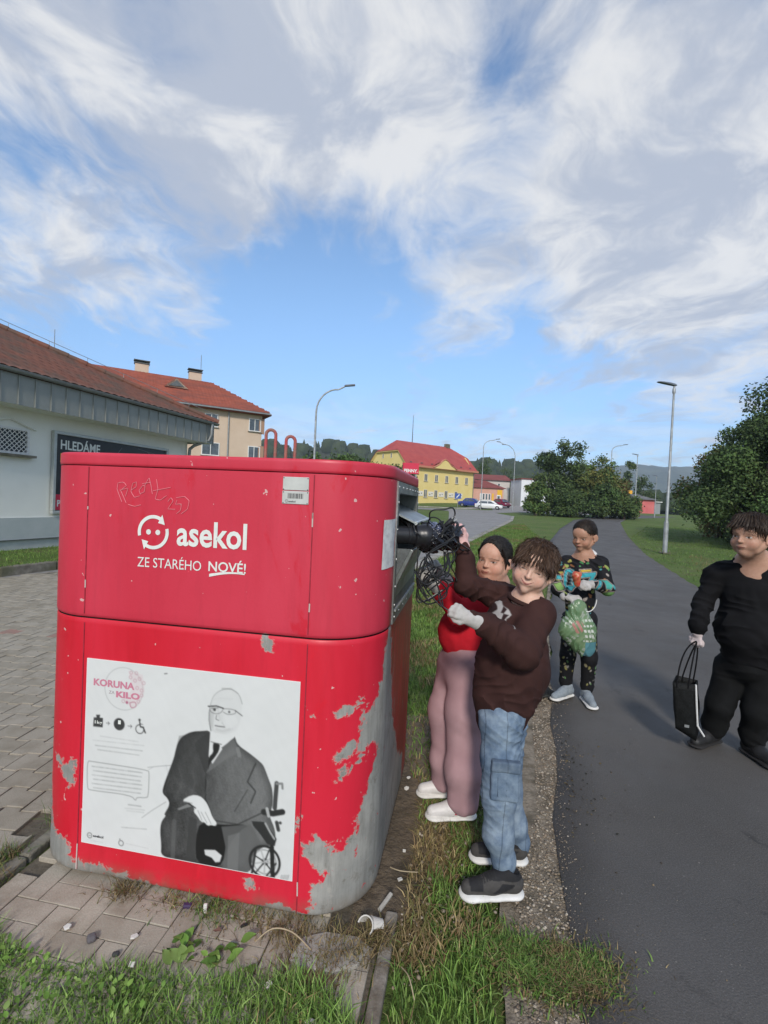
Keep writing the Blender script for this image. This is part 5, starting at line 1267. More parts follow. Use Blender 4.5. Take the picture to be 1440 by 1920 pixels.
# trees behind the container
lt_ = [(-5.6, 44, 2.6, 6.0, GM, 'light green tree right of the apartment block'), (-2.9, 47, 2.6, 5.6, GM+GD[:1], 'second green tree right of the apartment block'), (.3, 52, 2.8, 5.2, GM+[GY[1]], 'yellow green tree just behind the container lid'),
       (2.6, 70, 3.0, 6.4, GD, 'dark tree left of the yellow gable'), (-2.4, 75, 3.4, 7.6, GD, 'dark conifer-like tree behind the tall curved lamp'), (24.5, 118, 4.4, 13.0, GD+GY[2:3], 'dark tree right of the red roof ridge'), (-8.7, 50, 2.4, 5.4, GM, 'green tree beside the corner of the apartment block'),
       (30.5, 122, 4.0, 10.5, GD, 'dark tree behind the pale grey building'), (36, 112, 3.8, 9.5, GD, 'dark tree behind the two armed lamp')]
for i, (x, y, w_, h_, cl, lb) in enumerate(lt_):
    tree('background_tree', x, y, blobset(50+i, w_*.72, w_*.7, h_*.9, 20, w_*.26, w_*.40, .9, .7), 3600, .17, cl, 60+i, lb, 'tree', .16, group='trees across the road', limbs=4)
bt = [(56.5, 112, 2.2, 12.5, GD, 'tall pointed tree behind the red hut'), (62, 116, 3.6, 9.0, GD, 'dark tree right of the pointed tree'), (48.5, 110, 3.2, 7.6, GD, 'dark tree left of the hut roof'), (70, 112, 4.2, 8.0, GD+GM[:1], 'dark tree behind the hut annexe'), (44, 118, 3.6, 6.5, [GY[2], GD[1]], 'olive tree between the bushes and the hut'), (66, 98, 3.0, 5.0, [GY[2], GD[1]], 'low tree right of the hut annexe'), (78, 104, 4.4, 7, GD, 'dark tree far right behind the lamp')]
for i, (x, y, w_, h_, cl, lb) in enumerate(bt):
    tree('background_tree', x, y, blobset(80+i, w_*.72, w_*.7, h_*.92, 20, w_*.26, w_*.40, 1.0, .85), 3000, .22, cl, 90+i, lb, 'tree', .2, group='trees behind the hut', limbs=4)

# ================================================================ HAZE: even thin air round the whole scene
hb = MB(); hb.box((100, 950, 92), (5400, 2700, 186.6)); hz_ = hb.build('haze', None); hz_['kind'] = 'stuff'
hm = bpy.data.materials.new('haze_air'); hm.use_nodes = True; hm.node_tree.nodes.clear(); kk_ = NG(hm.node_tree)
ho_ = kk_.n('ShaderNodeOutputMaterial'); pv_ = kk_.n('ShaderNodeVolumePrincipled'); pv_.inputs['Density'].default_value = .00035; pv_.inputs['Color'].default_value = (.72, .82, 1, 1); kk_.l(pv_.outputs[0], ho_.inputs['Volume'])
hz_.data.materials.append(hm)

# ================================================================ FIGURES: signed distance modelling
def V3(*a): return np.array(a, float)
def unit(v): v = np.asarray(v, float); return v/np.linalg.norm(v)
def _capd(P, a, b, ra, rb):
    ab = b-a; L2 = ab@ab+1e-12; t = np.clip(((P-a)@ab)/L2, 0, 1)
    return np.linalg.norm(P-a-t[..., None]*ab, axis=-1)-(ra+(rb-ra)*t)
def prim_eval(p, P):
    k = p[0]
    if k == 'cap': return _capd(P, p[1], p[2], p[3], p[4])
    if k == 'fcap':                      # capsule flattened along n by f
        a, b, ra, rb, n_, f = p[1:7]; w = (P-a)@n_; t0 = (b-a)@n_
        Q = P-a; Q = Q+((w/f-w)[..., None])*n_; B = (b-a)+(t0/f-t0)*n_
        return _capd(Q, np.zeros(3), B, ra, rb)*(.5+.5*f)
    if k == 'ell':
        c, Rm, r = p[1:4]; q = (P-c)@Rm; q = q/r; n_ = np.linalg.norm(q, axis=-1); g_ = np.linalg.norm(q/r, axis=-1)
        return n_*(n_-1)/np.maximum(g_, 1e-6)
    if k == 'box':
        c, Rm, h, r = p[1:5]; q = np.abs((P-c)@Rm)-h
        return np.linalg.norm(np.maximum(q, 0), axis=-1)+np.minimum(q.max(-1), 0)-r
    if k == 'half': return (P-p[1])@p[2]   # keeps the side against the normal
def prim_box(p):
    k = p[0]
    if k == 'cap': r = max(p[3], p[4]); return np.minimum(p[1], p[2])-r, np.maximum(p[1], p[2])+r
    if k == 'fcap': r = max(p[3], p[4]); return np.minimum(p[1], p[2])-r, np.maximum(p[1], p[2])+r
    if k == 'ell': e = np.abs(p[2])@p[3]; return p[1]-e, p[1]+e
    if k == 'box': e = np.abs(p[2])@(p[3]+p[4]); return p[1]-e, p[1]+e
    return None
def sdf_mesh(name, prims, vox, mat, parent, cuts=(), post=None, colf=None, smooth_it=0, clip=()):
    """prims: list of (prim, k); cuts: (prim, k) removed; clip: half spaces"""
    bx = [prim_box(p) for p, _ in prims]; lo_ = np.min([b[0] for b in bx], 0)-.02; hi_ = np.max([b[1] for b in bx], 0)+.02
    n = np.ceil((hi_-lo_)/vox).astype(int)+1
    ax = [lo_[i]+np.arange(n[i])*vox for i in range(3)]
    D_ = np.full(n, .15, np.float32)
    def sub(b, m):
        i0 = np.clip(np.floor((b[0]-m-lo_)/vox).astype(int), 0, n-1); i1 = np.clip(np.ceil((b[1]+m-lo_)/vox).astype(int)+1, 1, n)
        sl_ = tuple(slice(i0[i], i1[i]) for i in range(3))
        G = np.stack(np.meshgrid(*(ax[i][sl_[i]] for i in range(3)), indexing='ij'), -1); return sl_, G
    for (p, k), b in zip(prims, bx):
        sl_, G = sub(b, max(.03, k*1.5)); d = prim_eval(p, G); o = D_[sl_]
        h = np.clip(.5+.5*(o-d)/max(k, 1e-5), 0, 1); D_[sl_] = o*(1-h)+d*h-k*h*(1-h)
    for p, k in cuts:
        b = prim_box(p); sl_, G = sub(b, max(.01, k*1.5)); d = -prim_eval(p, G); o = D_[sl_]
        h = np.clip(.5-.5*(o-d)/max(k, 1e-5), 0, 1); D_[sl_] = o*(1-h)+d*h+k*h*(1-h)
    if post or clip:
        idx = np.argwhere(np.abs(D_) < .03) if not clip else np.argwhere(D_ < .03)
        Pw = lo_+idx*vox; v = D_[idx[:, 0], idx[:, 1], idx[:, 2]]
        if post: v = v+post(Pw)
        for c_ in clip: v = np.maximum(v, prim_eval(c_, Pw))
        D_[idx[:, 0], idx[:, 1], idx[:, 2]] = v
    D_[0] = D_[-1] = .1; D_[:, 0] = D_[:, -1] = .1; D_[:, :, 0] = D_[:, :, -1] = .1
    ins = D_ < 0
    c8 = [(i, j, k) for i in (0, 1) for j in (0, 1) for k in (0, 1)]
    def cs(a, o): return a[o[0]:a.shape[0]-1+o[0], o[1]:a.shape[1]-1+o[1], o[2]:a.shape[2]-1+o[2]]
    cnt = sum(cs(ins, o).astype(np.int8) for o in c8); act = (cnt > 0) & (cnt < 8)
    ids = np.argwhere(act); vid = np.full(act.shape, -1, np.int32); vid[act] = np.arange(len(ids))
    acc = np.zeros((len(ids), 3)); ct = np.zeros(len(ids))
    for a in c8:
        for axn in range(3):
            if a[axn]: continue
            b = list(a); b[axn] = 1
            da = D_[ids[:, 0]+a[0], ids[:, 1]+a[1], ids[:, 2]+a[2]]; db = D_[ids[:, 0]+b[0], ids[:, 1]+b[1], ids[:, 2]+b[2]]
            m = (da < 0) != (db < 0); t = da/np.where(np.abs(da-db) < 1e-9, 1e-9, da-db)
            q = np.tile(np.array(a, float), (len(ids), 1)); q[:, axn] += t
            acc[m] += q[m]; ct[m] += 1
    V = lo_+(ids+acc/np.maximum(ct, 1)[:, None])*vox
    F = []
    for axn in range(3):
        o0 = [slice(1, -1)]*3; o0[axn] = slice(0, -1); o1 = list(o0); o1[axn] = slice(1, None)
        A = ins[tuple(o0)]; B = ins[tuple(o1)]; m = np.argwhere(A != B)
        if not len(m): continue
        base = m.copy(); 
        for q in range(3):
            if q != axn: base[:, q] += 1
        u_, w_2 = [(1, 2), (2, 0), (0, 1)][axn]
        def cell(du, dv): c = base.copy(); c[:, u_] -= du; c[:, w_2] -= dv; return vid[c[:, 0], c[:, 1], c[:, 2]]
        Q = np.stack([cell(1, 1), cell(0, 1), cell(0, 0), cell(1, 0)], -1); s_ = A[m[:, 0], m[:, 1], m[:, 2]]
        Q[~s_] = Q[~s_][:, ::-1]; F.append(Q)
    F = np.concatenate(F); F = F[(F >= 0).all(1)]
    col = colf(V) if colf else None
    return npmesh(name, V, F, mat, parent, smooth=True, col=col)
FR = lambda f, up: np.stack([np.cross(unit(f), unit(up-unit(f)*(up@unit(f)))), unit(f), unit(up-unit(f)*(up@unit(f)))], 1)
def chain(pts, k=.02):
    return [(('cap', V3(*a[:3]), V3(*b[:3]), a[3], b[3]), k) for a, b in zip(pts[:-1], pts[1:])]
# ---- head
EZ = .445
def head_prims(Rm, T, S_, chub=0.0, nose=1.0):
    def q(x, y, z): return T+Rm@(V3(x, y, z)*S_)
    def el(x, y, z, a, b, c, k, rot=None): return (('ell', q(x, y, z), Rm if rot is None else Rm@rot, V3(a, b, c)*S_), k*S_)
    def cp(a, b, ra, rb, k): return (('cap', q(*a), q(*b), ra*S_, rb*S_), k*S_)
    ry = lambda a: np.array(Matrix.Rotation(a, 3, 'Z'))
    P = [el(0, -.06, .64, .345, .42, .36, .03), el(0, .055, .42, .298, .33, .34, .10), el(0, .12, .26, .235+.08*chub, .25, .235+.02*chub, .08),
         cp((0, .285, .085), (0, .24, .11), .062, .09, .08),
         el(.165, .20, .285, .12+.05*chub, .13, .13+.03*chub, .06), el(-.165, .20, .285, .12+.05*chub, .13, .13+.03*chub, .06),
         cp((.19, .10, .15), (.265, -.06, .27), .09+.035*chub, .095, .06), cp((-.19, .10, .15), (-.265, -.06, .27), .09+.035*chub, .095, .06),
         el(0, .285, .62, .235, .12, .17, .08),
         cp((.06, .355, .515), (.20, .300, .530), .026, .024, .05), cp((-.06, .355, .515), (-.20, .300, .530), .026, .024, .05),
         cp((0, .375, .47), (0, .435*nose, .345), .026, .036, .045), el(0, .440*nose, .338, .040, .042, .036, .03), el(.040, .398, .328, .028, .038, .026, .022), el(-.040, .398, .328, .028, .038, .026, .022),
         el(0, .350, .205, .095, .050, .045, .05)]
    if chub: P += [el(0, .12, .06, .26*chub+.04, .18, .13, .10)]
    ears = []
    for s_ in (1, -1):
        ears += [el(s_*.385, -.07, .42, .028, .090, .130, .02, ry(s_*.6)), el(s_*.365, -.03, .32, .030, .045, .05, .02)]
    cuts = [el(s_*.150, .430, EZ+.002, .085, .072, .048, .05) for s_ in (1, -1)]
    cuts += [el(0, .42, .192, .075, .016, .005, .010)]
    eyes = [el(s_*.148, .290, EZ-.004, .072, .070, .066, .010) for s_ in (1, -1)]
    return P, ears, cuts, eyes, q
def face_color(V, Rm, T, S_, base, brow=(.06, .035, .02), iris=(.07, .04, .02), lip=(.48, .17, .15), squint=1.0, flush=1.0, smile=0.0):
    base = np.array(base); q = ((V-T)@Rm)/S_; x, y, z = q[:, 0], q[:, 1], q[:, 2]; col = np.tile(base, (len(V), 1)).astype(float)
    front = (y > .12) & (z > -.1) & (z < 1.0) & (np.abs(x) < .4)
    def bl(m, c): m = np.clip(m, 0, 1)*front; col[:] = col*(1-m[:, None])+np.array(c)*m[:, None]
    ax = np.abs(x)
    bl(.28*flush*np.exp(-(((ax-.19)/.09)**2+((z-.29)/.08)**2)), base*V3(1.12, .66, .62))
    bl(.20*np.exp(-((x/.05)**2+((z-.335)/.04)**2)), base*V3(1.08, .72, .68))
    bl(.28*np.exp(-(((ax-.148)/.10)**2+((z-EZ)/.045)**2)), base*V3(.80, .66, .62))
    mz = z-.195-smile*(ax**1.5)*1.6; mw = .088+.03*(smile > .5); lipm = 1-((x/mw)**2+(mz/(.026))**2); bl(np.clip(lipm*3, 0, 1)*.75, lip)
    bl(np.clip((1-(np.abs(mz)/.0085))*2.5, 0, 1)*(ax < mw*1.05)*.9, np.array(lip)*.28)
    if smile > .5: bl(np.clip(1-np.abs(ax-(.135+.10*(.30-z)))/.012, 0, 1)*((z > .17) & (z < .32))*.35, base*.6)
    bl(np.clip(1-(x/.06)**2-((z-.140)/.014)**2, 0, 1)*.25, base*.72)
    for s_ in (1, -1):
        ex = x-s_*.148; ez = z-EZ+.03*ex*s_*-.4; h = .030*squint
        al = 1-((ex/.064)**2+(ez/h)**2); bl(np.clip(al*4, 0, 1), (.46, .42, .39))
        bl(np.clip((1-((ex/.027)**2+((ez)/.030)**2))*4, 0, 1)*(al > 0), iris); bl(np.clip((1-((ex/.012)**2+(ez/.013)**2))*4, 0, 1)*(al > 0), (.005, .005, .005))
        up_l = h*np.sqrt(np.clip(1-(ex/.072)**2, 0, 1))
        bl(np.clip(1-np.abs(ez-up_l)/.011, 0, 1)*(np.abs(ex) < .074)*.9, (.05, .028, .02)); bl(np.clip(1-np.abs(ez-up_l-.026)/.007, 0, 1)*(np.abs(ex) < .062)*.30, base*.5)
        bl(np.clip(1-np.abs(ez+up_l)/.007, 0, 1)*(np.abs(ex) < .062)*.35, base*.45)
        bz = z-(EZ+.088-.25*(ex*s_)**2*6-.015*(ex*s_ > 0)); bl(np.clip(1-np.abs(bz)/.016, 0, 1)*(np.abs(ex) < .098)*.70, brow)
    bl(np.clip(1-(((ax-.026)/.013)**2+((z-.308)/.008)**2), 0, 1)*(y > .36)*.7, base*.25)
    return col
# ---- hand with five fingers; n = back of the hand, s = +1/-1 puts the thumb
def hand_prims(w, d, n, s, L, curl=.5, r=1.0, spread=1.0, thumb=.6, k=.006):
    d = unit(d); n = unit(n-d*(np.asarray(n)@d)); side = np.cross(d, n)*s
    P = []; PL_ = L*.50; rad = L*.052*r
    kn = []
    for i, (o, l) in enumerate(((.150, .43), (.05, .48), (-.05, .45), (-.145, .36))):
        b = w+d*L*.06+side*L*o*.55; kpt = w+d*PL_*(1.0 if i in (1, 2) else .94)+side*L*o*1.15*spread
        P.append((('cap', b, kpt, L*.078*r, L*.062*r), L*.05)); kn.append((kpt, l, o))
    for i, (p, l, o) in enumerate(kn):
        a = 0.0; cur = p; dd = unit(d+side*o*.55*spread)
        for j, f in enumerate((.42, .32, .26)):
            a += curl*(.9, 1.25, .9)[j]*(1+.08*i); dv = dd*math.cos(a)-n*math.sin(a); nx_ = cur+dv*l*L*f
            P.append((('cap', cur, nx_, rad*(1.05-.1*j), rad*(.98-.12*j)), k)); cur = nx_
    tb = w+d*L*.14+side*L*.13; t1 = tb+unit(side*.75+d*.75-n*.25)*L*.20; t2 = t1+unit(side*(.35-.5*thumb)+d*.9-n*.55*thumb)*L*.16; t3 = t2+unit(side*(.1-.8*thumb)+d*.8-n*.8*thumb)*L*.12
    P += [(('cap', tb, t1, rad*1.45, rad*1.25), L*.03), (('cap', t1, t2, rad*1.2, rad*1.05), k), (('cap', t2, t3, rad*1.05, rad*.9), k)]
    return P
def folds(amp, f1=9.0, f2=4.0, seed=0.0, axis=2):
    def fn(P):
        x, y, z = P[:, 0], P[:, 1], P[:, 2]
        a = np.sin(6.283*(z*f1+.9*np.sin(x*19+seed)+.8*np.sin(y*17+z*6+seed*2)))
        b = np.sin(6.283*(x*f2+y*f2*.7+.6*np.sin(z*9+seed*1.3)))
        c = np.sin(6.283*((x+y)*f1*.6+z*f1*.5+1.1*np.sin(z*13+x*9+seed)))
        return amp*(.55*a*(.5+.5*b)+.5*c*(.5-.5*b)+.35*b)
    return fn
def shoe(par, heel, toe, zg, mat_up, mat_sole, label=None, Wd=.040, H_=.075, name='shoe', thick=.028, col=None):
    h = V3(heel[0], heel[1], zg); t = V3(toe[0], toe[1], zg); d = unit(t-h); L_ = np.linalg.norm(t-h); up_ = V3(0, 0, 1); sd = np.cross(up_, d)
    at = lambda f, z, s_=0: h+d*L_*f+up_*z+sd*s_
    n_ = up_
    so_ = [(('fcap', at(.14, thick*.5), at(.45, thick*.5), Wd*.92, Wd*.88, n_, thick*.5/Wd), .01), (('fcap', at(.45, thick*.5), at(.82, thick*.52), Wd*.88, Wd*1.08, n_, thick*.5/Wd), .01)]
    P = [(('cap', at(.15, thick+.022), at(.5, thick+.022), Wd*.80, Wd*.80), .02), (('cap', at(.5, thick+.020), at(.86, thick+.006), Wd*.80, Wd*.66), .02), (('cap', at(.16, thick+.03), at(.20, H_+.012), Wd*.74, Wd*.72), .02), (('cap', at(.42, thick+.045), at(.24, H_+.012), Wd*.45, Wd*.62), .025)]
    pl = ('half', at(0, thick*.7), -up_)
    cut = [(('cap', at(.17, H_+.035), at(.20, H_+.075), Wd*.62, Wd*.62), .004)]
    o = sdf_mesh(name, P, .0032, mat_up, par, cuts=cut, clip=[pl], colf=col(at, d, sd, h, L_) if col else None)
    so2 = sdf_mesh('sole', so_, .0034, mat_sole, o, clip=[('half', at(0, .001), -up_), ('half', at(0, thick), up_)])
    if label: o['label'] = label
    return o
M_SKIN = pm('skin', (1, 1, 1), vcol=True, rough=.55, spec=.35, sss=.12, c2=(.90, .86, .84), scale=60, bump=.12, bscale=160, bdist=.0015)
def cloth(name, c1, c2, scale=9, rough=.9, bump=.35, bscale=220, vcol=False, **k): return pm(name, c1, c2, scale, rough, bump, bscale, spec=.2, bdist=.002, vcol=vcol, **k)
M_GLOVE = cloth('white_cotton_glove', (.36, .345, .325), (.47, .45, .43), 30)
M_SHSOLE = pm('white_sole', (.62, .61, .58), (.74, .73, .70), 20, .6)
def hair_mat(name, c1, c2):
    return pm(name, c1, c2, 22, .55, .9, 95, spec=.28, stretch=(1, 1, .16), bdist=.004, detail=6)
M_HAIRB = hair_mat('brown_hair', (.030, .016, .010), (.085, .048, .030)); M_HAIRK = hair_mat('black_hair', (.006, .005, .005), (.020, .016, .014)); M_HAIRD = hair_mat('dark_brown_hair', (.014, .009, .006), (.045, .028, .018))
def strand(Rm, T, S_, f=60, amp=.0022, tilt=0.0):
    def fn(P):
        q = ((P-T)@Rm)/S_; a = np.arctan2(q[:, 0]+tilt*(q[:, 2]-.6), q[:, 1]+.05)
        return amp*(np.sin(a*f+2*np.sin(q[:, 2]*9))+.6*np.sin(a*f*2.3+3*np.sin(q[:, 2]*7+1)))
    return fn

def hair_strands(ho, n, crown, T, Rm, S_, L_, mat, cols, seed, lift=.0015, conv=None, w=.0011, out=.25, down=.35):
    """thin hair ribbons combed from the crown over the hair body"""
    rg = np.random.default_rng(seed); me = ho.data; c = np.empty(len(me.vertices)*3, np.float32); me.vertices.foreach_get('co', c); c = c.reshape(-1, 3).astype(float)
    nn = np.empty(len(me.vertices)*3, np.float32); me.vertices.foreach_get('normal', nn); nn = nn.reshape(-1, 3).astype(float)
    cen = T+Rm@(V3(0, -.06, .55)*S_); keep = ((c-cen)*nn).sum(1) > 0; idx = np.flatnonzero(keep); idx = rg.choice(idx, n)
    p, m = c[idx], nn[idx]; d = p-crown if conv is None else conv-p; d -= m*(d*m).sum(1)[:, None]; d /= np.maximum(np.linalg.norm(d, axis=1), 1e-6)[:, None]
    d = d+rg.normal(0, .11, d.shape); d[:, 2] -= down; d -= m*(d*m).sum(1)[:, None]*.9; d /= np.linalg.norm(d, axis=1)[:, None]
    L = (L_*rg.uniform(.5, 1.25, n))[:, None]; sd = np.cross(d, m); sd /= np.maximum(np.linalg.norm(sd, axis=1), 1e-6)[:, None]
    a = p+m*lift*.3; b = p+d*L*.5+m*(lift+out*.04*L); e = p+d*L+m*(lift*rg.uniform(-.5, 2.0, (n, 1)))-np.array([0, 0, .12])*L
    V = np.stack([a-sd*w, a+sd*w, b-sd*w, b+sd*w, e], 1).reshape(-1, 3); i = np.arange(n)[:, None]*5
    F = np.concatenate([i+[0, 1, 3], i+[0, 3, 2], i+[2, 3, 4]]); col = np.array(cols)[rg.integers(0, len(cols), n)]*rg.uniform(.6, 1.4, (n, 1))
    o = npmesh('hair_strands', V, F, mat, ho, col=np.repeat(col, 5, 0)); o['kind'] = 'stuff'; return o
M_STRAND = pm('hair_strand', (1, 1, 1), vcol=True, rough=.5, spec=.3)
def creases(amp, dv, f, seed=0.0, sharp=.7):
    dv = unit(dv)
    def fn(P):
        s_ = P@dv; x, y, z = P[:, 0], P[:, 1], P[:, 2]
        u_ = s_*f+.55*np.sin(x*17+y*9+seed)+.45*np.sin(z*21+x*8+seed*2.1)+.3*np.sin((x+y+z)*37+seed)
        m_ = np.clip(.12+.8*np.sin(x*11+seed*3+1.7*np.sin(z*8))+.5*np.sin(y*13+z*12+seed), 0, 1.2)
        return amp*m_*(1-2*np.abs(np.sin(math.pi*u_))**sharp)*-1
    return fn
def summ(*fs): return lambda P: sum(f(P) for f in fs)
# ---------------------------------------------------------------- boy in the brown sweatshirt
B1J = dict(headc=V3(0.606, 1.920, 1.268), neck=V3(0.598, 1.960, 1.111), chest=V3(0.559, 1.960, 1.037), mid=V3(0.544, 1.950, 0.854), pelv=V3(0.527, 1.940, 0.709), hem=V3(0.525, 1.940, 0.665), sN=V3(0.618, 1.880, 1.087), eN=V3(0.511, 1.770, 0.962), wN=V3(0.332, 1.730, 1.094), hN=V3(0.289, 1.740, 1.129), sF=V3(0.542, 2.080, 1.107), eF=V3(0.362, 2.020, 1.169), wF=V3(0.349, 2.080, 1.324), hF=V3(0.321, 2.060, 1.414), hipN=V3(0.497, 1.880, 0.665), knN=V3(0.492, 1.845, 0.389), anN=V3(0.531, 1.860, 0.096), hipF=V3(0.546, 1.980, 0.621), knF=V3(0.559, 1.990, 0.325), anF=V3(0.634, 2.020, 0.058))
GJ = dict(headc=V3(0.545, 2.360, 1.245), neck=V3(0.563, 2.400, 1.107), chest=V3(0.500, 2.400, 0.998), belly=V3(0.423, 2.380, 0.871), pelv=V3(0.423, 2.380, 0.749), sN=V3(0.523, 2.300, 1.054), eN=V3(0.367, 2.200, 1.006), wN=V3(0.253, 2.170, 1.133), hN=V3(0.203, 2.160, 1.200), sF=V3(0.474, 2.480, 1.051), eF=V3(0.400, 2.420, 1.032), wF=V3(0.304, 2.340, 1.142), hF=V3(0.230, 2.300, 1.217), hipN=V3(0.453, 2.310, 0.757), knN=V3(0.420, 2.280, 0.479), shN=V3(0.430, 2.270, 0.253), anN=V3(0.433, 2.280, 0.101), hipF=V3(0.402, 2.440, 0.712), knF=V3(0.353, 2.430, 0.407), shF=V3(0.365, 2.440, 0.183), anF=V3(0.369, 2.460, 0.039))
MJ = dict(headc=V3(1.552, 3.740, 1.309), neck=V3(1.581, 3.780, 1.148), chest=V3(1.580, 3.780, 1.022), mid=V3(1.565, 3.780, 0.820), pelv=V3(1.568, 3.780, 0.618), sL=V3(1.474, 3.840, 1.081), eL=V3(1.390, 3.780, 0.879), wL=V3(1.415, 3.620, 0.845), hL=V3(1.455, 3.560, 0.843), sR=V3(1.687, 3.720, 1.102), eR=V3(1.723, 3.660, 0.916), wR=V3(1.555, 3.540, 0.961), hR=V3(1.476, 3.520, 0.961), hipL=V3(1.534, 3.840, 0.498), knL=V3(1.512, 3.820, 0.298), anL=V3(1.522, 3.860, 0.068), hipR=V3(1.619, 3.750, 0.527), knR=V3(1.639, 3.720, 0.316), anR=V3(1.661, 3.780, 0.063), bagT=V3(1.440, 3.500, 0.831), bagM=V3(1.435, 3.500, 0.635), bagB=V3(1.480, 3.500, 0.512))
KJ = dict(headc=V3(2.160, 2.850, 1.402), neck=V3(2.276, 2.950, 1.227), chest=V3(2.290, 2.980, 1.045), mid=V3(2.284, 2.980, 0.812), pelv=V3(2.312, 3.000, 0.607), sL=V3(2.146, 3.080, 1.129), eL=V3(2.064, 3.080, 0.947), wL=V3(2.008, 3.030, 0.766), hL=V3(1.999, 3.020, 0.701), sR=V3(2.394, 2.860, 1.161), eR=V3(2.479, 2.840, 0.953), wR=V3(2.411, 2.780, 0.731), hR=V3(2.385, 2.760, 0.665), hipL=V3(2.273, 3.080, 0.544), knL=V3(2.227, 3.100, 0.292), anL=V3(2.241, 3.160, 0.046), hipR=V3(2.398, 2.980, 0.584), knR=V3(2.367, 2.970, 0.303), anR=V3(2.388, 3.020, 0.054), bTL=V3(1.857, 3.000, 0.448), bTR=V3(1.954, 2.950, 0.478), bTS=V3(2.121, 3.120, 0.432), bBL=V3(1.905, 3.000, 0.144), bBR=V3(2.003, 2.950, 0.139), bBS=V3(2.155, 3.120, 0.097))
CJ = dict(c0=V3(0.051, 1.930, 1.363), c1=V3(0.158, 1.990, 1.364), c2=V3(0.217, 2.020, 1.360), c3=V3(0.288, 2.050, 1.361))

def person(label, base):
    return empty('person', base, 0, label, 'person')
def rel(par): 
    b = np.array(par.location)
    def shift(o):
        n = len(o.data.vertices); c = np.empty(n*3, np.float32); o.data.vertices.foreach_get('co', c); c = c.reshape(-1, 3)-b.astype(np.float32)
        o.data.vertices.foreach_set('co', c.ravel()); o.data.update(); return o
    return shift
def settle(par):
    sh_ = rel(par); b = par.location.copy()
    def rec(o):
        if o.type == 'MESH': sh_(o)
        for c in o.children: rec(c)
    for c in par.children: rec(c)

# ================================================================ PEOPLE
UP = V3(0, 0, 1)
def ptlift(c, r, s=1.0): return (*c, r*s)
# ---------------- boy in brown
J = B1J
b1 = person('boy in a brown sweatshirt and faded jeans pushing a bundle of cables into the container', (.53, 1.92, 0))
f1 = unit(V3(-.40, -.90, -.02)); up1 = unit(V3(.335, .03, .94)); R1 = FR(f1, up1); S1 = .208
T1 = J['headc']-R1@(V3(0, .03, .49)*S1)
hp, ears, cuts, eyes, q1 = head_prims(R1, T1, S1, chub=.05)
skinA = (.66, .43, .33)
P = hp+ears+eyes
P += [(('cap', T1+R1@(V3(0, -.10, .22)*S1), J['neck'], .043, .048), .03), (('cap', J['neck'], J['sN'], .045, .035), .03), (('cap', J['neck'], J['sF'], .045, .035), .03), (('cap', J['neck'], J['mid'], .07, .085), .03), (('cap', J['mid'], J['pelv'], .085, .09), .03)]
P += chain([(*J['sN'], .036), (*J['eN'], .030), (*J['wN'], .021)]) + chain([(*J['sF'], .036), (*J['eF'], .030), (*J['wF'], .021)])
P += chain([(*J['pelv'], .085), (*J['hipN'], .065), (*J['knN'], .045), (*(J['anN']), .028), (.54, 1.833, .05, .020), (.47, 1.824, .038, .015)]) + chain([(*J['pelv'], .085), (*J['hipF'], .060), (*J['knF'], .045), (*(J['anF']+V3(-.01, 0, .035)), .028), (.60, 2.008, .05, .020), (.53, 2.01, .038, .015)])
hdN = unit(V3(-.85, -.05, .42)); hdF = unit(V3(-.30, -.10, 1))
P += hand_prims(J['wN'], hdN, V3(.1, -.95, .3), -1, .106, .75, r=.70); P += hand_prims(J['wF'], hdF, V3(.55, -.75, .2), 1, .126, .64, r=.80)
body = sdf_mesh('body', P, .0033, M_SKIN, b1, cuts=cuts, colf=lambda V: face_color(V, R1, T1, S1, skinA, squint=.36, smile=1.0, flush=1.1))
# hair: bowl cut with a straight fringe
def hairprims(q, S_, Rm, grow=.035, fringe=True):
    def el(x, y, z, a, b, c, k): return (('ell', q(x, y, z), Rm, V3(a, b, c)*S_), k*S_)
    return [el(0, -.065, .665, .375+grow*.5, .445+grow*.4, .365+grow*.6, .03)]
hp_ = hairprims(q1, S1, R1, .012)+[(('ell', q1(0, -.18, .48), R1, V3(.36, .33, .30)*S1), .03*S1)]
for i in range(9):       # fringe locks
    x = -.30+i*.075; hp_.append((('cap', q1(x*.75, .22, .93), q1(x*1.05, .395-.50*x*x, .615+.01*(i % 2)-.05*abs(x)), .05*S1, .042*S1), .03*S1))
for s_ in (1, -1): hp_.append((('cap', q1(s_*.30, .10, .78), q1(s_*.365, .05, .50), .06*S1, .035*S1), .04*S1))
hcut = [(('ell', q1(0, .42, .36), R1, V3(.30, .30, .225)*S1), .012*S1), (('ell', q1(0, .02, -.02), R1, V3(.6, .34, .33)*S1), .02*S1)]
ho = sdf_mesh('hair', hp_, .0028, M_HAIRB, b1, cuts=hcut, post=strand(R1, T1, S1, 46, .0030))
BR = [(.045, .025, .016), (.075, .042, .027), (.11, .065, .042), (.028, .015, .010)]
hair_strands(ho, 12000, q1(.05, -.18, 1.06), T1, R1, S1, .024, M_STRAND, BR, 1, lift=.0006, out=.03, w=.00055, down=.15)
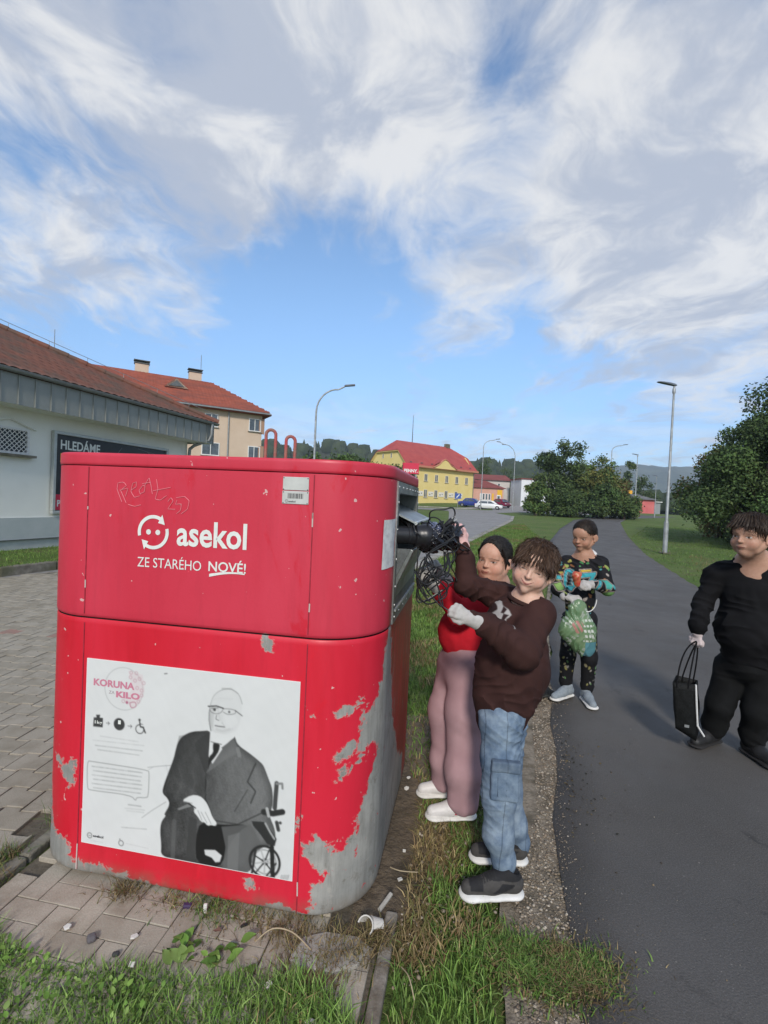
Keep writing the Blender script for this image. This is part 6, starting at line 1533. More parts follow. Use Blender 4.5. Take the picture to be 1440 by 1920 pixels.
# sweatshirt
swc = cloth('brown_sweatshirt_fabric', (.040, .017, .015), (.062, .028, .024), 7, vcol=False, c3=(.048, .020, .018))
prn = [(0.448, 1.14), (0.489, 1.126), (0.488, 1.11), (0.504, 1.101), (0.512, 1.081), (0.493, 1.069), (0.486, 1.049), (0.469, 1.032), (0.464, 1.022), (0.449, 1.029), (0.435, 1.041), (0.412, 1.045), (0.416, 1.071), (0.429, 1.108), (0.441, 1.121)]
prI = [[(0.465, 1.114), (0.45, 1.098), (0.436, 1.072), (0.423, 1.05), (0.435, 1.046), (0.449, 1.073), (0.468, 1.094), (0.471, 1.107)], [(0.489, 1.109), (0.475, 1.085), (0.485, 1.085), (0.499, 1.101)], [(0.484, 1.085), (0.468, 1.048), (0.474, 1.046), (0.492, 1.072), (0.503, 1.083)]]
M_SWEAT = pm('brown_sweatshirt', (1, 1, 1), (.72, .72, .74), 9, .88, .3, 260, vcol=True, spec=.2, bdist=.0015)
nb = J['neck']; chest, mid, pelv, hem = J['chest'], J['mid'], J['pelv'], J['hem']
SW = [(('cap', nb+V3(-.005, 0, -.035), chest+V3(0, 0, -.01), .070, .112), .04), (('cap', chest, mid+V3(.005, 0, 0), .112, .138), .05), (('cap', mid+V3(.004, 0, 0), pelv+V3(.0, 0, .03), .138, .122), .05), (('cap', pelv+V3(-.015, 0, .03), hem+V3(-.012, 0, .02), .120, .104), .03), (('cap', nb+V3(0, 0, -.02), J['sN'], .050, .064), .04), (('cap', nb+V3(0, 0, -.02), J['sF']+V3(0, 0, .0), .050, .058), .04)]
SW += chain([(*J['sN'], .066), (*(J['eN']+V3(.02, 0, .008)), .066), (*(J['wN']+V3(.055, .01, -.022)), .045), (*(J['wN']+V3(.022, .004, -.008)), .033)], .022)
SW += chain([(*J['sF'], .062), (*J['eF'], .050), (*(J['eF']*.35+J['wF']*.65), .040), (*(J['wF']+V3(0, 0, -.022)), .033)], .020)
SW += [(('cap', J['wN']+V3(.030, .006, -.010), J['wN']+V3(.004, 0, .000), .032, .030), .004), (('cap', J['wF']+V3(0, 0, -.03), J['wF']+V3(-.002, 0, -.002), .031, .030), .004)]
tor = [(('cap', hem+V3(-.014, 0, .005), hem+V3(-.016, -.004, -.018), .098, .092), .008)]
def swcol(V):
    arm = np.minimum(_capd(V, J['sN'], J['eN'], .07, .07), _capd(V, J['eN'], J['wN'], .066, .05)) < .014
    col = np.tile(np.array((.050, .0215, .0185)), (len(V), 1)); m0 = (V[:, 1] < 1.97) & ~arm
    d = sd_poly(V[:, 0], V[:, 2], prn); w = np.clip(d/.004+.5, 0, 1)*m0*(V[:, 0] < .53)
    col = col*(1-w[:, None])+V3(.44, .42, .40)*w[:, None]
    for p_ in prI:
        d = sd_poly(V[:, 0], V[:, 2], p_); w = np.clip(d/.003+.5, 0, 1)*m0; col = col*(1-w[:, None])+V3(.035, .018, .018)*w[:, None]
    return col
ncut = [(('cap', nb+V3(-.012, -.012, .035), nb+V3(-.025, -.04, .06), .052, .070), .006)]
fo = summ(folds(.0042, 5.0, 2.5, 1.0), creases(.0050, (.8, .1, .9), 12, 1.0), creases(.0030, (-.7, .2, 1), 19, 5.0))
sw = sdf_mesh('sweatshirt', SW+tor, .0038, M_SWEAT, b1, cuts=ncut, post=fo, colf=swcol)
hm_ = sdf_mesh('hem', [(('cap', hem+V3(-.014, 0, .000), hem+V3(-.016, -.002, -.016), .101, .099), .004)], .0035, cloth('brown_rib', (.035, .016, .014), (.05, .024, .02)), sw, clip=[('half', hem+V3(0, 0, .015), V3(0, 0, 1)), ('half', hem+V3(0, 0, -.045), unit(V3(.35, 0, -1)))])
cr = MB(); rng_ = [nb+V3(-.018, -.018, .012)+R1@V3(.060*math.cos(t), .062*math.sin(t), .004*math.sin(t)) for t in np.linspace(0, 2*math.pi, 22)[:-1]]
cr.tube(rng_, .0095, 8, closed=True); cr.build('collar', cloth('brown_rib', (.035, .016, .014), (.05, .024, .02)), sw, smooth=True)
# jeans
def denim(V):
    n_ = n2(V[:, 0]*9, V[:, 2]*7, 1, 2); base = V3(.10, .155, .23)*(1-n_[:, None])+V3(.26, .33, .40)*n_[:, None]
    f = np.exp(-((V[:, 2]-.28)/.16)**2)[:, None]; base = base*(1-.45*f)+V3(.32, .385, .45)*.45*f
    sm = np.abs(np.sin((V[:, 0]-.50)*42))[:, None] < .05
    return np.where(sm, base*.55, base)
M_DENIM = pm('faded_denim', (1, 1, 1), (.55, .60, .68), 26, .9, .5, 300, vcol=True, spec=.15, bdist=.0015)
JE = chain([(*(J['pelv']+V3(-.01, 0, .0)), .098), (*J['hipN'], .082), (*(J['hipN']*.5+J['knN']*.5+V3(0, 0, .0)), .072), (*J['knN'], .063), (*(J['knN']*.45+J['anN']*.55+V3(-.012, 0, 0)), .056), (*(J['anN']+V3(-.004, 0, .028)), .042), (*(J['anN']+V3(0, 0, .0)), .036)], .03)
JE += chain([(*(J['pelv']+V3(-.01, 0, 0)), .098), (*J['hipF'], .078), (*J['knF'], .062), (*(J['knF']*.4+J['anF']*.6), .052), (*(J['anF']+V3(0, 0, .03)), .040), (*(J['anF']+V3(0, 0, .01)), .036)], .03)
jn = sdf_mesh('jeans', JE, .0036, M_DENIM, b1, post=summ(folds(.0026, 8, 4, 3.0), creases(.0030, (.35, .1, 1), 22, 1.0), creases(.0014, (-.5, .1, 1), 40, 3.0)), colf=denim)
PKT = lambda c, h, rz, t=.004: (('box', V3(*c), np.array(Matrix.Rotation(rz, 3, 'Z')), V3(*h), t), .002)
pk_ = sdf_mesh('cargo_pocket', [PKT((.497, 1.79, .475), (.042, .010, .062), R(-6), .010)], .0035, M_DENIM, jn, post=folds(.0012, 14, 6, 2), colf=lambda V: denim(V)*.92)
sdf_mesh('pocket_flap', [PKT((.497, 1.782, .535), (.047, .009, .014), R(-6), .007)], .003, M_DENIM, jn, post=folds(.0020, 12, 9, 6), colf=lambda V: denim(V)*.70+.02)
st = MB()
for dx in (-.030, .002, .034): st.tube([(.497+dx, 1.7735+.002*abs(dx)*10, .52), (.499+dx, 1.7735, .425)], .0016, 4)
st.build('seam', pm('dark_thread', (.03, .05, .09)), jn)['kind'] = 'stuff'
M_SHB = pm('charcoal_mesh_shoe', (1, 1, 1), (.7, .7, .72), 60, .85, .3, 300, vcol=True, bdist=.001)
def shcol(at, d, sd, h, L_):
    def fn(V):
        t = ((V-h)@d)/L_; z = V[:, 2]-h[2]; col = np.tile(V3(.060, .056, .052), (len(V), 1))
        dk = ((np.abs(t-.38-.1*np.sin(z*60)) < .10) & (z < .075) & (z > .042)) | ((t > .66) & (t < .86) & (z > .045)) | (z > .085); col[dk] = (.014, .014, .016)
        lc = (t > .45) & (t < .72) & (z > .066) & (np.abs(((V-h)@sd)) < .024) & (np.sin(t*150) > -.1); col[lc] = (.02, .02, .02)
        return col
    return fn
shoe(b1, (.600, 1.832), (.352, 1.812), .004, M_SHB, M_SHSOLE, Wd=.043, H_=.080, thick=.034, col=shcol)
shoe(b1, (.668, 2.005), (.425, 2.015), .004, M_SHB, M_SHSOLE, Wd=.043, H_=.080, thick=.034, col=shcol)
sk = MB(); sk.tube([J['anN']+V3(0, 0, .03), J['anN']+V3(0, 0, -.02)], .031, 12); sk.build('sock', cloth('plum_sock', (.10, .03, .05), (.14, .05, .07)), b1, smooth=True)
# gloves
gl = hand_prims(J['wN'], hdN, V3(.1, -.95, .3), -1, .118, .75, r=1.12, k=.007)+[(('cap', J['wN']+V3(.025, 0, -.01), J['wN'], .031, .029), .01)]
g_ = sdf_mesh('glove', gl, .0026, M_GLOVE, b1, post=folds(.0016, 18, 9, 1))
M_PGLOVE = cloth('pink_tinted_glove', (.62, .36, .34), (.70, .46, .43), 30)
gl = hand_prims(J['wF'], hdF, V3(.55, -.75, .2), 1, .138, .66, r=1.15, k=.008)+[(('cap', J['wF']+V3(0, 0, -.03), J['wF'], .028, .027), .01)]
g_ = sdf_mesh('glove', gl, .0026, M_PGLOVE, b1, post=folds(.0012, 18, 9, 4)); g_['label'] = 'pale pink glove on the raised hand'
settle(b1)

# ---------------- girl
J = GJ
g1_ = person('dark haired girl in a red top and wide pink trousers behind the boy in brown', (.42, 2.38, 0))
f2 = unit(V3(-.60, -.80, .02)); up2 = unit(V3(.10, .02, 1)); R2 = FR(f2, up2); S2 = .205
T2 = J['headc']-R2@(V3(0, .03, .49)*S2)
hp, ears, cuts, eyes, q2 = head_prims(R2, T2, S2, chub=.75, nose=.98)
P = hp+ears[2:]+ears[:2]+eyes
nb = J['neck']
P += [(('cap', T2+R2@(V3(0, -.08, .22)*S2), nb, .055, .056), .03), (('cap', nb, J['sN'], .050, .040), .03), (('cap', nb, J['sF'], .050, .040), .03), (('cap', nb, J['belly'], .08, .09), .03), (('cap', J['belly'], J['pelv'], .09, .095), .03)]
P += chain([(*J['sN'], .040), (*J['eN'], .034), (*J['wN'], .023)])+chain([(*J['sF'], .040), (*J['eF'], .034), (*J['wF'], .023)])
P += chain([(*J['pelv'], .09), (*J['hipN'], .07), (*J['knN'], .05), (*J['anN'], .030), (.44, 2.285, .05, .02), (.37, 2.278, .036, .015)])+chain([(*J['pelv'], .09), (*J['hipF'], .07), (*J['knF'], .05), (*(J['anF']+V3(0.03, 0, .05)), .028), (.41, 2.458, .05, .02), (.34, 2.452, .036, .015)])
hdN = unit(J['hN']-J['wN']+V3(-.02, 0, 0)); hdF = unit(J['hF']-J['wF'])
P += hand_prims(J['wN'], hdN, V3(-.3, -.9, .2), -1, .120, .55, r=.85)+hand_prims(J['wF'], hdF, V3(-.3, -.9, .2), -1, .120, .5, r=.85)
skinG = (.60, .345, .25)
sdf_mesh('body', P, .0033, M_SKIN, g1_, cuts=cuts, colf=lambda V: face_color(V, R2, T2, S2, skinG, brow=(.02, .012, .01), squint=.62, flush=1.1, smile=.5, lip=(.45, .13, .11)))
def el2(x, y, z, a, b, c, k, q=q2, Rm=R2, S_=S2): return (('ell', q(x, y, z), Rm, V3(a, b, c)*S_), k*S_)
hh_ = [el2(0, -.085, .675, .372, .45, .365, .03), el2(0, -.22, .50, .35, .34, .32, .05), el2(0, -.52, .62, .15, .14, .14, .03)]
hh_ += [(('cap', q2(.05, .20, .965), q2(.33, .11, .66), .022*S2, .022*S2), .05*S2), (('cap', q2(.34, .12, .66), q2(.375, -.02, .42), .03*S2, .02*S2), .03*S2), (('cap', q2(-.03, .21, .96), q2(-.315, .16, .66), .026*S2, .026*S2), .05*S2), (('cap', q2(-.31, .20, .66), q2(-.385, -.02, .42), .035*S2, .025*S2), .03*S2)]
hcut = [(('ell', q2(.03, .44, .46), R2, V3(.315, .40, .45)*S2), .05*S2), (('ell', q2(0, .05, -.04), R2, V3(.6, .40, .36)*S2), .02*S2)]
hr = sdf_mesh('hair', hh_, .0028, M_HAIRK, g1_, cuts=hcut, post=strand(R2, T2, S2, 38, .0018, 1.0))
hair_strands(hr, 3200, q2(.03, .22, 1.02), T2, R2, S2, .018, M_STRAND, [(.010, .008, .007), (.016, .012, .010), (.028, .022, .018)], 2, lift=.0004, down=0, out=.03, conv=q2(0, -.75, .45), w=.0007)
lk = MB(); lk.tube([q2(-.30, .26, .78), q2(-.355, .17, .60), q2(-.37, .11, .44), q2(-.355, .08, .30)], [.006, .008, .006, .002], 6); lk.build('loose_strand', M_HAIRK, hr, smooth=True)
M_REDTOP = cloth('red_jersey', (.40, .008, .018), (.52, .015, .028), 6, bump=.25)
nb = J['neck']; TP = [(('cap', nb+V3(0, 0, -.06), J['chest'], .075, .112), .04), (('cap', J['chest'], J['belly'], .112, .120), .05), (('cap', J['belly'], J['belly']+V3(.01, 0, -.07), .120, .108), .04), (('cap', nb+V3(0, 0, -.05), J['sN'], .05, .062), .04), (('cap', nb+V3(0, 0, -.05), J['sF'], .05, .060), .04)]
TP += chain([(*J['sN'], .062), (*(J['eN']), .056), (*(J['eN']*.3+J['wN']*.7), .040), (*J['wN'], .034)], .02)+chain([(*J['sF'], .060), (*J['eF'], .050), (*(J['eF']*.3+J['wF']*.7), .040), (*J['wF'], .033)], .02)
sdf_mesh('red_top', TP, .0038, M_REDTOP, g1_, cuts=[(('ell', nb+V3(-.02, -.045, .03), np.eye(3), V3(.085, .085, .085)), .006)], post=summ(folds(.003, 9, 4, 5), creases(.0032, (.6, 0, 1), 26, 2)), clip=[('half', V3(.42, 2.38, .778), V3(.05, 0, -1))])
M_PINKT = pm('dusty_pink_fabric', (.40, .245, .265), (.46, .295, .315), 4, .9, .2, 260, spec=.15, bdist=.001, c3=(.37, .225, .245), s3=3)
TR = chain([(*(J['pelv']+V3(.012, 0, .05)), .104), (*(J['pelv']+V3(.006, 0, -.04)), .118)], .05)
TR += chain([(*(J['hipN']+V3(-.008, 0, -.02)), .100), (*(J['knN']+V3(.012, 0, .05)), .090), (*(J['shN']+V3(.006, 0, .0)), .084), (*(J['anN']+V3(.006, 0, 0)), .078)], .045)
TR += chain([(*(J['hipF']+V3(0, 0, -.02)), .094), (*(J['knF']+V3(.012, 0, .05)), .086), (*(J['shF']+V3(.008, 0, .02)), .076), (*(J['anF']+V3(.006, 0, .05)), .070)], .045)
def crease(P): return .0030*np.sin(P[:, 0]*95+1.3*np.sin(P[:, 2]*6)+P[:, 1]*40)*_ss((.75-P[:, 2])/.3)
fo2 = folds(.0012, 5, 3, 9)
tr_ = sdf_mesh('trousers', TR, .0040, M_PINKT, g1_, post=lambda P: fo2(P)+crease(P), clip=[('half', V3(.42, 2.38, .820), V3(.05, 0, 1)), ('half', V3(.43, 2.28, .050), V3(0, 0, -1))])
sdf_mesh('pocket', [(('box', V3(.492, 2.215, .725), np.array(Matrix.Rotation(R(8), 3, 'Z')), V3(.035, .008, .030), .008), .002)], .0035, M_PINKT, tr_, post=folds(.0030, 10, 9, 4))
M_WSHOE = pm('white_shoe', (.60, .58, .57), (.70, .68, .66), 20, .5, .1, 100)
s_1 = shoe(g1_, (.505, 2.290), (.262, 2.268), .004, M_WSHOE, M_SHSOLE, Wd=.043, H_=.075)
for k in range(3):
    q = MB(); q.add([(.395+.020*k, 2.2385, .045), (.407+.020*k, 2.2385, .045), (.420+.020*k, 2.247, .070), (.408+.020*k, 2.247, .070)], [(0, 1, 2, 3)]); q.build('stripe', pm('crimson_stripe', (.35, .03, .06)), s_1)
shoe(g1_, (.468, 2.462), (.232, 2.445), .004, M_WSHOE, M_SHSOLE, Wd=.043, H_=.075)
for (w_3, h_3) in (('wN', hdN), ('wF', hdF)):
    w0 = J[w_3]; back = unit(J['eN' if w_3 == 'wN' else 'eF']-w0)
    gl = hand_prims(w0, h_3, V3(-.3, -.9, .2), -1, .135, .55, r=1.2, k=.010)+[(('cap', w0+back*.045, w0, .042, .034), .012)]
    sdf_mesh('glove', gl, .0028, M_GLOVE, g1_, post=folds(.0018, 15, 9, 2))
settle(g1_)

# ---------------- boy in the printed tracksuit
J = MJ
m1 = person('boy in a colourful printed black tracksuit standing on the path, holding a plastic bag', (1.57, 3.78, 0))
f3 = unit(V3(-.72, -.62, -.20)); up3 = unit(V3(.03, -.05, 1)); R3 = FR(f3, up3); S3 = .226
T3 = J['headc']-R3@(V3(0, .03, .49)*S3)
hp, ears, cuts, eyes, q3 = head_prims(R3, T3, S3, chub=.05)
nb = J['neck']; P = hp+ears+eyes+[(('cap', T3+R3@(V3(0, -.08, .22)*S3), nb, .045, .048), .03), (('cap', nb, J['sL'], .045, .036), .03), (('cap', nb, J['sR'], .045, .036), .03), (('cap', nb, J['mid'], .07, .075), .03), (('cap', J['mid'], J['pelv']+V3(0, 0, .06), .075, .08), .03)]
J['hipL'] = J['hipL']+V3(0, 0, .13); J['hipR'] = J['hipR']+V3(0, 0, .13)
P += chain([(*J['sL'], .034), (*J['eL'], .028), (*J['wL'], .021)])+chain([(*J['sR'], .034), (*J['eR'], .028), (*J['wR'], .021)])
P += chain([(*J['pelv'], .08), (*J['hipL'], .055), (*(J['knL']+V3(0, 0, .06)), .042), (*(J['anL']+V3(.02, 0, .04)), .026), (1.54, 3.846, .05, .018), (1.48, 3.807, .036, .014)])+chain([(*J['pelv'], .08), (*J['hipR'], .055), (*(J['knR']+V3(0, 0, .06)), .042), (*(J['anR']+V3(-.01, 0, .04)), .026), (1.652, 3.79, .05, .018), (1.648, 3.72, .036, .014)])
dL, nL = unit(V3(.8, -.6, .0)), V3(0, -.6, .8); dR, nR = unit(V3(-.95, -.1, .05)), V3(0, -.7, .7)
P += hand_prims(J['wL'], dL, nL, 1, .115, .7, r=.85)+hand_prims(J['wR'], dR, nR, -1, .115, .6, r=.85)
sdf_mesh('body', P, .0042, M_SKIN, m1, cuts=cuts, colf=lambda V: face_color(V, R3, T3, S3, (.44, .245, .165), brow=(.015, .01, .008), squint=.7))
hh_ = [(('ell', q3(0, -.07, .675), R3, V3(.362, .44, .350)*S3), .02), (('ell', q3(0, -.20, .50), R3, V3(.345, .31, .28)*S3), .02)]
hcut = [(('ell', q3(0, .46, .46), R3, V3(.33, .34, .38)*S3), .010), (('ell', q3(0, .02, .04), R3, V3(.6, .36, .33)*S3), .004)]
ho = sdf_mesh('hair', hh_, .0035, M_HAIRD, m1, cuts=hcut, post=strand(R3, T3, S3, 60, .0012))
hair_strands(ho, 3600, q3(.0, -.15, 1.06), T3, R3, S3, .012, M_STRAND, [(.010, .007, .005), (.018, .012, .009)], 3, lift=.003)
rp = random.Random(4); splat = [(rp.uniform(1.36, 1.76), rp.uniform(.62, 1.10), rp.uniform(.006, .02), rp.choice([(.10, .42, .45), (.50, .45, .12), (.35, .42, .12), (.45, .40, .36), (.42, .18, .08), (.12, .38, .14)])) for _ in range(95)]
big = [([(1.425, .99), (1.44, 1.035), (1.475, 1.04), (1.50, 1.0), (1.50, .92), (1.475, .875), (1.44, .885), (1.42, .93)], (.06, .36, .42)), ([(1.45, .985), (1.46, 1.01), (1.48, .99), (1.478, .92), (1.455, .91)], (.10, .07, .07)), ([(1.515, 1.02), (1.64, 1.035), (1.64, 1.01), (1.58, .90), (1.55, .90), (1.60, 1.0), (1.515, .985)], (.06, .40, .46)),
       ([(1.34, .99), (1.40, .985), (1.41, .96), (1.35, .955)], (.07, .38, .42)), ([(1.66, .98), (1.70, .985), (1.74, .95), (1.72, .92), (1.67, .93)], (.08, .42, .34)), ([(1.52, 1.045), (1.60, 1.055), (1.60, 1.04), (1.53, 1.03)], (.62, .42, .06)), ([(1.66, .90), (1.76, .90), (1.75, .86), (1.68, .85)], (.20, .42, .12)), ([(1.35, .92), (1.40, .94), (1.41, .90), (1.36, .88)], (.25, .42, .12))]
def track(V):
    col = np.tile(V3(.012, .012, .015), (len(V), 1)); x = V[:, 0]+.4*(V[:, 1]-3.75)*0; z = V[:, 2]
    for (a, b, r, c) in splat:
        w = np.clip((r-np.hypot(x-a-.006*np.sin(z*90), (z-b)*1.2-.006*np.sin(x*120)))/.004, 0, 1); col = col*(1-w[:, None])+V3(*c)*.8*w[:, None]
    for (pl, c) in big:
        d = sd_poly(x, z, pl); w = np.clip(d/.006+.3, 0, 1)*(V[:, 1] < 3.86); ed = np.clip(1-np.abs(d+.004)/.004, 0, 1)*(V[:, 1] < 3.86)
        col = col*(1-w[:, None])+V3(*c)*w[:, None]; col = col*(1-ed[:, None])+V3(.45, .36, .32)*ed[:, None]
    return col
splat2 = [(rp.uniform(1.44, 1.74), rp.uniform(.15, .62), rp.uniform(.005, .014), rp.choice([(.42, .38, .22), (.35, .32, .12), (.40, .38, .34), (.35, .12, .05), (.15, .30, .12)])) for _ in range(75)]
def track2(V):
    col = np.tile(V3(.011, .011, .013), (len(V), 1)); x, z = V[:, 0], V[:, 2]
    for (a, b, r, c) in splat2:
        w = np.clip((r-np.hypot((x-a)*1.4-.006*np.sin(z*90), (z-b)*.8))/.004, 0, 1); col = col*(1-w[:, None])+V3(*c)*.8*w[:, None]
    return col
M_TRK = pm('printed_tracksuit', (1, 1, 1), (.8, .8, .8), 10, .8, .2, 200, vcol=True, spec=.25)
nb = J['neck']
JK_ = [(('cap', nb+V3(0, 0, -.05), J['chest'], .062, .098), .04), (('cap', J['chest'], J['mid'], .098, .104), .04), (('cap', J['mid'], J['pelv']+V3(0, 0, .05), .104, .100), .04), (('cap', nb+V3(0, 0, -.03), J['sL'], .048, .056), .04), (('cap', nb+V3(0, 0, -.03), J['sR'], .048, .056), .04)]
JK_ += chain([(*J['sL'], .056), (*J['eL'], .050), (*(J['wL']+V3(-.01, .01, 0)), .036)], .02)+chain([(*J['sR'], .056), (*J['eR'], .050), (*(J['wR']+V3(.02, 0, 0)), .036)], .02)
jk = sdf_mesh('jacket', JK_, .0042, M_TRK, m1, cuts=[(('ell', nb+V3(-.02, -.03, .04), np.eye(3), V3(.055, .055, .06)), .005)], post=summ(folds(.002, 8, 4, 2), creases(.0045, (.5, 0, 1), 26, 3)), colf=track)
hd_ = MB(); hd_.tube([nb+V3(-.055, -.02, -.02), nb+V3(-.02, -.055, -.035), nb+V3(.03, -.05, -.01), nb+V3(.07, -.02, .02), nb+V3(.075, .03, .03)], [.006, .010, .016, .022, .02], 8); hd_.build('hood', cloth('white_lining', (.60, .60, .60), (.7, .7, .7)), jk, smooth=True)
TRM = chain([(*J['pelv'], .092), (*J['hipL'], .072), (*(J['knL']+V3(0, 0, .05)), .060), (*(J['anL']+V3(0, 0, .06)), .048), (*(J['anL']+V3(0, 0, .035)), .040)], .02)+chain([(*J['pelv'], .092), (*J['hipR'], .072), (*(J['knR']+V3(0, 0, .05)), .060), (*(J['anR']+V3(0, 0, .06)), .048), (*(J['anR']+V3(0, 0, .035)), .040)], .02)
sdf_mesh('trousers', TRM, .0042, M_TRK, m1, post=creases(.0055, (.3, 0, 1), 24, 6), colf=track2)
M_GSHOE = pm('grey_blue_knit_shoe', (.20, .235, .27), (.27, .31, .34), 60, .9, .3, 300)
shoe(m1, (1.585, 3.875), (1.370, 3.735), .004, M_GSHOE, M_SHSOLE, Wd=.042, H_=.08); shoe(m1, (1.655, 3.83), (1.640, 3.585), .004, M_GSHOE, M_SHSOLE, Wd=.042, H_=.08)
for (w0, d_, n_, s_) in ((J['wL'], dL, nL, 1), (J['wR'], dR, nR, -1)):
    sdf_mesh('glove', hand_prims(w0, d_, n_, s_, .135, .75, r=1.3, k=.010)+[(('cap', w0-d_*.03, w0, .034, .031), .01)], .0032, M_GLOVE, m1, post=folds(.0018, 15, 9, 2))
settle(m1)
# green plastic carrier bag in his hands
bT, bM, bB = J['bagT'], J['bagM'], J['bagB']
def bagcol(V):
    x, z = V[:, 0], V[:, 2]; n_ = n2(x*18, z*14, 1, 4); col = V3(.10, .19, .09)*(1-n_[:, None])+V3(.19, .27, .15)*n_[:, None]; col = np.where((n2(x*25, z*22, 1, 8) > .80)[:, None], V3(.34, .38, .32), col)
    r = np.hypot(x-1.425, z-.665) < .045; col = np.where(r[:, None] & (np.sin(x*160+z*90) > -.3)[:, None], V3(.42, .20, .17), col)
    wt = (x > 1.47) & (x < 1.545) & (z > .56) & (z < .74) & (np.sin(z*170) > .15) & (np.sin(x*230+z*60) > -.5); col = np.where(wt[:, None], V3(.58, .60, .55), col)
    bl = (z < .555) & (x > 1.49); return np.where(bl[:, None], V3(.10, .25, .30), col)
cb_ = empty('carrier_bag', (1.46, 3.50, .5), 0, 'crumpled green printed plastic bag hanging from the tracksuit boy\'s gloves', 'plastic bag')
BG = [(('fcap', bT, bT+V3(-.02, 0, -.05), .022, .050, V3(0, 1, 0), .6), .02), (('fcap', bT+V3(-.01, 0, -.04), bM+V3(-.035, 0, 0), .045, .085, V3(0, 1, 0), .6), .03), (('fcap', bT+V3(.02, 0, -.03), bM+V3(.055, 0, -.02), .040, .085, V3(0, 1, 0), .6), .03), (('fcap', bM+V3(-.02, 0, 0), bB+V3(-.01, 0, .03), .09, .075, V3(0, 1, 0), .6), .04), (('fcap', bM+V3(.05, 0, 0), bB+V3(.035, 0, -.01), .085, .065, V3(0, 1, 0), .6), .04)]
fb = summ(folds(.003, 6, 5, 3), creases(.008, (1, 0, .25), 26, 2), creases(.004, (1, 0, -.3), 44, 5))
sdf_mesh('bag', BG, .0038, pm('thin_plastic', (1, 1, 1), (.8, .85, .8), 14, .25, .5, 40, vcol=True, spec=.6, bdist=.006, trans=.0), cb_, post=fb, colf=bagcol)
hq = MB(); hq.tube([bT+V3(.07-.055*math.cos(t), -.02, -.075*math.sin(t)+.01*t) for t in np.linspace(0, math.pi, 12)], .0035, 6); hq.build('handle', M_WFRAME, cb_, smooth=True)
settle(cb_)
rw = empty('red_wrapper', (1.41, 3.46, 1.0), 0, 'small crumpled red wrapper held above the tracksuit boy\'s glove', 'wrapper')
sdf_mesh('wrapper', [(('cap', V3(1.415, 3.47, .975), V3(1.40, 3.46, 1.03), .022, .030), .01), (('cap', V3(1.40, 3.46, 1.02), V3(1.425, 3.46, 1.045), .02, .016), .01)], .003, pm('red_foil', (.55, .04, .04), (.42, .20, .08), 40, .35), rw, post=folds(.006, 22, 16, 2)); settle(rw)

# ---------------- boy in black
J = KJ
k1_ = person('boy in a black hoodie and black trousers at the right edge with a shopping bag', (2.32, 3.0, 0))
f4 = unit(V3(-.90, -.46, -.02)); up4 = unit(V3(.02, -.02, 1)); R4 = FR(f4, up4); S4 = .243
T4 = J['headc']-R4@(V3(0, .03, .49)*S4)
hp, ears, cuts, eyes, q4 = head_prims(R4, T4, S4, chub=.4)
nb = J['neck']; P = hp+ears+eyes+[(('cap', T4+R4@(V3(0, -.08, .22)*S4), nb, .062, .066), .03), (('cap', nb, J['sL'], .06, .045), .03), (('cap', nb, J['sR'], .06, .045), .03), (('cap', nb, J['mid'], .10, .12), .03), (('cap', J['mid'], J['pelv'], .12, .12), .03)]
P += chain([(*J['sL'], .044), (*J['eL'], .036), (*J['wL'], .025)])+chain([(*J['sR'], .044), (*J['eR'], .036), (*J['wR'], .025)])
P += chain([(*J['pelv'], .11), (*J['hipL'], .075), (*J['knL'], .052), (*(J['anL']+V3(.01, .01, .06)), .032), (2.235, 3.17, .055, .024), (2.16, 3.135, .04, .017)])+chain([(*J['pelv'], .11), (*J['hipR'], .075), (*J['knR'], .052), (*(J['anR']+V3(0, .01, .06)), .032), (2.389, 3.03, .055, .024), (2.394, 2.94, .04, .017)])
dK = unit(V3(-.05, -.02, -1)); nK = V3(-.8, -.6, 0)
P += hand_prims(J['wL'], dK, nK, 1, .130, .95, r=.85)+hand_prims(J['wR'], dK, nK, 1, .130, .7, r=.85)
sdf_mesh('body', P, .0042, M_SKIN, k1_, cuts=cuts, colf=lambda V: face_color(V, R4, T4, S4, (.46, .27, .19), brow=(.03, .018, .012), squint=.8, lip=(.36, .13, .11)))
hh_ = [(('ell', q4(0, -.07, .675), R4, V3(.39, .47, .375)*S4), .02), (('ell', q4(0, -.20, .48), R4, V3(.365, .34, .31)*S4), .02)]
for i in range(8):
    x = -.28+i*.08; hh_.append((('cap', q4(x*.7, .20, .93), q4(x*1.05, .40-.5*x*x, .70+(.06*abs(x-.02)/.3)*0-.03*((i*7) % 3)/2), .055*S4, .03*S4), .025*S4))
hcut = [(('ell', q4(0, .46, .38), R4, V3(.33, .32, .30)*S4), .003), (('ell', q4(0, .02, .0), R4, V3(.6, .38, .34)*S4), .004)]
ho = sdf_mesh('hair', hh_, .0035, M_HAIRD, k1_, cuts=hcut, post=strand(R4, T4, S4, 40, .0030))
hair_strands(ho, 8000, q4(.05, -.18, 1.06), T4, R4, S4, .026, M_STRAND, [(.020, .012, .008), (.035, .022, .015), (.05, .032, .022)], 4, lift=.0012, w=.0008, out=.05)
M_BLK = cloth('black_fabric', (.0045, .0045, .0055), (.008, .008, .009), 7, bump=.3)
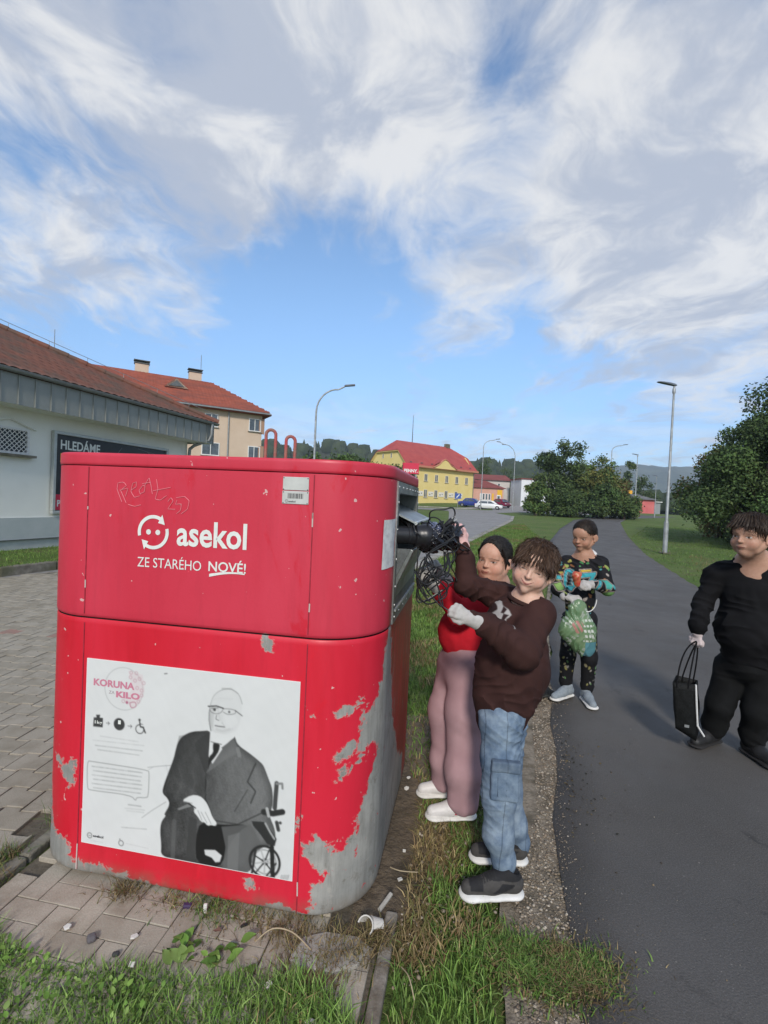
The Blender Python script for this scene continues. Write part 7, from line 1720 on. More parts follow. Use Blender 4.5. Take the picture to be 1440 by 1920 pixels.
HO = [(('cap', nb+V3(.005, 0, -.018), J['chest'], .082, .145), .05), (('cap', nb+V3(.0, 0, .0), J['sL'], .05, .06), .05), (('cap', nb+V3(.0, 0, .0), J['sR'], .05, .06), .05), (('cap', J['chest'], J['mid']+V3(0, 0, .0), .145, .165), .05), (('cap', J['mid'], J['pelv']+V3(0, 0, .06), .165, .145), .05), (('cap', nb+V3(0, 0, -.03), J['sL'], .065, .072), .05), (('cap', nb+V3(0, 0, -.03), J['sR'], .065, .072), .05), (('cap', nb+V3(-.040, -.01, .004), nb+V3(.055, .055, .030), .056, .062), .03)]
HO += chain([(*J['sL'], .068), (*J['eL'], .058), (*(J['wL']+V3(0, 0, .045)), .050), (*(J['wL']+V3(0, 0, .012)), .038)], .025)+chain([(*J['sR'], .074), (*J['eR'], .064), (*(J['wR']+V3(0, 0, .02)), .042)], .025)
hoo = sdf_mesh('hoodie', HO, .0048, M_BLK, k1_, cuts=[(('cap', nb+V3(-.020, -.012, .055), nb+V3(-.035, -.02, .11), .046, .062), .006)], post=summ(folds(.004, 6, 3, 2), creases(.0065, (.5, 0, 1), 15, 3)))
TK = chain([(*J['pelv'], .122), (*J['hipL'], .092), (*J['knL'], .080), (*(J['anL']+V3(0, 0, .09)), .072), (*(J['anL']+V3(0, 0, .055)), .060)], .03)+chain([(*J['pelv'], .122), (*J['hipR'], .092), (*J['knR'], .080), (*(J['anR']+V3(0, 0, .09)), .072), (*(J['anR']+V3(0, 0, .055)), .060)], .03)
sdf_mesh('trousers', TK, .0048, cloth('black_trouser_fabric', (.0055, .0058, .006), (.009, .0095, .010), 6), k1_, post=summ(folds(.003, 8, 3, 8), creases(.0050, (.3, 0, 1), 16, 8)))
M_BSH = pm('black_shoe', (.010, .010, .011), (.018, .018, .018), 20, .6); M_BSOLE = pm('black_sole', (.016, .015, .015), rough=.8)
shoe(k1_, (2.30, 3.20), (2.050, 3.085), .004, M_BSH, M_BSOLE, Wd=.050, H_=.09); shoe(k1_, (2.385, 3.09), (2.400, 2.825), .004, M_BSH, M_BSOLE, Wd=.052, H_=.09)
sdf_mesh('glove', hand_prims(J['wL'], dK, nK, 1, .140, .95, r=1.25, k=.010)+[(('cap', J['wL']+V3(0, 0, .03), J['wL'], .034, .032), .01)], .0032, cloth('pinkish_white_glove', (.56, .47, .46), (.64, .55, .54), 30), k1_, post=folds(.0016, 15, 9, 2))
sdf_mesh('glove', hand_prims(J['wR'], dK, nK, 1, .140, .7, r=1.25, k=.010), .0035, M_GLOVE, k1_)
settle(k1_)
# black shopping bag
tb = empty('tote_bag', (2.0, 3.0, .1), 0, 'black shopping bag with white edging carried low by the boy in black', 'bag')
M_TOTE = pm('black_woven_plastic', (.006, .0065, .0065), (.011, .012, .012), 30, .6, .4, 120, spec=.15)
tl, tr2, ts = V3(1.850, 3.00, .452), V3(1.965, 2.955, .462), V3(2.075, 3.10, .440); bl, br, bs2 = V3(1.885, 3.00, .165), V3(1.995, 2.965, .105), V3(2.10, 3.10, .10); tk2, bk2 = tl+V3(.11, .145, 0), bl+V3(.11, .135, -.03)
def grid_face(a, b, c, d, n=8, bow=.012, nrm=V3(0, -1, 0), seed=0):
    V = []; F = []
    for j in range(n+1):
        for i in range(n+1):
            u_, v_ = i/n, j/n; p = (a*(1-u_)+b*u_)*(1-v_)+(d*(1-u_)+c*u_)*v_
            p = p+nrm*(bow*math.sin(u_*math.pi)*math.sin(v_*math.pi)+.004*math.sin(u_*9+v_*13+seed)*math.sin(math.pi*v_)*math.sin(math.pi*u_)); V.append(p)
    for j in range(n):
        for i in range(n): k = j*(n+1)+i; F.append((k, k+1, k+n+2, k+n+1))
    return V, F
for i, (a, b, c, d, nm) in enumerate(((bl, br, tr2, tl, 'front_panel'), (br, bs2, ts, tr2, 'side_panel'), (bs2, bk2, tk2, ts, 'back_panel'), (bk2, bl, tl, tk2, 'side_panel'), (bl, bk2, bs2, br, 'base_panel'))):
    n_ = unit(np.cross(b-a, d-a)); q = MB(); q.add(*grid_face(a, b, c, d, nrm=n_, seed=i)); o = q.build(nm, M_TOTE, tb, smooth=True); so_m = o.modifiers.new('thick', 'SOLIDIFY'); so_m.thickness = .003
q = MB(); e_ = [tr2+V3(0, -.004, 0), tr2*.5+br*.5+V3(.002, -.006, .02), br+V3(.0, -.006, .10), br+V3(.045, -.006, .035)]; q.tube(e_, .0055, 6); q.build('white_edging', M_WFRAME, tb, smooth=True)
q = MB(); q.tube([ts*.35+tr2*.65+V3(.0, -.012, -.10), ts*.35+tr2*.65+V3(.01, -.012, -.22), ts*.3+tr2*.7+V3(.02, -.012, -.27)], .004, 6); q.build('white_edging', M_WFRAME, tb, smooth=True)
q = MB(); q.box(tuple(bl*.5+br*.5+V3(-.005, -.014, .06)), (.025, .003, .016), R(-20)); q.build('label_patch', M_GUT, tb)
hK = V3(2.003, 3.022, .712)
for (s0, s1, k0) in ((tl*.8+tr2*.2, hK+V3(-.005, 0, 0), V3(-.055, -.02, .10)), (tl*.3+tr2*.7, hK, V3(.0, 0, .05)), (tk2*.7+ts*.3, hK+V3(.005, .0, 0), V3(.0, 0, .05)), (tk2*.2+ts*.8, hK, V3(.02, 0, .05))):
    q = MB(); m_ = (s0+s1)*.5+k0; pts = [s0*(1-t)**2+m_*2*t*(1-t)+s1*t*t for t in np.linspace(0, 1, 10)]; q.tube([s0+V3(0, 0, -.03)]+pts, .005, 6); q.build('handle', M_BLK, tb, smooth=True)
settle(tb)
# dark bag on the path edge behind the brown boy
gb_ = empty('bin_bag', (1.22, 3.80, 0), 0, 'dark plastic sack with grey stripes lying on the path edge behind the boys', 'sack')
def sackcol(V): 
    s_ = np.sin((V[:, 0]*.8+V[:, 2])*60+4*np.sin(V[:, 0]*12)); return np.where((s_ > .75)[:, None], V3(.13, .14, .14), V3(.018, .019, .021))
sdf_mesh('sack', [(('ell', V3(1.24, 3.84, .07), np.eye(3), V3(.13, .12, .085)), .03), (('cap', V3(1.22, 3.84, .10), V3(1.20, 3.84, .24), .075, .045), .05), (('cap', V3(1.30, 3.84, .05), V3(1.40, 3.84, .03), .06, .03), .04)], .005, pm('sack_plastic', (1, 1, 1), (.8, .8, .8), 8, .35, .5, 40, vcol=True, spec=.5, bdist=.005), gb_, post=folds(.009, 8, 9, 4), colf=sackcol, clip=[('half', V3(0, 0, .003), V3(0, 0, -1))]); settle(gb_)

# ================================================================ CABLES AND APPLIANCE AT THE INLET
M_BPL = pm('black_plastic', (.012, .012, .014), (.020, .020, .023), 12, .35, .1, 60, spec=.5)
M_CAB = pm('black_cable_sheath', (.010, .010, .011), (.018, .018, .019), 20, .4, spec=.5)
ap = empty('black_appliance', (.18, 2.0, 1.36), 0, 'black cylindrical appliance half inside the container inlet', 'appliance')
ax0, ax1 = V3(-.02, 1.955, 1.370), V3(.175, 1.995, 1.366); axd = unit(ax1-ax0)
def lathe_axis(nm, c, ax, prof_, mat, par, n=20):
    z = Vector(ax); M = z.to_track_quat('Z', 'Y').to_matrix(); q = MB(); q.lathe(prof_, n, M, tuple(c)); return q.build(nm, mat, par, smooth=True)
lathe_axis('neck', ax0, axd, [(.036, 0), (.037, .05), (.037, .12), (.039, .122), (.039, .135), (.037, .137), (.037, .165)], M_BPL, ap)
lathe_axis('housing', ax0+axd*.15, axd, [(.040, 0), (.046, .004), (.047, .03), (.050, .034), (.050, .060), (.044, .072), (.02, .085)], M_BPL, ap)
settle(ap)
bg_ = empty('cable_bag', (.23, 2.03, 1.36), 0, 'bulging shiny black bag wrapped in cables held up at the inlet', 'bag')
def bagc(V):  # bluish sheen on the upper film, painted into its colour
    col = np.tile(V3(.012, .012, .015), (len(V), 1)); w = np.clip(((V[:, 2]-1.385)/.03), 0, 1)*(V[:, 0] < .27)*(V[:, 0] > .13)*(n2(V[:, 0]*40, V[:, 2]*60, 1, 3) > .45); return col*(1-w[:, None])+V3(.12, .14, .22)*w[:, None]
sdf_mesh('bag', [(('ell', V3(.205, 2.02, 1.362), np.eye(3), V3(.075, .07, .062)), .02), (('ell', V3(.272, 2.05, 1.355), np.eye(3), V3(.060, .055, .045)), .03), (('cap', V3(.27, 2.05, 1.37), V3(.315, 2.06, 1.385), .040, .025), .02)], .003, pm('shiny_black_film', (1, 1, 1), (.9, .9, 1), 9, .18, .5, 45, vcol=True, spec=.7, bdist=.005), bg_, post=summ(folds(.0045, 12, 9, 7), creases(.0055, (.6, .2, 1), 38, 4), creases(.003, (-.5, .2, 1), 60, 9)), colf=bagc); settle(bg_)
cbn = empty('cable_bundle', (.22, 2.0, 1.25), 0, 'tangle of thin black cables with plugs hanging from the inlet between the children\'s hands', 'cables')
def catmull(P, n=8):
    P = [V3(*p) for p in P]; Q = [P[0]]+P+[P[-1]]; out = []
    for i in range(1, len(Q)-2):
        a, b, c, d = Q[i-1:i+3]
        for t in np.linspace(0, 1, n, endpoint=False): out.append(.5*((2*b)+(c-a)*t+(2*a-5*b+4*c-d)*t*t+(3*b-a-3*c+d)*t**3))
    return out+[P[-1]]
CAB_LIST = [(0.0032, [(0.191, 2.000, 1.433), (0.189, 1.990, 1.462), (0.207, 1.980, 1.476), (0.248, 1.980, 1.480), (0.280, 1.990, 1.488), (0.294, 2.000, 1.466), (0.286, 2.000, 1.437), (0.283, 2.020, 1.414)]), (0.0028, [(0.180, 2.000, 1.399), (0.187, 1.960, 1.441), (0.216, 1.950, 1.443), (0.243, 1.950, 1.416), (0.241, 1.950, 1.383)]), (0.0030, [(0.153, 1.930, 1.370), (0.127, 1.930, 1.390), (0.124, 1.960, 1.410), (0.139, 2.000, 1.420), (0.153, 2.000, 1.398), (0.147, 1.950, 1.357)]), (0.0030, [(0.143, 1.930, 1.320), (0.142, 1.920, 1.274), (0.141, 1.920, 1.210), (0.147, 1.920, 1.168), (0.158, 1.920, 1.126), (0.187, 1.920, 1.101), (0.226, 1.930, 1.109), (0.256, 1.940, 1.137), (0.273, 1.950, 1.164), (0.263, 1.950, 1.189), (0.216, 1.940, 1.206), (0.171, 1.930, 1.221)]), (0.0030, [(0.285, 1.950, 1.359), (0.239, 1.920, 1.343), (0.200, 1.900, 1.321), (0.180, 1.900, 1.300), (0.171, 1.900, 1.267), (0.154, 1.900, 1.224), (0.128, 1.900, 1.238)]), (0.0028, [(0.261, 1.930, 1.347), (0.206, 1.900, 1.318), (0.176, 1.900, 1.295), (0.182, 1.910, 1.267), (0.212, 1.920, 1.250), (0.245, 1.930, 1.235), (0.278, 1.930, 1.219), (0.292, 1.940, 1.192), (0.266, 1.940, 1.196)]), (0.0030, [(0.255, 1.960, 1.335), (0.280, 1.960, 1.319), (0.290, 1.960, 1.287), (0.279, 1.950, 1.266), (0.234, 1.930, 1.252), (0.180, 1.920, 1.242), (0.156, 1.920, 1.215), (0.146, 1.910, 1.191), (0.161, 1.900, 1.151)]), (0.0035, [(0.175, 1.890, 1.296), (0.163, 1.880, 1.259), (0.153, 1.880, 1.217), (0.150, 1.880, 1.185), (0.164, 1.880, 1.151), (0.195, 1.880, 1.118)]), (0.0032, [(0.186, 1.880, 1.302), (0.157, 1.870, 1.277), (0.147, 1.870, 1.243), (0.144, 1.870, 1.208), (0.158, 1.870, 1.177), (0.180, 1.870, 1.141)]), (0.0026, [(0.296, 1.980, 1.318), (0.302, 1.980, 1.285), (0.286, 1.980, 1.247), (0.302, 1.990, 1.218), (0.314, 1.990, 1.185)]), (0.0028, [(0.248, 1.950, 1.310), (0.279, 1.950, 1.307), (0.307, 1.970, 1.319), (0.309, 1.990, 1.344)]), (0.0026, [(0.229, 1.900, 1.154), (0.232, 1.880, 1.126), (0.247, 1.860, 1.104), (0.278, 1.840, 1.090), (0.296, 1.800, 1.092)]), (0.0030, [(0.130, 1.870, 1.234), (0.145, 1.860, 1.211), (0.171, 1.860, 1.188), (0.203, 1.870, 1.196), (0.232, 1.880, 1.208), (0.275, 1.890, 1.206)]), (0.0030, [(0.164, 1.860, 1.295), (0.181, 1.860, 1.246), (0.214, 1.870, 1.209), (0.242, 1.880, 1.188), (0.261, 1.890, 1.161), (0.254, 1.890, 1.136), (0.229, 1.890, 1.122)]), (0.0026, [(0.282, 1.960, 1.221), (0.268, 1.960, 1.205), (0.258, 1.960, 1.220), (0.266, 1.960, 1.249)])]
CABLES = CAB_LIST
for i, (r, pts) in enumerate(CABLES):
    q = MB(); q.tube(catmull(pts), r, 7); q.build('cable', M_CAB, cbn, smooth=True)
rc2 = random.Random(12)
for i in range(30):      # windings round the bag
    cx_ = rc2.uniform(.145, .315); tilt = rc2.uniform(-.9, .9); rad = rc2.uniform(.94, 1.12); pts = []
    for t in np.linspace(rc2.uniform(0, 1), 5.6+rc2.random(), 16):
        z = .062*rad*math.sin(t)*(1 if cx_ < .24 else .82); y = -.074*rad*math.cos(t); pts.append((cx_+z*tilt*1.3+.012*math.sin(3*t+i), 2.03+y*.98, 1.362+z))
    q = MB(); q.tube(catmull(pts, 3), rc2.choice((.0022, .0028, .0034)), 6); q.build('cable', M_CAB, cbn, smooth=True)
hub = [V3(.232, 1.96, 1.31), V3(.20, 1.96, 1.29), V3(.27, 1.97, 1.305), V3(.18, 1.95, 1.30), V3(.30, 2.0, 1.33)]
for i in range(7):      # strands hanging down and looping back
    a = hub[rc2.randrange(5)]+V3(rc2.uniform(-.02, .02), rc2.uniform(-.02, .02), 0); b = V3(.165+rc2.gauss(0, .012), 1.90+rc2.uniform(-.02, .02), 1.185+rc2.uniform(-.05, .03)); m1_ = V3(.17+rc2.uniform(-.01, .10), 1.90, 1.24+rc2.uniform(-.02, .02)); c_ = V3(rc2.uniform(.15, .26), 1.90, 1.10+rc2.uniform(-.03, .05)); e_2 = V3(rc2.uniform(.2, .31), 1.92, rc2.uniform(1.14, 1.25))
    q = MB(); q.tube(catmull([a, m1_, b, c_, e_2][:3+rc2.randrange(3)], 6), rc2.choice((.0020, .0026, .0032)), 6); q.build('cable', M_CAB, cbn, smooth=True)
for (p, d) in ((V3(.222, 1.985, 1.225), V3(-.5, -.1, -.85)), (V3(.262, 2.0, 1.418), V3(.5, 0, .4)), (V3(.190, 1.96, 1.195), V3(-.4, .1, -.9))):
    d = unit(d); pl2 = lathe_axis('plug', p, d, [(.004, -.02), (.010, 0), (.013, .02), (.014, .030), (.002, .031)], M_BPL, cbn, 12)
    sd_ = unit(np.cross(d, V3(0, 1, .2)))
    for s_ in (-1, 1): q = MB(); q.tube([p+d*.03+sd_*.007*s_, p+d*.048+sd_*.007*s_], .0022, 6); q.build('pin', M_RIVET, pl2)
settle(cbn)

# ================================================================ GRASS, WEEDS, GRAVEL
M_BLADE = pm('grass_blade', (1, 1, 1), vcol=True, rough=.65, spec=.25)
def pts_in(poly, n, rg):
    P = np.array(poly); lo_, hi_ = P.min(0), P.max(0); out = []
    while sum(len(o) for o in out) < n:
        q = rg.uniform(lo_, hi_, (n*2, 2)); d = sd_poly(q[:, 0], q[:, 1], poly); out.append(q[d > 0])
    return np.concatenate(out)[:n]
GREEN = np.array([(.085, .16, .028), (.12, .20, .04), (.060, .115, .022), (.15, .22, .06)])
DRY = np.array([(.20, .15, .07), (.26, .20, .10), (.15, .10, .05), (.13, .12, .04)])
def blades(name, P, h, wd, seed, dryf, label_kind='stuff', lean=.6, z0=None, bright=1.0, curl=1.0):
    rg = np.random.default_rng(seed); n = len(P); a = rg.uniform(0, 2*np.pi, n); hh = h*rg.uniform(.45, 1.35, n)*(.7+.6*n2(P[:, 0]*2.3, P[:, 1]*2.3, 1, seed))
    w = wd*rg.uniform(.6, 1.4, n); ln = lean*rg.uniform(.1, 1.2, n)*hh; b = a+rg.normal(0, .7, n)
    z = (GZ(P[:, 0], P[:, 1])-.03) if z0 is None else np.full(n, z0)
    base = np.stack([P[:, 0], P[:, 1], z], -1); sd_ = np.stack([np.cos(a), np.sin(a), 0*a], -1)*w[:, None]/2; dr = np.stack([-np.sin(b), np.cos(b), 0*b], -1)
    m = base+dr*(ln*.35)[:, None]; m[:, 2] += hh*.6; t = base+dr*(ln*curl)[:, None]; t[:, 2] += hh*(1-.25*rg.random(n))
    V = np.stack([base-sd_, base+sd_, m-sd_*.75, m+sd_*.75, t], 1).reshape(-1, 3); i = np.arange(n)[:, None]*5
    F = np.concatenate([i+[0, 1, 3], i+[0, 3, 2], i+[2, 3, 4]]).reshape(-1, 3)
    dr_ = dryf(P[:, 0], P[:, 1])+rg.normal(0, .12, n) > .5
    col = np.where(dr_[:, None], DRY[rg.integers(0, 4, n)], GREEN[rg.integers(0, 4, n)])*rg.uniform(.7, 1.3, (n, 1))*bright*(.8+.5*n2(P[:, 0]*3, P[:, 1]*3, 1, seed+1))[:, None]
    o = npmesh(name, V, F, M_BLADE, col=np.repeat(col, 5, 0)); o['kind'] = label_kind; return o
RG = np.random.default_rng(5)
fr = [(-1.9, .6), (-1.6, 1.45), LC(-.30, -.18), LC(-.15, -.23), LC(.0, -.31), LC(.18, -.33), LC(.35, -.30), LC(.52, -.27), LC(.72, -.27), LC(.9, -.22), LC(1.05, -.22), LC(1.16, -.28), (.18, 1.1), (.2, .6)]
o = blades('grass', pts_in(fr, 60000, RG), .060, .0040, 1, lambda x, y: .10+.55*n2(x*1.3, y*1.7, 1, 3)*(n2(x*4, y*4, 1, 6) > .55)+.5*np.exp(-((x+1.45)/.16)**2), lean=.9, bright=1.35)
rt = [(.12, .7), LC(1.27, -.3), LC(1.27, 1.0), LC(1.3, 3), (.7, 6), (1.1, 8), (2.2, 6.6), (1.35, 4.0), (1.06, 3.4), (.88, 2.9), (.72, 2.35), (.50, 2.0), (.47, 1.75), (.40, 1.45), (.32, .8)]
def dryR(x, y): return .08+.70*np.exp(-(((x-.28)/.13)**2+((y-2.05)/.16)**2))+.5*np.exp(-(((x-.20)/.05)**2+((y-1.78)/.2)**2))+.6*np.exp(-(((x-.14)/.07)**2+((y-1.62)/.14)**2))+.35*(n2(x*2, y*2, 1, 4) > .62)+.7*np.exp(-(((x-.35)/.1)**2+((y-1.70)/.10)**2))
o = blades('grass', pts_in(rt, 52000, RG), .046, .0042, 2, dryR, lean=1.0, bright=1.25)
o = blades('grass', pts_in([LC(1.27, .9), (.05, 3.2), (-.7, 4.6), (-2.4, 7.2), (.65, 10.6), (1.5, 11.2), (1.9, 8.5), (1.5, 4.6), (1.2, 3.9), (.95, 3.5), (.70, 2.9)], 52000, RG), .050, .0065, 12, lambda x, y: .06+.5*(n2(x*1.4, y*1.4, 1, 2) > .66), lean=.9, bright=1.1)
# dry straw mat in the worn strip by the container
o = blades('dry_grass', pts_in([LC(1.26, -.1), LC(1.26, .9), (.40, 2.8), (.55, 2.1), (.26, 1.85), (.17, 1.55)], 6000, RG), .022, .0030, 3, lambda x, y: np.full(x.shape, .85), lean=2.6, bright=1.0)
# clump creeping over the path edge
cl = [(.40, 1.46), (.46, 1.60), (.58, 1.68), (.70, 1.66), (.80, 1.61), (.86, 1.55), (.84, 1.49), (.76, 1.47), (.66, 1.45), (.52, 1.43)]
cc_ = np.array([(.50, 1.54), (.64, 1.58), (.76, 1.56), (.60, 1.50), (.47, 1.62), (.70, 1.50)]); ci_ = RG.integers(0, 6, 6200)
o = blades('creeping_weed', cc_[ci_]+RG.normal(0, 1, (6200, 2))*np.array([.052, .040])*(.6+.8*RG.random((6200, 1))), .026, .0045, 4, lambda x, y: .30+.4*n2(x*6, y*6, 1, 2), lean=1.7, z0=-.005, bright=1.05)
o = blades('dry_grass', pts_in([(.40, 1.2), (.44, 1.45), (.54, 1.9), (.66, 2.4), (1.05, 3.4), (1.2, 3.4), (.82, 2.3), (.68, 1.7), (.58, 1.2)], 2200, RG), .020, .003, 13, lambda x, y: np.full(x.shape, .75), lean=2.2)
# verge further back, between road and path
vg = [(.5, 6), (1.0, 13), (3, 18.5), (7, 31), (11, 38), (7.4, 22), (4.2, 12.0), (2.2, 6.6)]
o = blades('verge_grass', pts_in(vg, 45000, RG), .06, .012, 6, lambda x, y: .05+.5*(n2(x*.9, y*.9, 1, 2) > .66), lean=.9, bright=1.0)
vr = [(5.9, 6.9), (6.9, 10.2), (9.7, 17.45), (14.4, 28), (24, 44), (40, 44), (30, 14), (12, 6)]
o = blades('verge_grass', pts_in(vr, 40000, RG), .055, .016, 7, lambda x, y: .05+.75*np.exp(-((x-(.5+.535*y+1.6))/.5)**2)*(y < 18), lean=.9, bright=.92)
_kd, _kn, _k0 = (Vector(v) for v in ((.282, .959, 0), (-.959, .282, 0), (-6.18, 7.81, 0)))
lw2 = [((_k0+_kd*a+_kn*b).x, (_k0+_kd*a+_kn*b).y) for a, b in ((-5, .14), (5, .14), (5, 2.4), (-5, 2.4))]
o = blades('lawn_grass', pts_in(lw2, 15000, RG), .05, .008, 8, lambda x, y: np.full(x.shape, .05), z0=.10, bright=1.2)
kb = [((_k0+_kd*a+_kn*b).x, (_k0+_kd*a+_kn*b).y) for a, b in ((-4, .02), (5, .02), (5, .22), (-4, .22))]
o = blades('lawn_grass', pts_in(kb, 2500, RG), .05, .008, 9, lambda x, y: np.full(x.shape, .3), z0=.13, bright=1.1, lean=1.3)
# tufts in joints: by the edging, under the container skirt
def tuft(cx_, cy_, n, r, h, dry, seed, name='tuft_grass', z0=-.01):
    rg = np.random.default_rng(seed); P = np.stack([cx_+rg.normal(0, r, n), cy_+rg.normal(0, r*.7, n)], -1); return blades(name, P, h, .0030, seed, lambda x, y: np.full(x.shape, dry), lean=1.5, z0=z0)
for i, (a, b, n, r, h, d) in enumerate(((.24, -.035, 260, .035, .045, .75), (.45, -.03, 220, .05, .03, .6), (.60, -.03, 300, .05, .04, .45), (.72, -.03, 220, .04, .035, .5), (.85, -.05, 320, .05, .035, .8), (.98, -.06, 400, .06, .03, .9), (1.10, -.10, 420, .05, .035, .8), (1.19, -.02, 260, .04, .05, .8), (-.33, .02, 160, .03, .05, .5), (-.30, -.10, 200, .04, .04, .6), (-.30, .22, 60, .02, .09, .4), (.62, -.17, 120, .05, .025, .7), (.95, -.17, 300, .06, .025, .95), (1.03, -.20, 300, .05, .04, .95))):
    tuft(*LC(a, b), n, r, h, d, 40+i)
# broad leaved weeds
def leafblob(L_=1.0, seg=5):
    V = []; 
    for i in range(seg+1):
        t = i/seg; w = .34*math.sin(math.pi*min(1, t**.8*.97+.02))+.01; z = .35*t-.40*t*t
        V += [(t, -w, z+.06), (t, 0, z), (t, w, z+.06)]
    F = []
    for i in range(seg):
        for j in range(2): k = i*3+j; F += [(k, k+1, k+4), (k, k+4, k+3)]
    return np.array(V), np.array(F)
lbv, lbf = leafblob()
def weed(name, x, y, n, size, seed, label, z0=-.01, cols=GREEN*1.25, spread=1.1, stalk=0.0):
    rg = np.random.default_rng(seed); t = empty(name, (x, y, z0), 0, label, 'weed', 'weeds along the front edge')
    VV, FF, CC = [], [], []
    for i in range(n):
        az = rg.uniform(0, 6.28); el_ = rg.uniform(.05, .75); s_ = size*rg.uniform(.4, 1.0); R_ = np.array(Matrix.Rotation(az, 3, 'Z') @ Matrix.Rotation(-el_, 3, 'Y'))
        o_ = V3(rg.normal(0, size*spread*.4), rg.normal(0, size*spread*.4), rg.uniform(0, stalk)); VV.append((lbv*s_)@R_.T+o_); FF.append(lbf+i*len(lbv)); CC.append(np.tile(cols[rg.integers(0, len(cols))]*rg.uniform(.8, 1.35), (len(lbv), 1)))
    npmesh('leaf_rosette', np.concatenate(VV), np.concatenate(FF), M_BLADE, t, smooth=True, col=np.concatenate(CC)); return t
WL = [(.60, -.205, 19, .062, 'broad leaved weed growing up against the pavers, left one of the front pair', .03), (.74, -.215, 18, .060, 'toothed leafy weed growing up against the pavers, right one of the front pair', .03)]
for i, (a, b, n, s_, lb, st_) in enumerate(WL): weed('leafy_weed', *LC(a, b), n, s_, 200+i, lb, stalk=st_)
# carpet of low broad leaves at the bottom left: one mass
rg = np.random.default_rng(77); pp = pts_in([(-1.6, 1.0), (-1.35, 1.46), LC(-.05, -.28), LC(.25, -.34), LC(.6, -.33), LC(.85, -.31), (-.05, 1.05)], 3600, rg)
pp = pp[(n2(pp[:, 0]*2.2, pp[:, 1]*2.2, 1, 9) > .42)]
VV, FF, CC = [], [], []
for i, (x, y) in enumerate(pp):
    s_ = rg.uniform(.008, .023); R_ = np.array(Matrix.Rotation(rg.uniform(0, 6.28), 3, 'Z') @ Matrix.Rotation(-rg.uniform(.1, 1.2), 3, 'Y'))
    VV.append((lbv*s_)@R_.T+V3(x, y, rg.uniform(-.02, .03))); FF.append(lbf+i*len(lbv)); CC.append(np.tile(GREEN[rg.integers(0, 4)]*rg.uniform(.9, 1.9), (len(lbv), 1)))
o = npmesh('clover', np.concatenate(VV), np.concatenate(FF), M_BLADE, smooth=True, col=np.concatenate(CC)); o['kind'] = 'stuff'
# gravel: loose stones
def stone_mesh(sd=1, sub=1):
    bm = bmesh.new(); bmesh.ops.create_icosphere(bm, subdivisions=sub, radius=1); r_ = random.Random(sd)
    for v in bm.verts: v.co *= r_.uniform(.7, 1.15); v.co.z *= .6
    V = np.array([v.co[:] for v in bm.verts]); F = np.array([[v.index for v in f.verts] for f in bm.faces]); bm.free(); return V, F
M_STONE = pm('stone_chips', (1, 1, 1), vcol=True, rough=.85)
def stones(name, P, r0, r1, seed, z=-.008, cols=((.31, .26, .20), (.21, .17, .12), (.40, .35, .28), (.26, .20, .14), (.16, .13, .10))):
    rg = np.random.default_rng(seed); sv, sf_ = stone_mesh(seed, 1); n = len(P); sc_ = r0+(r1-r0)*rg.random(n)**3
    T = np.stack([P[:, 0], P[:, 1], GZ(P[:, 0], P[:, 1])+z+sc_*.1, rg.uniform(0, 6.28, n), sc_], -1)
    c = np.array(cols)[rg.integers(0, len(cols), n)]*rg.uniform(.8, 1.2, (n, 1)); o = scatter_mesh(name, sv, sf_, T, M_STONE, col=np.repeat(c, len(sv), 0)); o['kind'] = 'stuff'; return o
gp = [(.42, .9), (.46, 1.41), (.54, 1.7), (.60, 2.0), (.82, 2.35), (.98, 2.9), (1.15, 3.5), (1.42, 4.2), (1.50, 4.15), (1.33, 3.5), (1.18, 3.02), (.92, 2.26), (.80, 1.75), (.70, 1.41), (.62, .9)]
stones('gravel', pts_in(gp, 9000, RG), .0018, .0085, 31)
stones('gravel', pts_in([LC(1.26, -.2), LC(1.26, 1.3), (.75, 3), (.75, 2.3), (.45, 1.7)], 900, RG), .002, .010, 32, z=-.015)
pe = np.concatenate([np.stack([np.interp(t_, [1.39, 2.26, 3.03, 4.0], [.64, .88, 1.15, 1.45])+RG.exponential(.035, 1), [t_]], -1) for t_ in RG.uniform(1.3, 4, 420)]) if False else None
tt = RG.uniform(1.3, 4.2, 700); ex = np.interp(tt, [1.39, 2.26, 3.03, 4.0], [.64, .88, 1.15, 1.45])+RG.exponential(.03, 700)
stones('gravel', np.stack([ex, tt], -1), .0015, .005, 33, z=.002)

# grit and scraps on the path
rg = np.random.default_rng(91); n_ = 260; yy = 1.5+rg.random(n_)**1.3*7; xx_ = np.interp(yy, [1.39, 3.03, 4, 9], [.66, 1.17, 1.47, 3.2])+.02+rg.exponential(.28, n_)
stones('path_grit', np.stack([xx_, yy], -1), .0015, .006, 92, z=.001, cols=((.05, .04, .03), (.20, .15, .09), (.30, .26, .2), (.12, .10, .06)))
n_ = 110; yy = rg.uniform(2.2, 3.2, n_); xx_ = np.interp(yy, [2.2, 3.2], [.92, 1.25])+rg.exponential(.10, n_); VV, FF, CC = [], [], []
for i in range(n_):
    s_ = rg.uniform(.006, .018); R_ = np.array(Matrix.Rotation(rg.uniform(0, 6.28), 3, 'Z') @ Matrix.Rotation(-rg.uniform(.0, .5), 3, 'Y')); VV.append((lbv*s_)@R_.T+V3(xx_[i], yy[i], .003)); FF.append(lbf+i*len(lbv)); CC.append(np.tile(np.array([(.05, .035, .02), (.12, .09, .04), (.03, .028, .02)])[rg.integers(0, 3)], (len(lbv), 1)))
o = npmesh('leaf_scraps', np.concatenate(VV), np.concatenate(FF), M_BLADE, smooth=True, col=np.concatenate(CC)); o['kind'] = 'stuff'
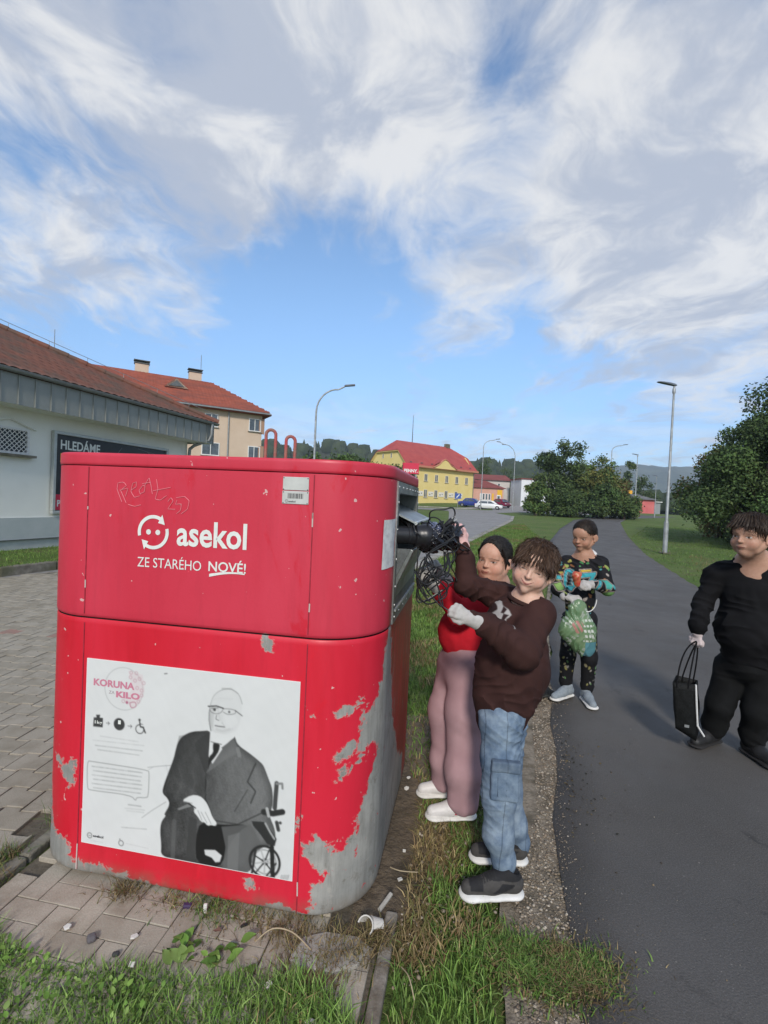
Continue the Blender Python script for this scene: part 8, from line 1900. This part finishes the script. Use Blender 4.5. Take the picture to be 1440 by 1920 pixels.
# ================================================================ LITTER
M_SHARD = pm('glazed_shard', (.52, .50, .45), (.60, .57, .52), 9, .35)
def shard(x, y, z, pts3, label, mat=M_SHARD, th=.004, cat='shard', name='broken_shard', group=None):
    q = MB(); V = [V3(*p) for p in pts3]; n_ = unit(np.cross(V[1]-V[0], V[2]-V[0]))*th
    n = len(V); q.add([tuple(v) for v in V]+[tuple(v+n_) for v in V], [tuple(range(n-1, -1, -1)), tuple(range(n, 2*n))]+[(i, (i+1) % n, n+(i+1) % n, n+i) for i in range(n)])
    o = q.build(name, mat, None, bevel=.001); o.location = (x, y, z); tag(o, label, cat, group); return o
# broken white cup by the corner: two curved pieces
def cup_piece(x, y, z, r, h, a0, a1, rot, label):
    q = MB(); n = 12; V = []
    for k, (rr, zz_) in enumerate(((r*.72, 0), (r, h), (r-.004, h), (r*.72-.004, .003))):
        for t in np.linspace(a0, a1, n): V.append((rr*math.cos(t), rr*math.sin(t), zz_*(1-.25*math.sin((t-a0)/(a1-a0)*math.pi)*(k in (1, 2))*.6)))
    F = [(k*n+i, k*n+i+1, ((k+1) % 4)*n+i+1, ((k+1) % 4)*n+i) for k in range(4) for i in range(n-1)]+[(0, n, 2*n, 3*n), (n-1, 4*n-1, 3*n-1, 2*n-1)]
    q.add(V, F); o = q.build('cup_fragment', M_SHARD, None, smooth=True); o.location = (x, y, z); o.rotation_euler = rot; tag(o, label, 'cup fragment'); return o
c1x, c1y = LC(1.165, .02)
cup_piece(c1x, c1y, .014, .030, .046, R(-20), R(190), (R(62), R(8), R(-35)), 'larger curved piece of a broken white cup beside the container corner')
cup_piece(c1x+.040, c1y-.005, .012, .028, .046, R(10), R(150), (R(80), R(-10), R(-75)), 'smaller curved piece of a broken white cup, leaning on the larger piece')
lit = [((.13, 1.90), .014, 'small cream chip with a dark hole in the soil beside the container'), ((.155, 2.06), .010, 'tiny white chip further back beside the container'), ((.185, 2.52), .016, 'white pebble-like chip near the girl\'s rear shoe'), ((.20, 2.62), .013, 'round white chip behind the girl\'s rear shoe'),
       (LC(.40, -.20), .015, 'white chip lying on the pavers below the poster'), (LC(.46, -.285), .014, 'whitish chip half in the front grass'), (LC(.16, -.215), .016, 'white chip at the paver joint on the left'), (LC(.90, -.255), .014, 'pale chip in the grass below the cement patch'), (LC(1.06, -.33), .018, 'pale pebble in the grass at the front right')]
M_CHIP = pm('white_chip', (.62, .60, .55), (.70, .68, .63), 20, .6)
for i, ((x, y), r_, lb) in enumerate(lit):
    rr = random.Random(i+3); k_ = rr.randint(4, 6); pts3 = [(r_*math.cos(2*math.pi*j/k_+rr.uniform(-.3, .3)), r_*.75*math.sin(2*math.pi*j/k_), .003*rr.random()) for j in range(k_)]
    o = shard(x, y, .006 if i > 3 else -.008, pts3, lb, M_CHIP, .005, 'chip', 'white_chip'); o.rotation_euler = (rr.uniform(-.3, .3), rr.uniform(-.3, .3), rr.uniform(0, 6))
def small(name, label, cat, x, y, z, mat, dims, rz=0.0, bev=.003, parts=None):
    q = MB(); q.box((0, 0, 0), dims); o = q.build(name, mat, None, bevel=bev); o.location = (x, y, z); o.rotation_euler = (0, 0, rz); tag(o, label, cat); return o
small('lighter', 'white stub standing in the weeds under the container front', 'stub', *LC(.575, -.055), .018, M_CHIP, (.013, .010, .034), .2)
small('purple_cap', 'dark purple cap at the foot of the container', 'bottle cap', *LC(.50, -.045), .006, pm('purple_plastic', (.05, .03, .09), rough=.5), (.030, .018, .014), .1)
small('dark_stub', 'black stub on a paver joint under the container front', 'stub', *LC(.735, -.075), .006, M_BPL, (.028, .008, .009), .5)
small('dark_pebble', 'dark pebble on the pavers in front of the poster', 'stone', *LC(.385, -.265), .008, pm('dark_stone', (.04, .04, .042), rough=.8), (.022, .014, .013), .3, .005)
small('grey_stone', 'rounded grey stone on the pavers at the front left', 'stone', *LC(.27, -.235), .010, pm('grey_stone', (.11, .10, .105), rough=.8), (.028, .030, .020), .6, .008)
lf = MB(); lf.add([(-.016, 0, 0), (-.004, -.009, .004), (.014, -.002, .002), (.004, .010, .006)], [(0, 1, 2), (0, 2, 3)]); o = lf.build('dead_leaf', pm('brown_leaf', (.14, .07, .05), rough=.8)); o.location = (*LC(.655, -.115), .006); tag(o, 'brown dead leaf on a paver in front of the container', 'leaf')
def stick(pts, r, label, mat=None):
    q = MB(); q.tube(catmull(pts, 5), r, 6); o = q.build('twig', mat or pm('dry_stem', (.34, .27, .17), (.42, .34, .22), 20, .8), None, smooth=True); tag(o, label, 'twig')
x0, y0 = LC(.80, -.13)
stick([(x0, y0, .01), (x0+.05, y0+.03, .03), (x0+.12, y0+.02, .03), (x0+.19, y0-.02, .01)], .0022, 'long pale dry stem lying before the right corner of the container')
stick([(.09, 1.93, .02), (.13, 1.90, .03), (.20, 1.92, .012)], .002, 'pale dry stem lying beside the container flank')
stick([(.12, 1.50, .03), (.14, 1.45, .05), (.155, 1.40, .03)], .0018, 'thin white stem crossing the narrow kerb')
q = MB(); q.box((0, 0, 0), (.075, .014, .012)); o = q.build('wood_splinter', pm('grey_wood', (.30, .28, .25), (.4, .38, .34), 30, .8), None, bevel=.003); o.location = (*LC(1.20, .115), .02); o.rotation_euler = (.1, -.3, R(50)); tag(o, 'grey splinter of wood leaning on the container corner', 'splinter')
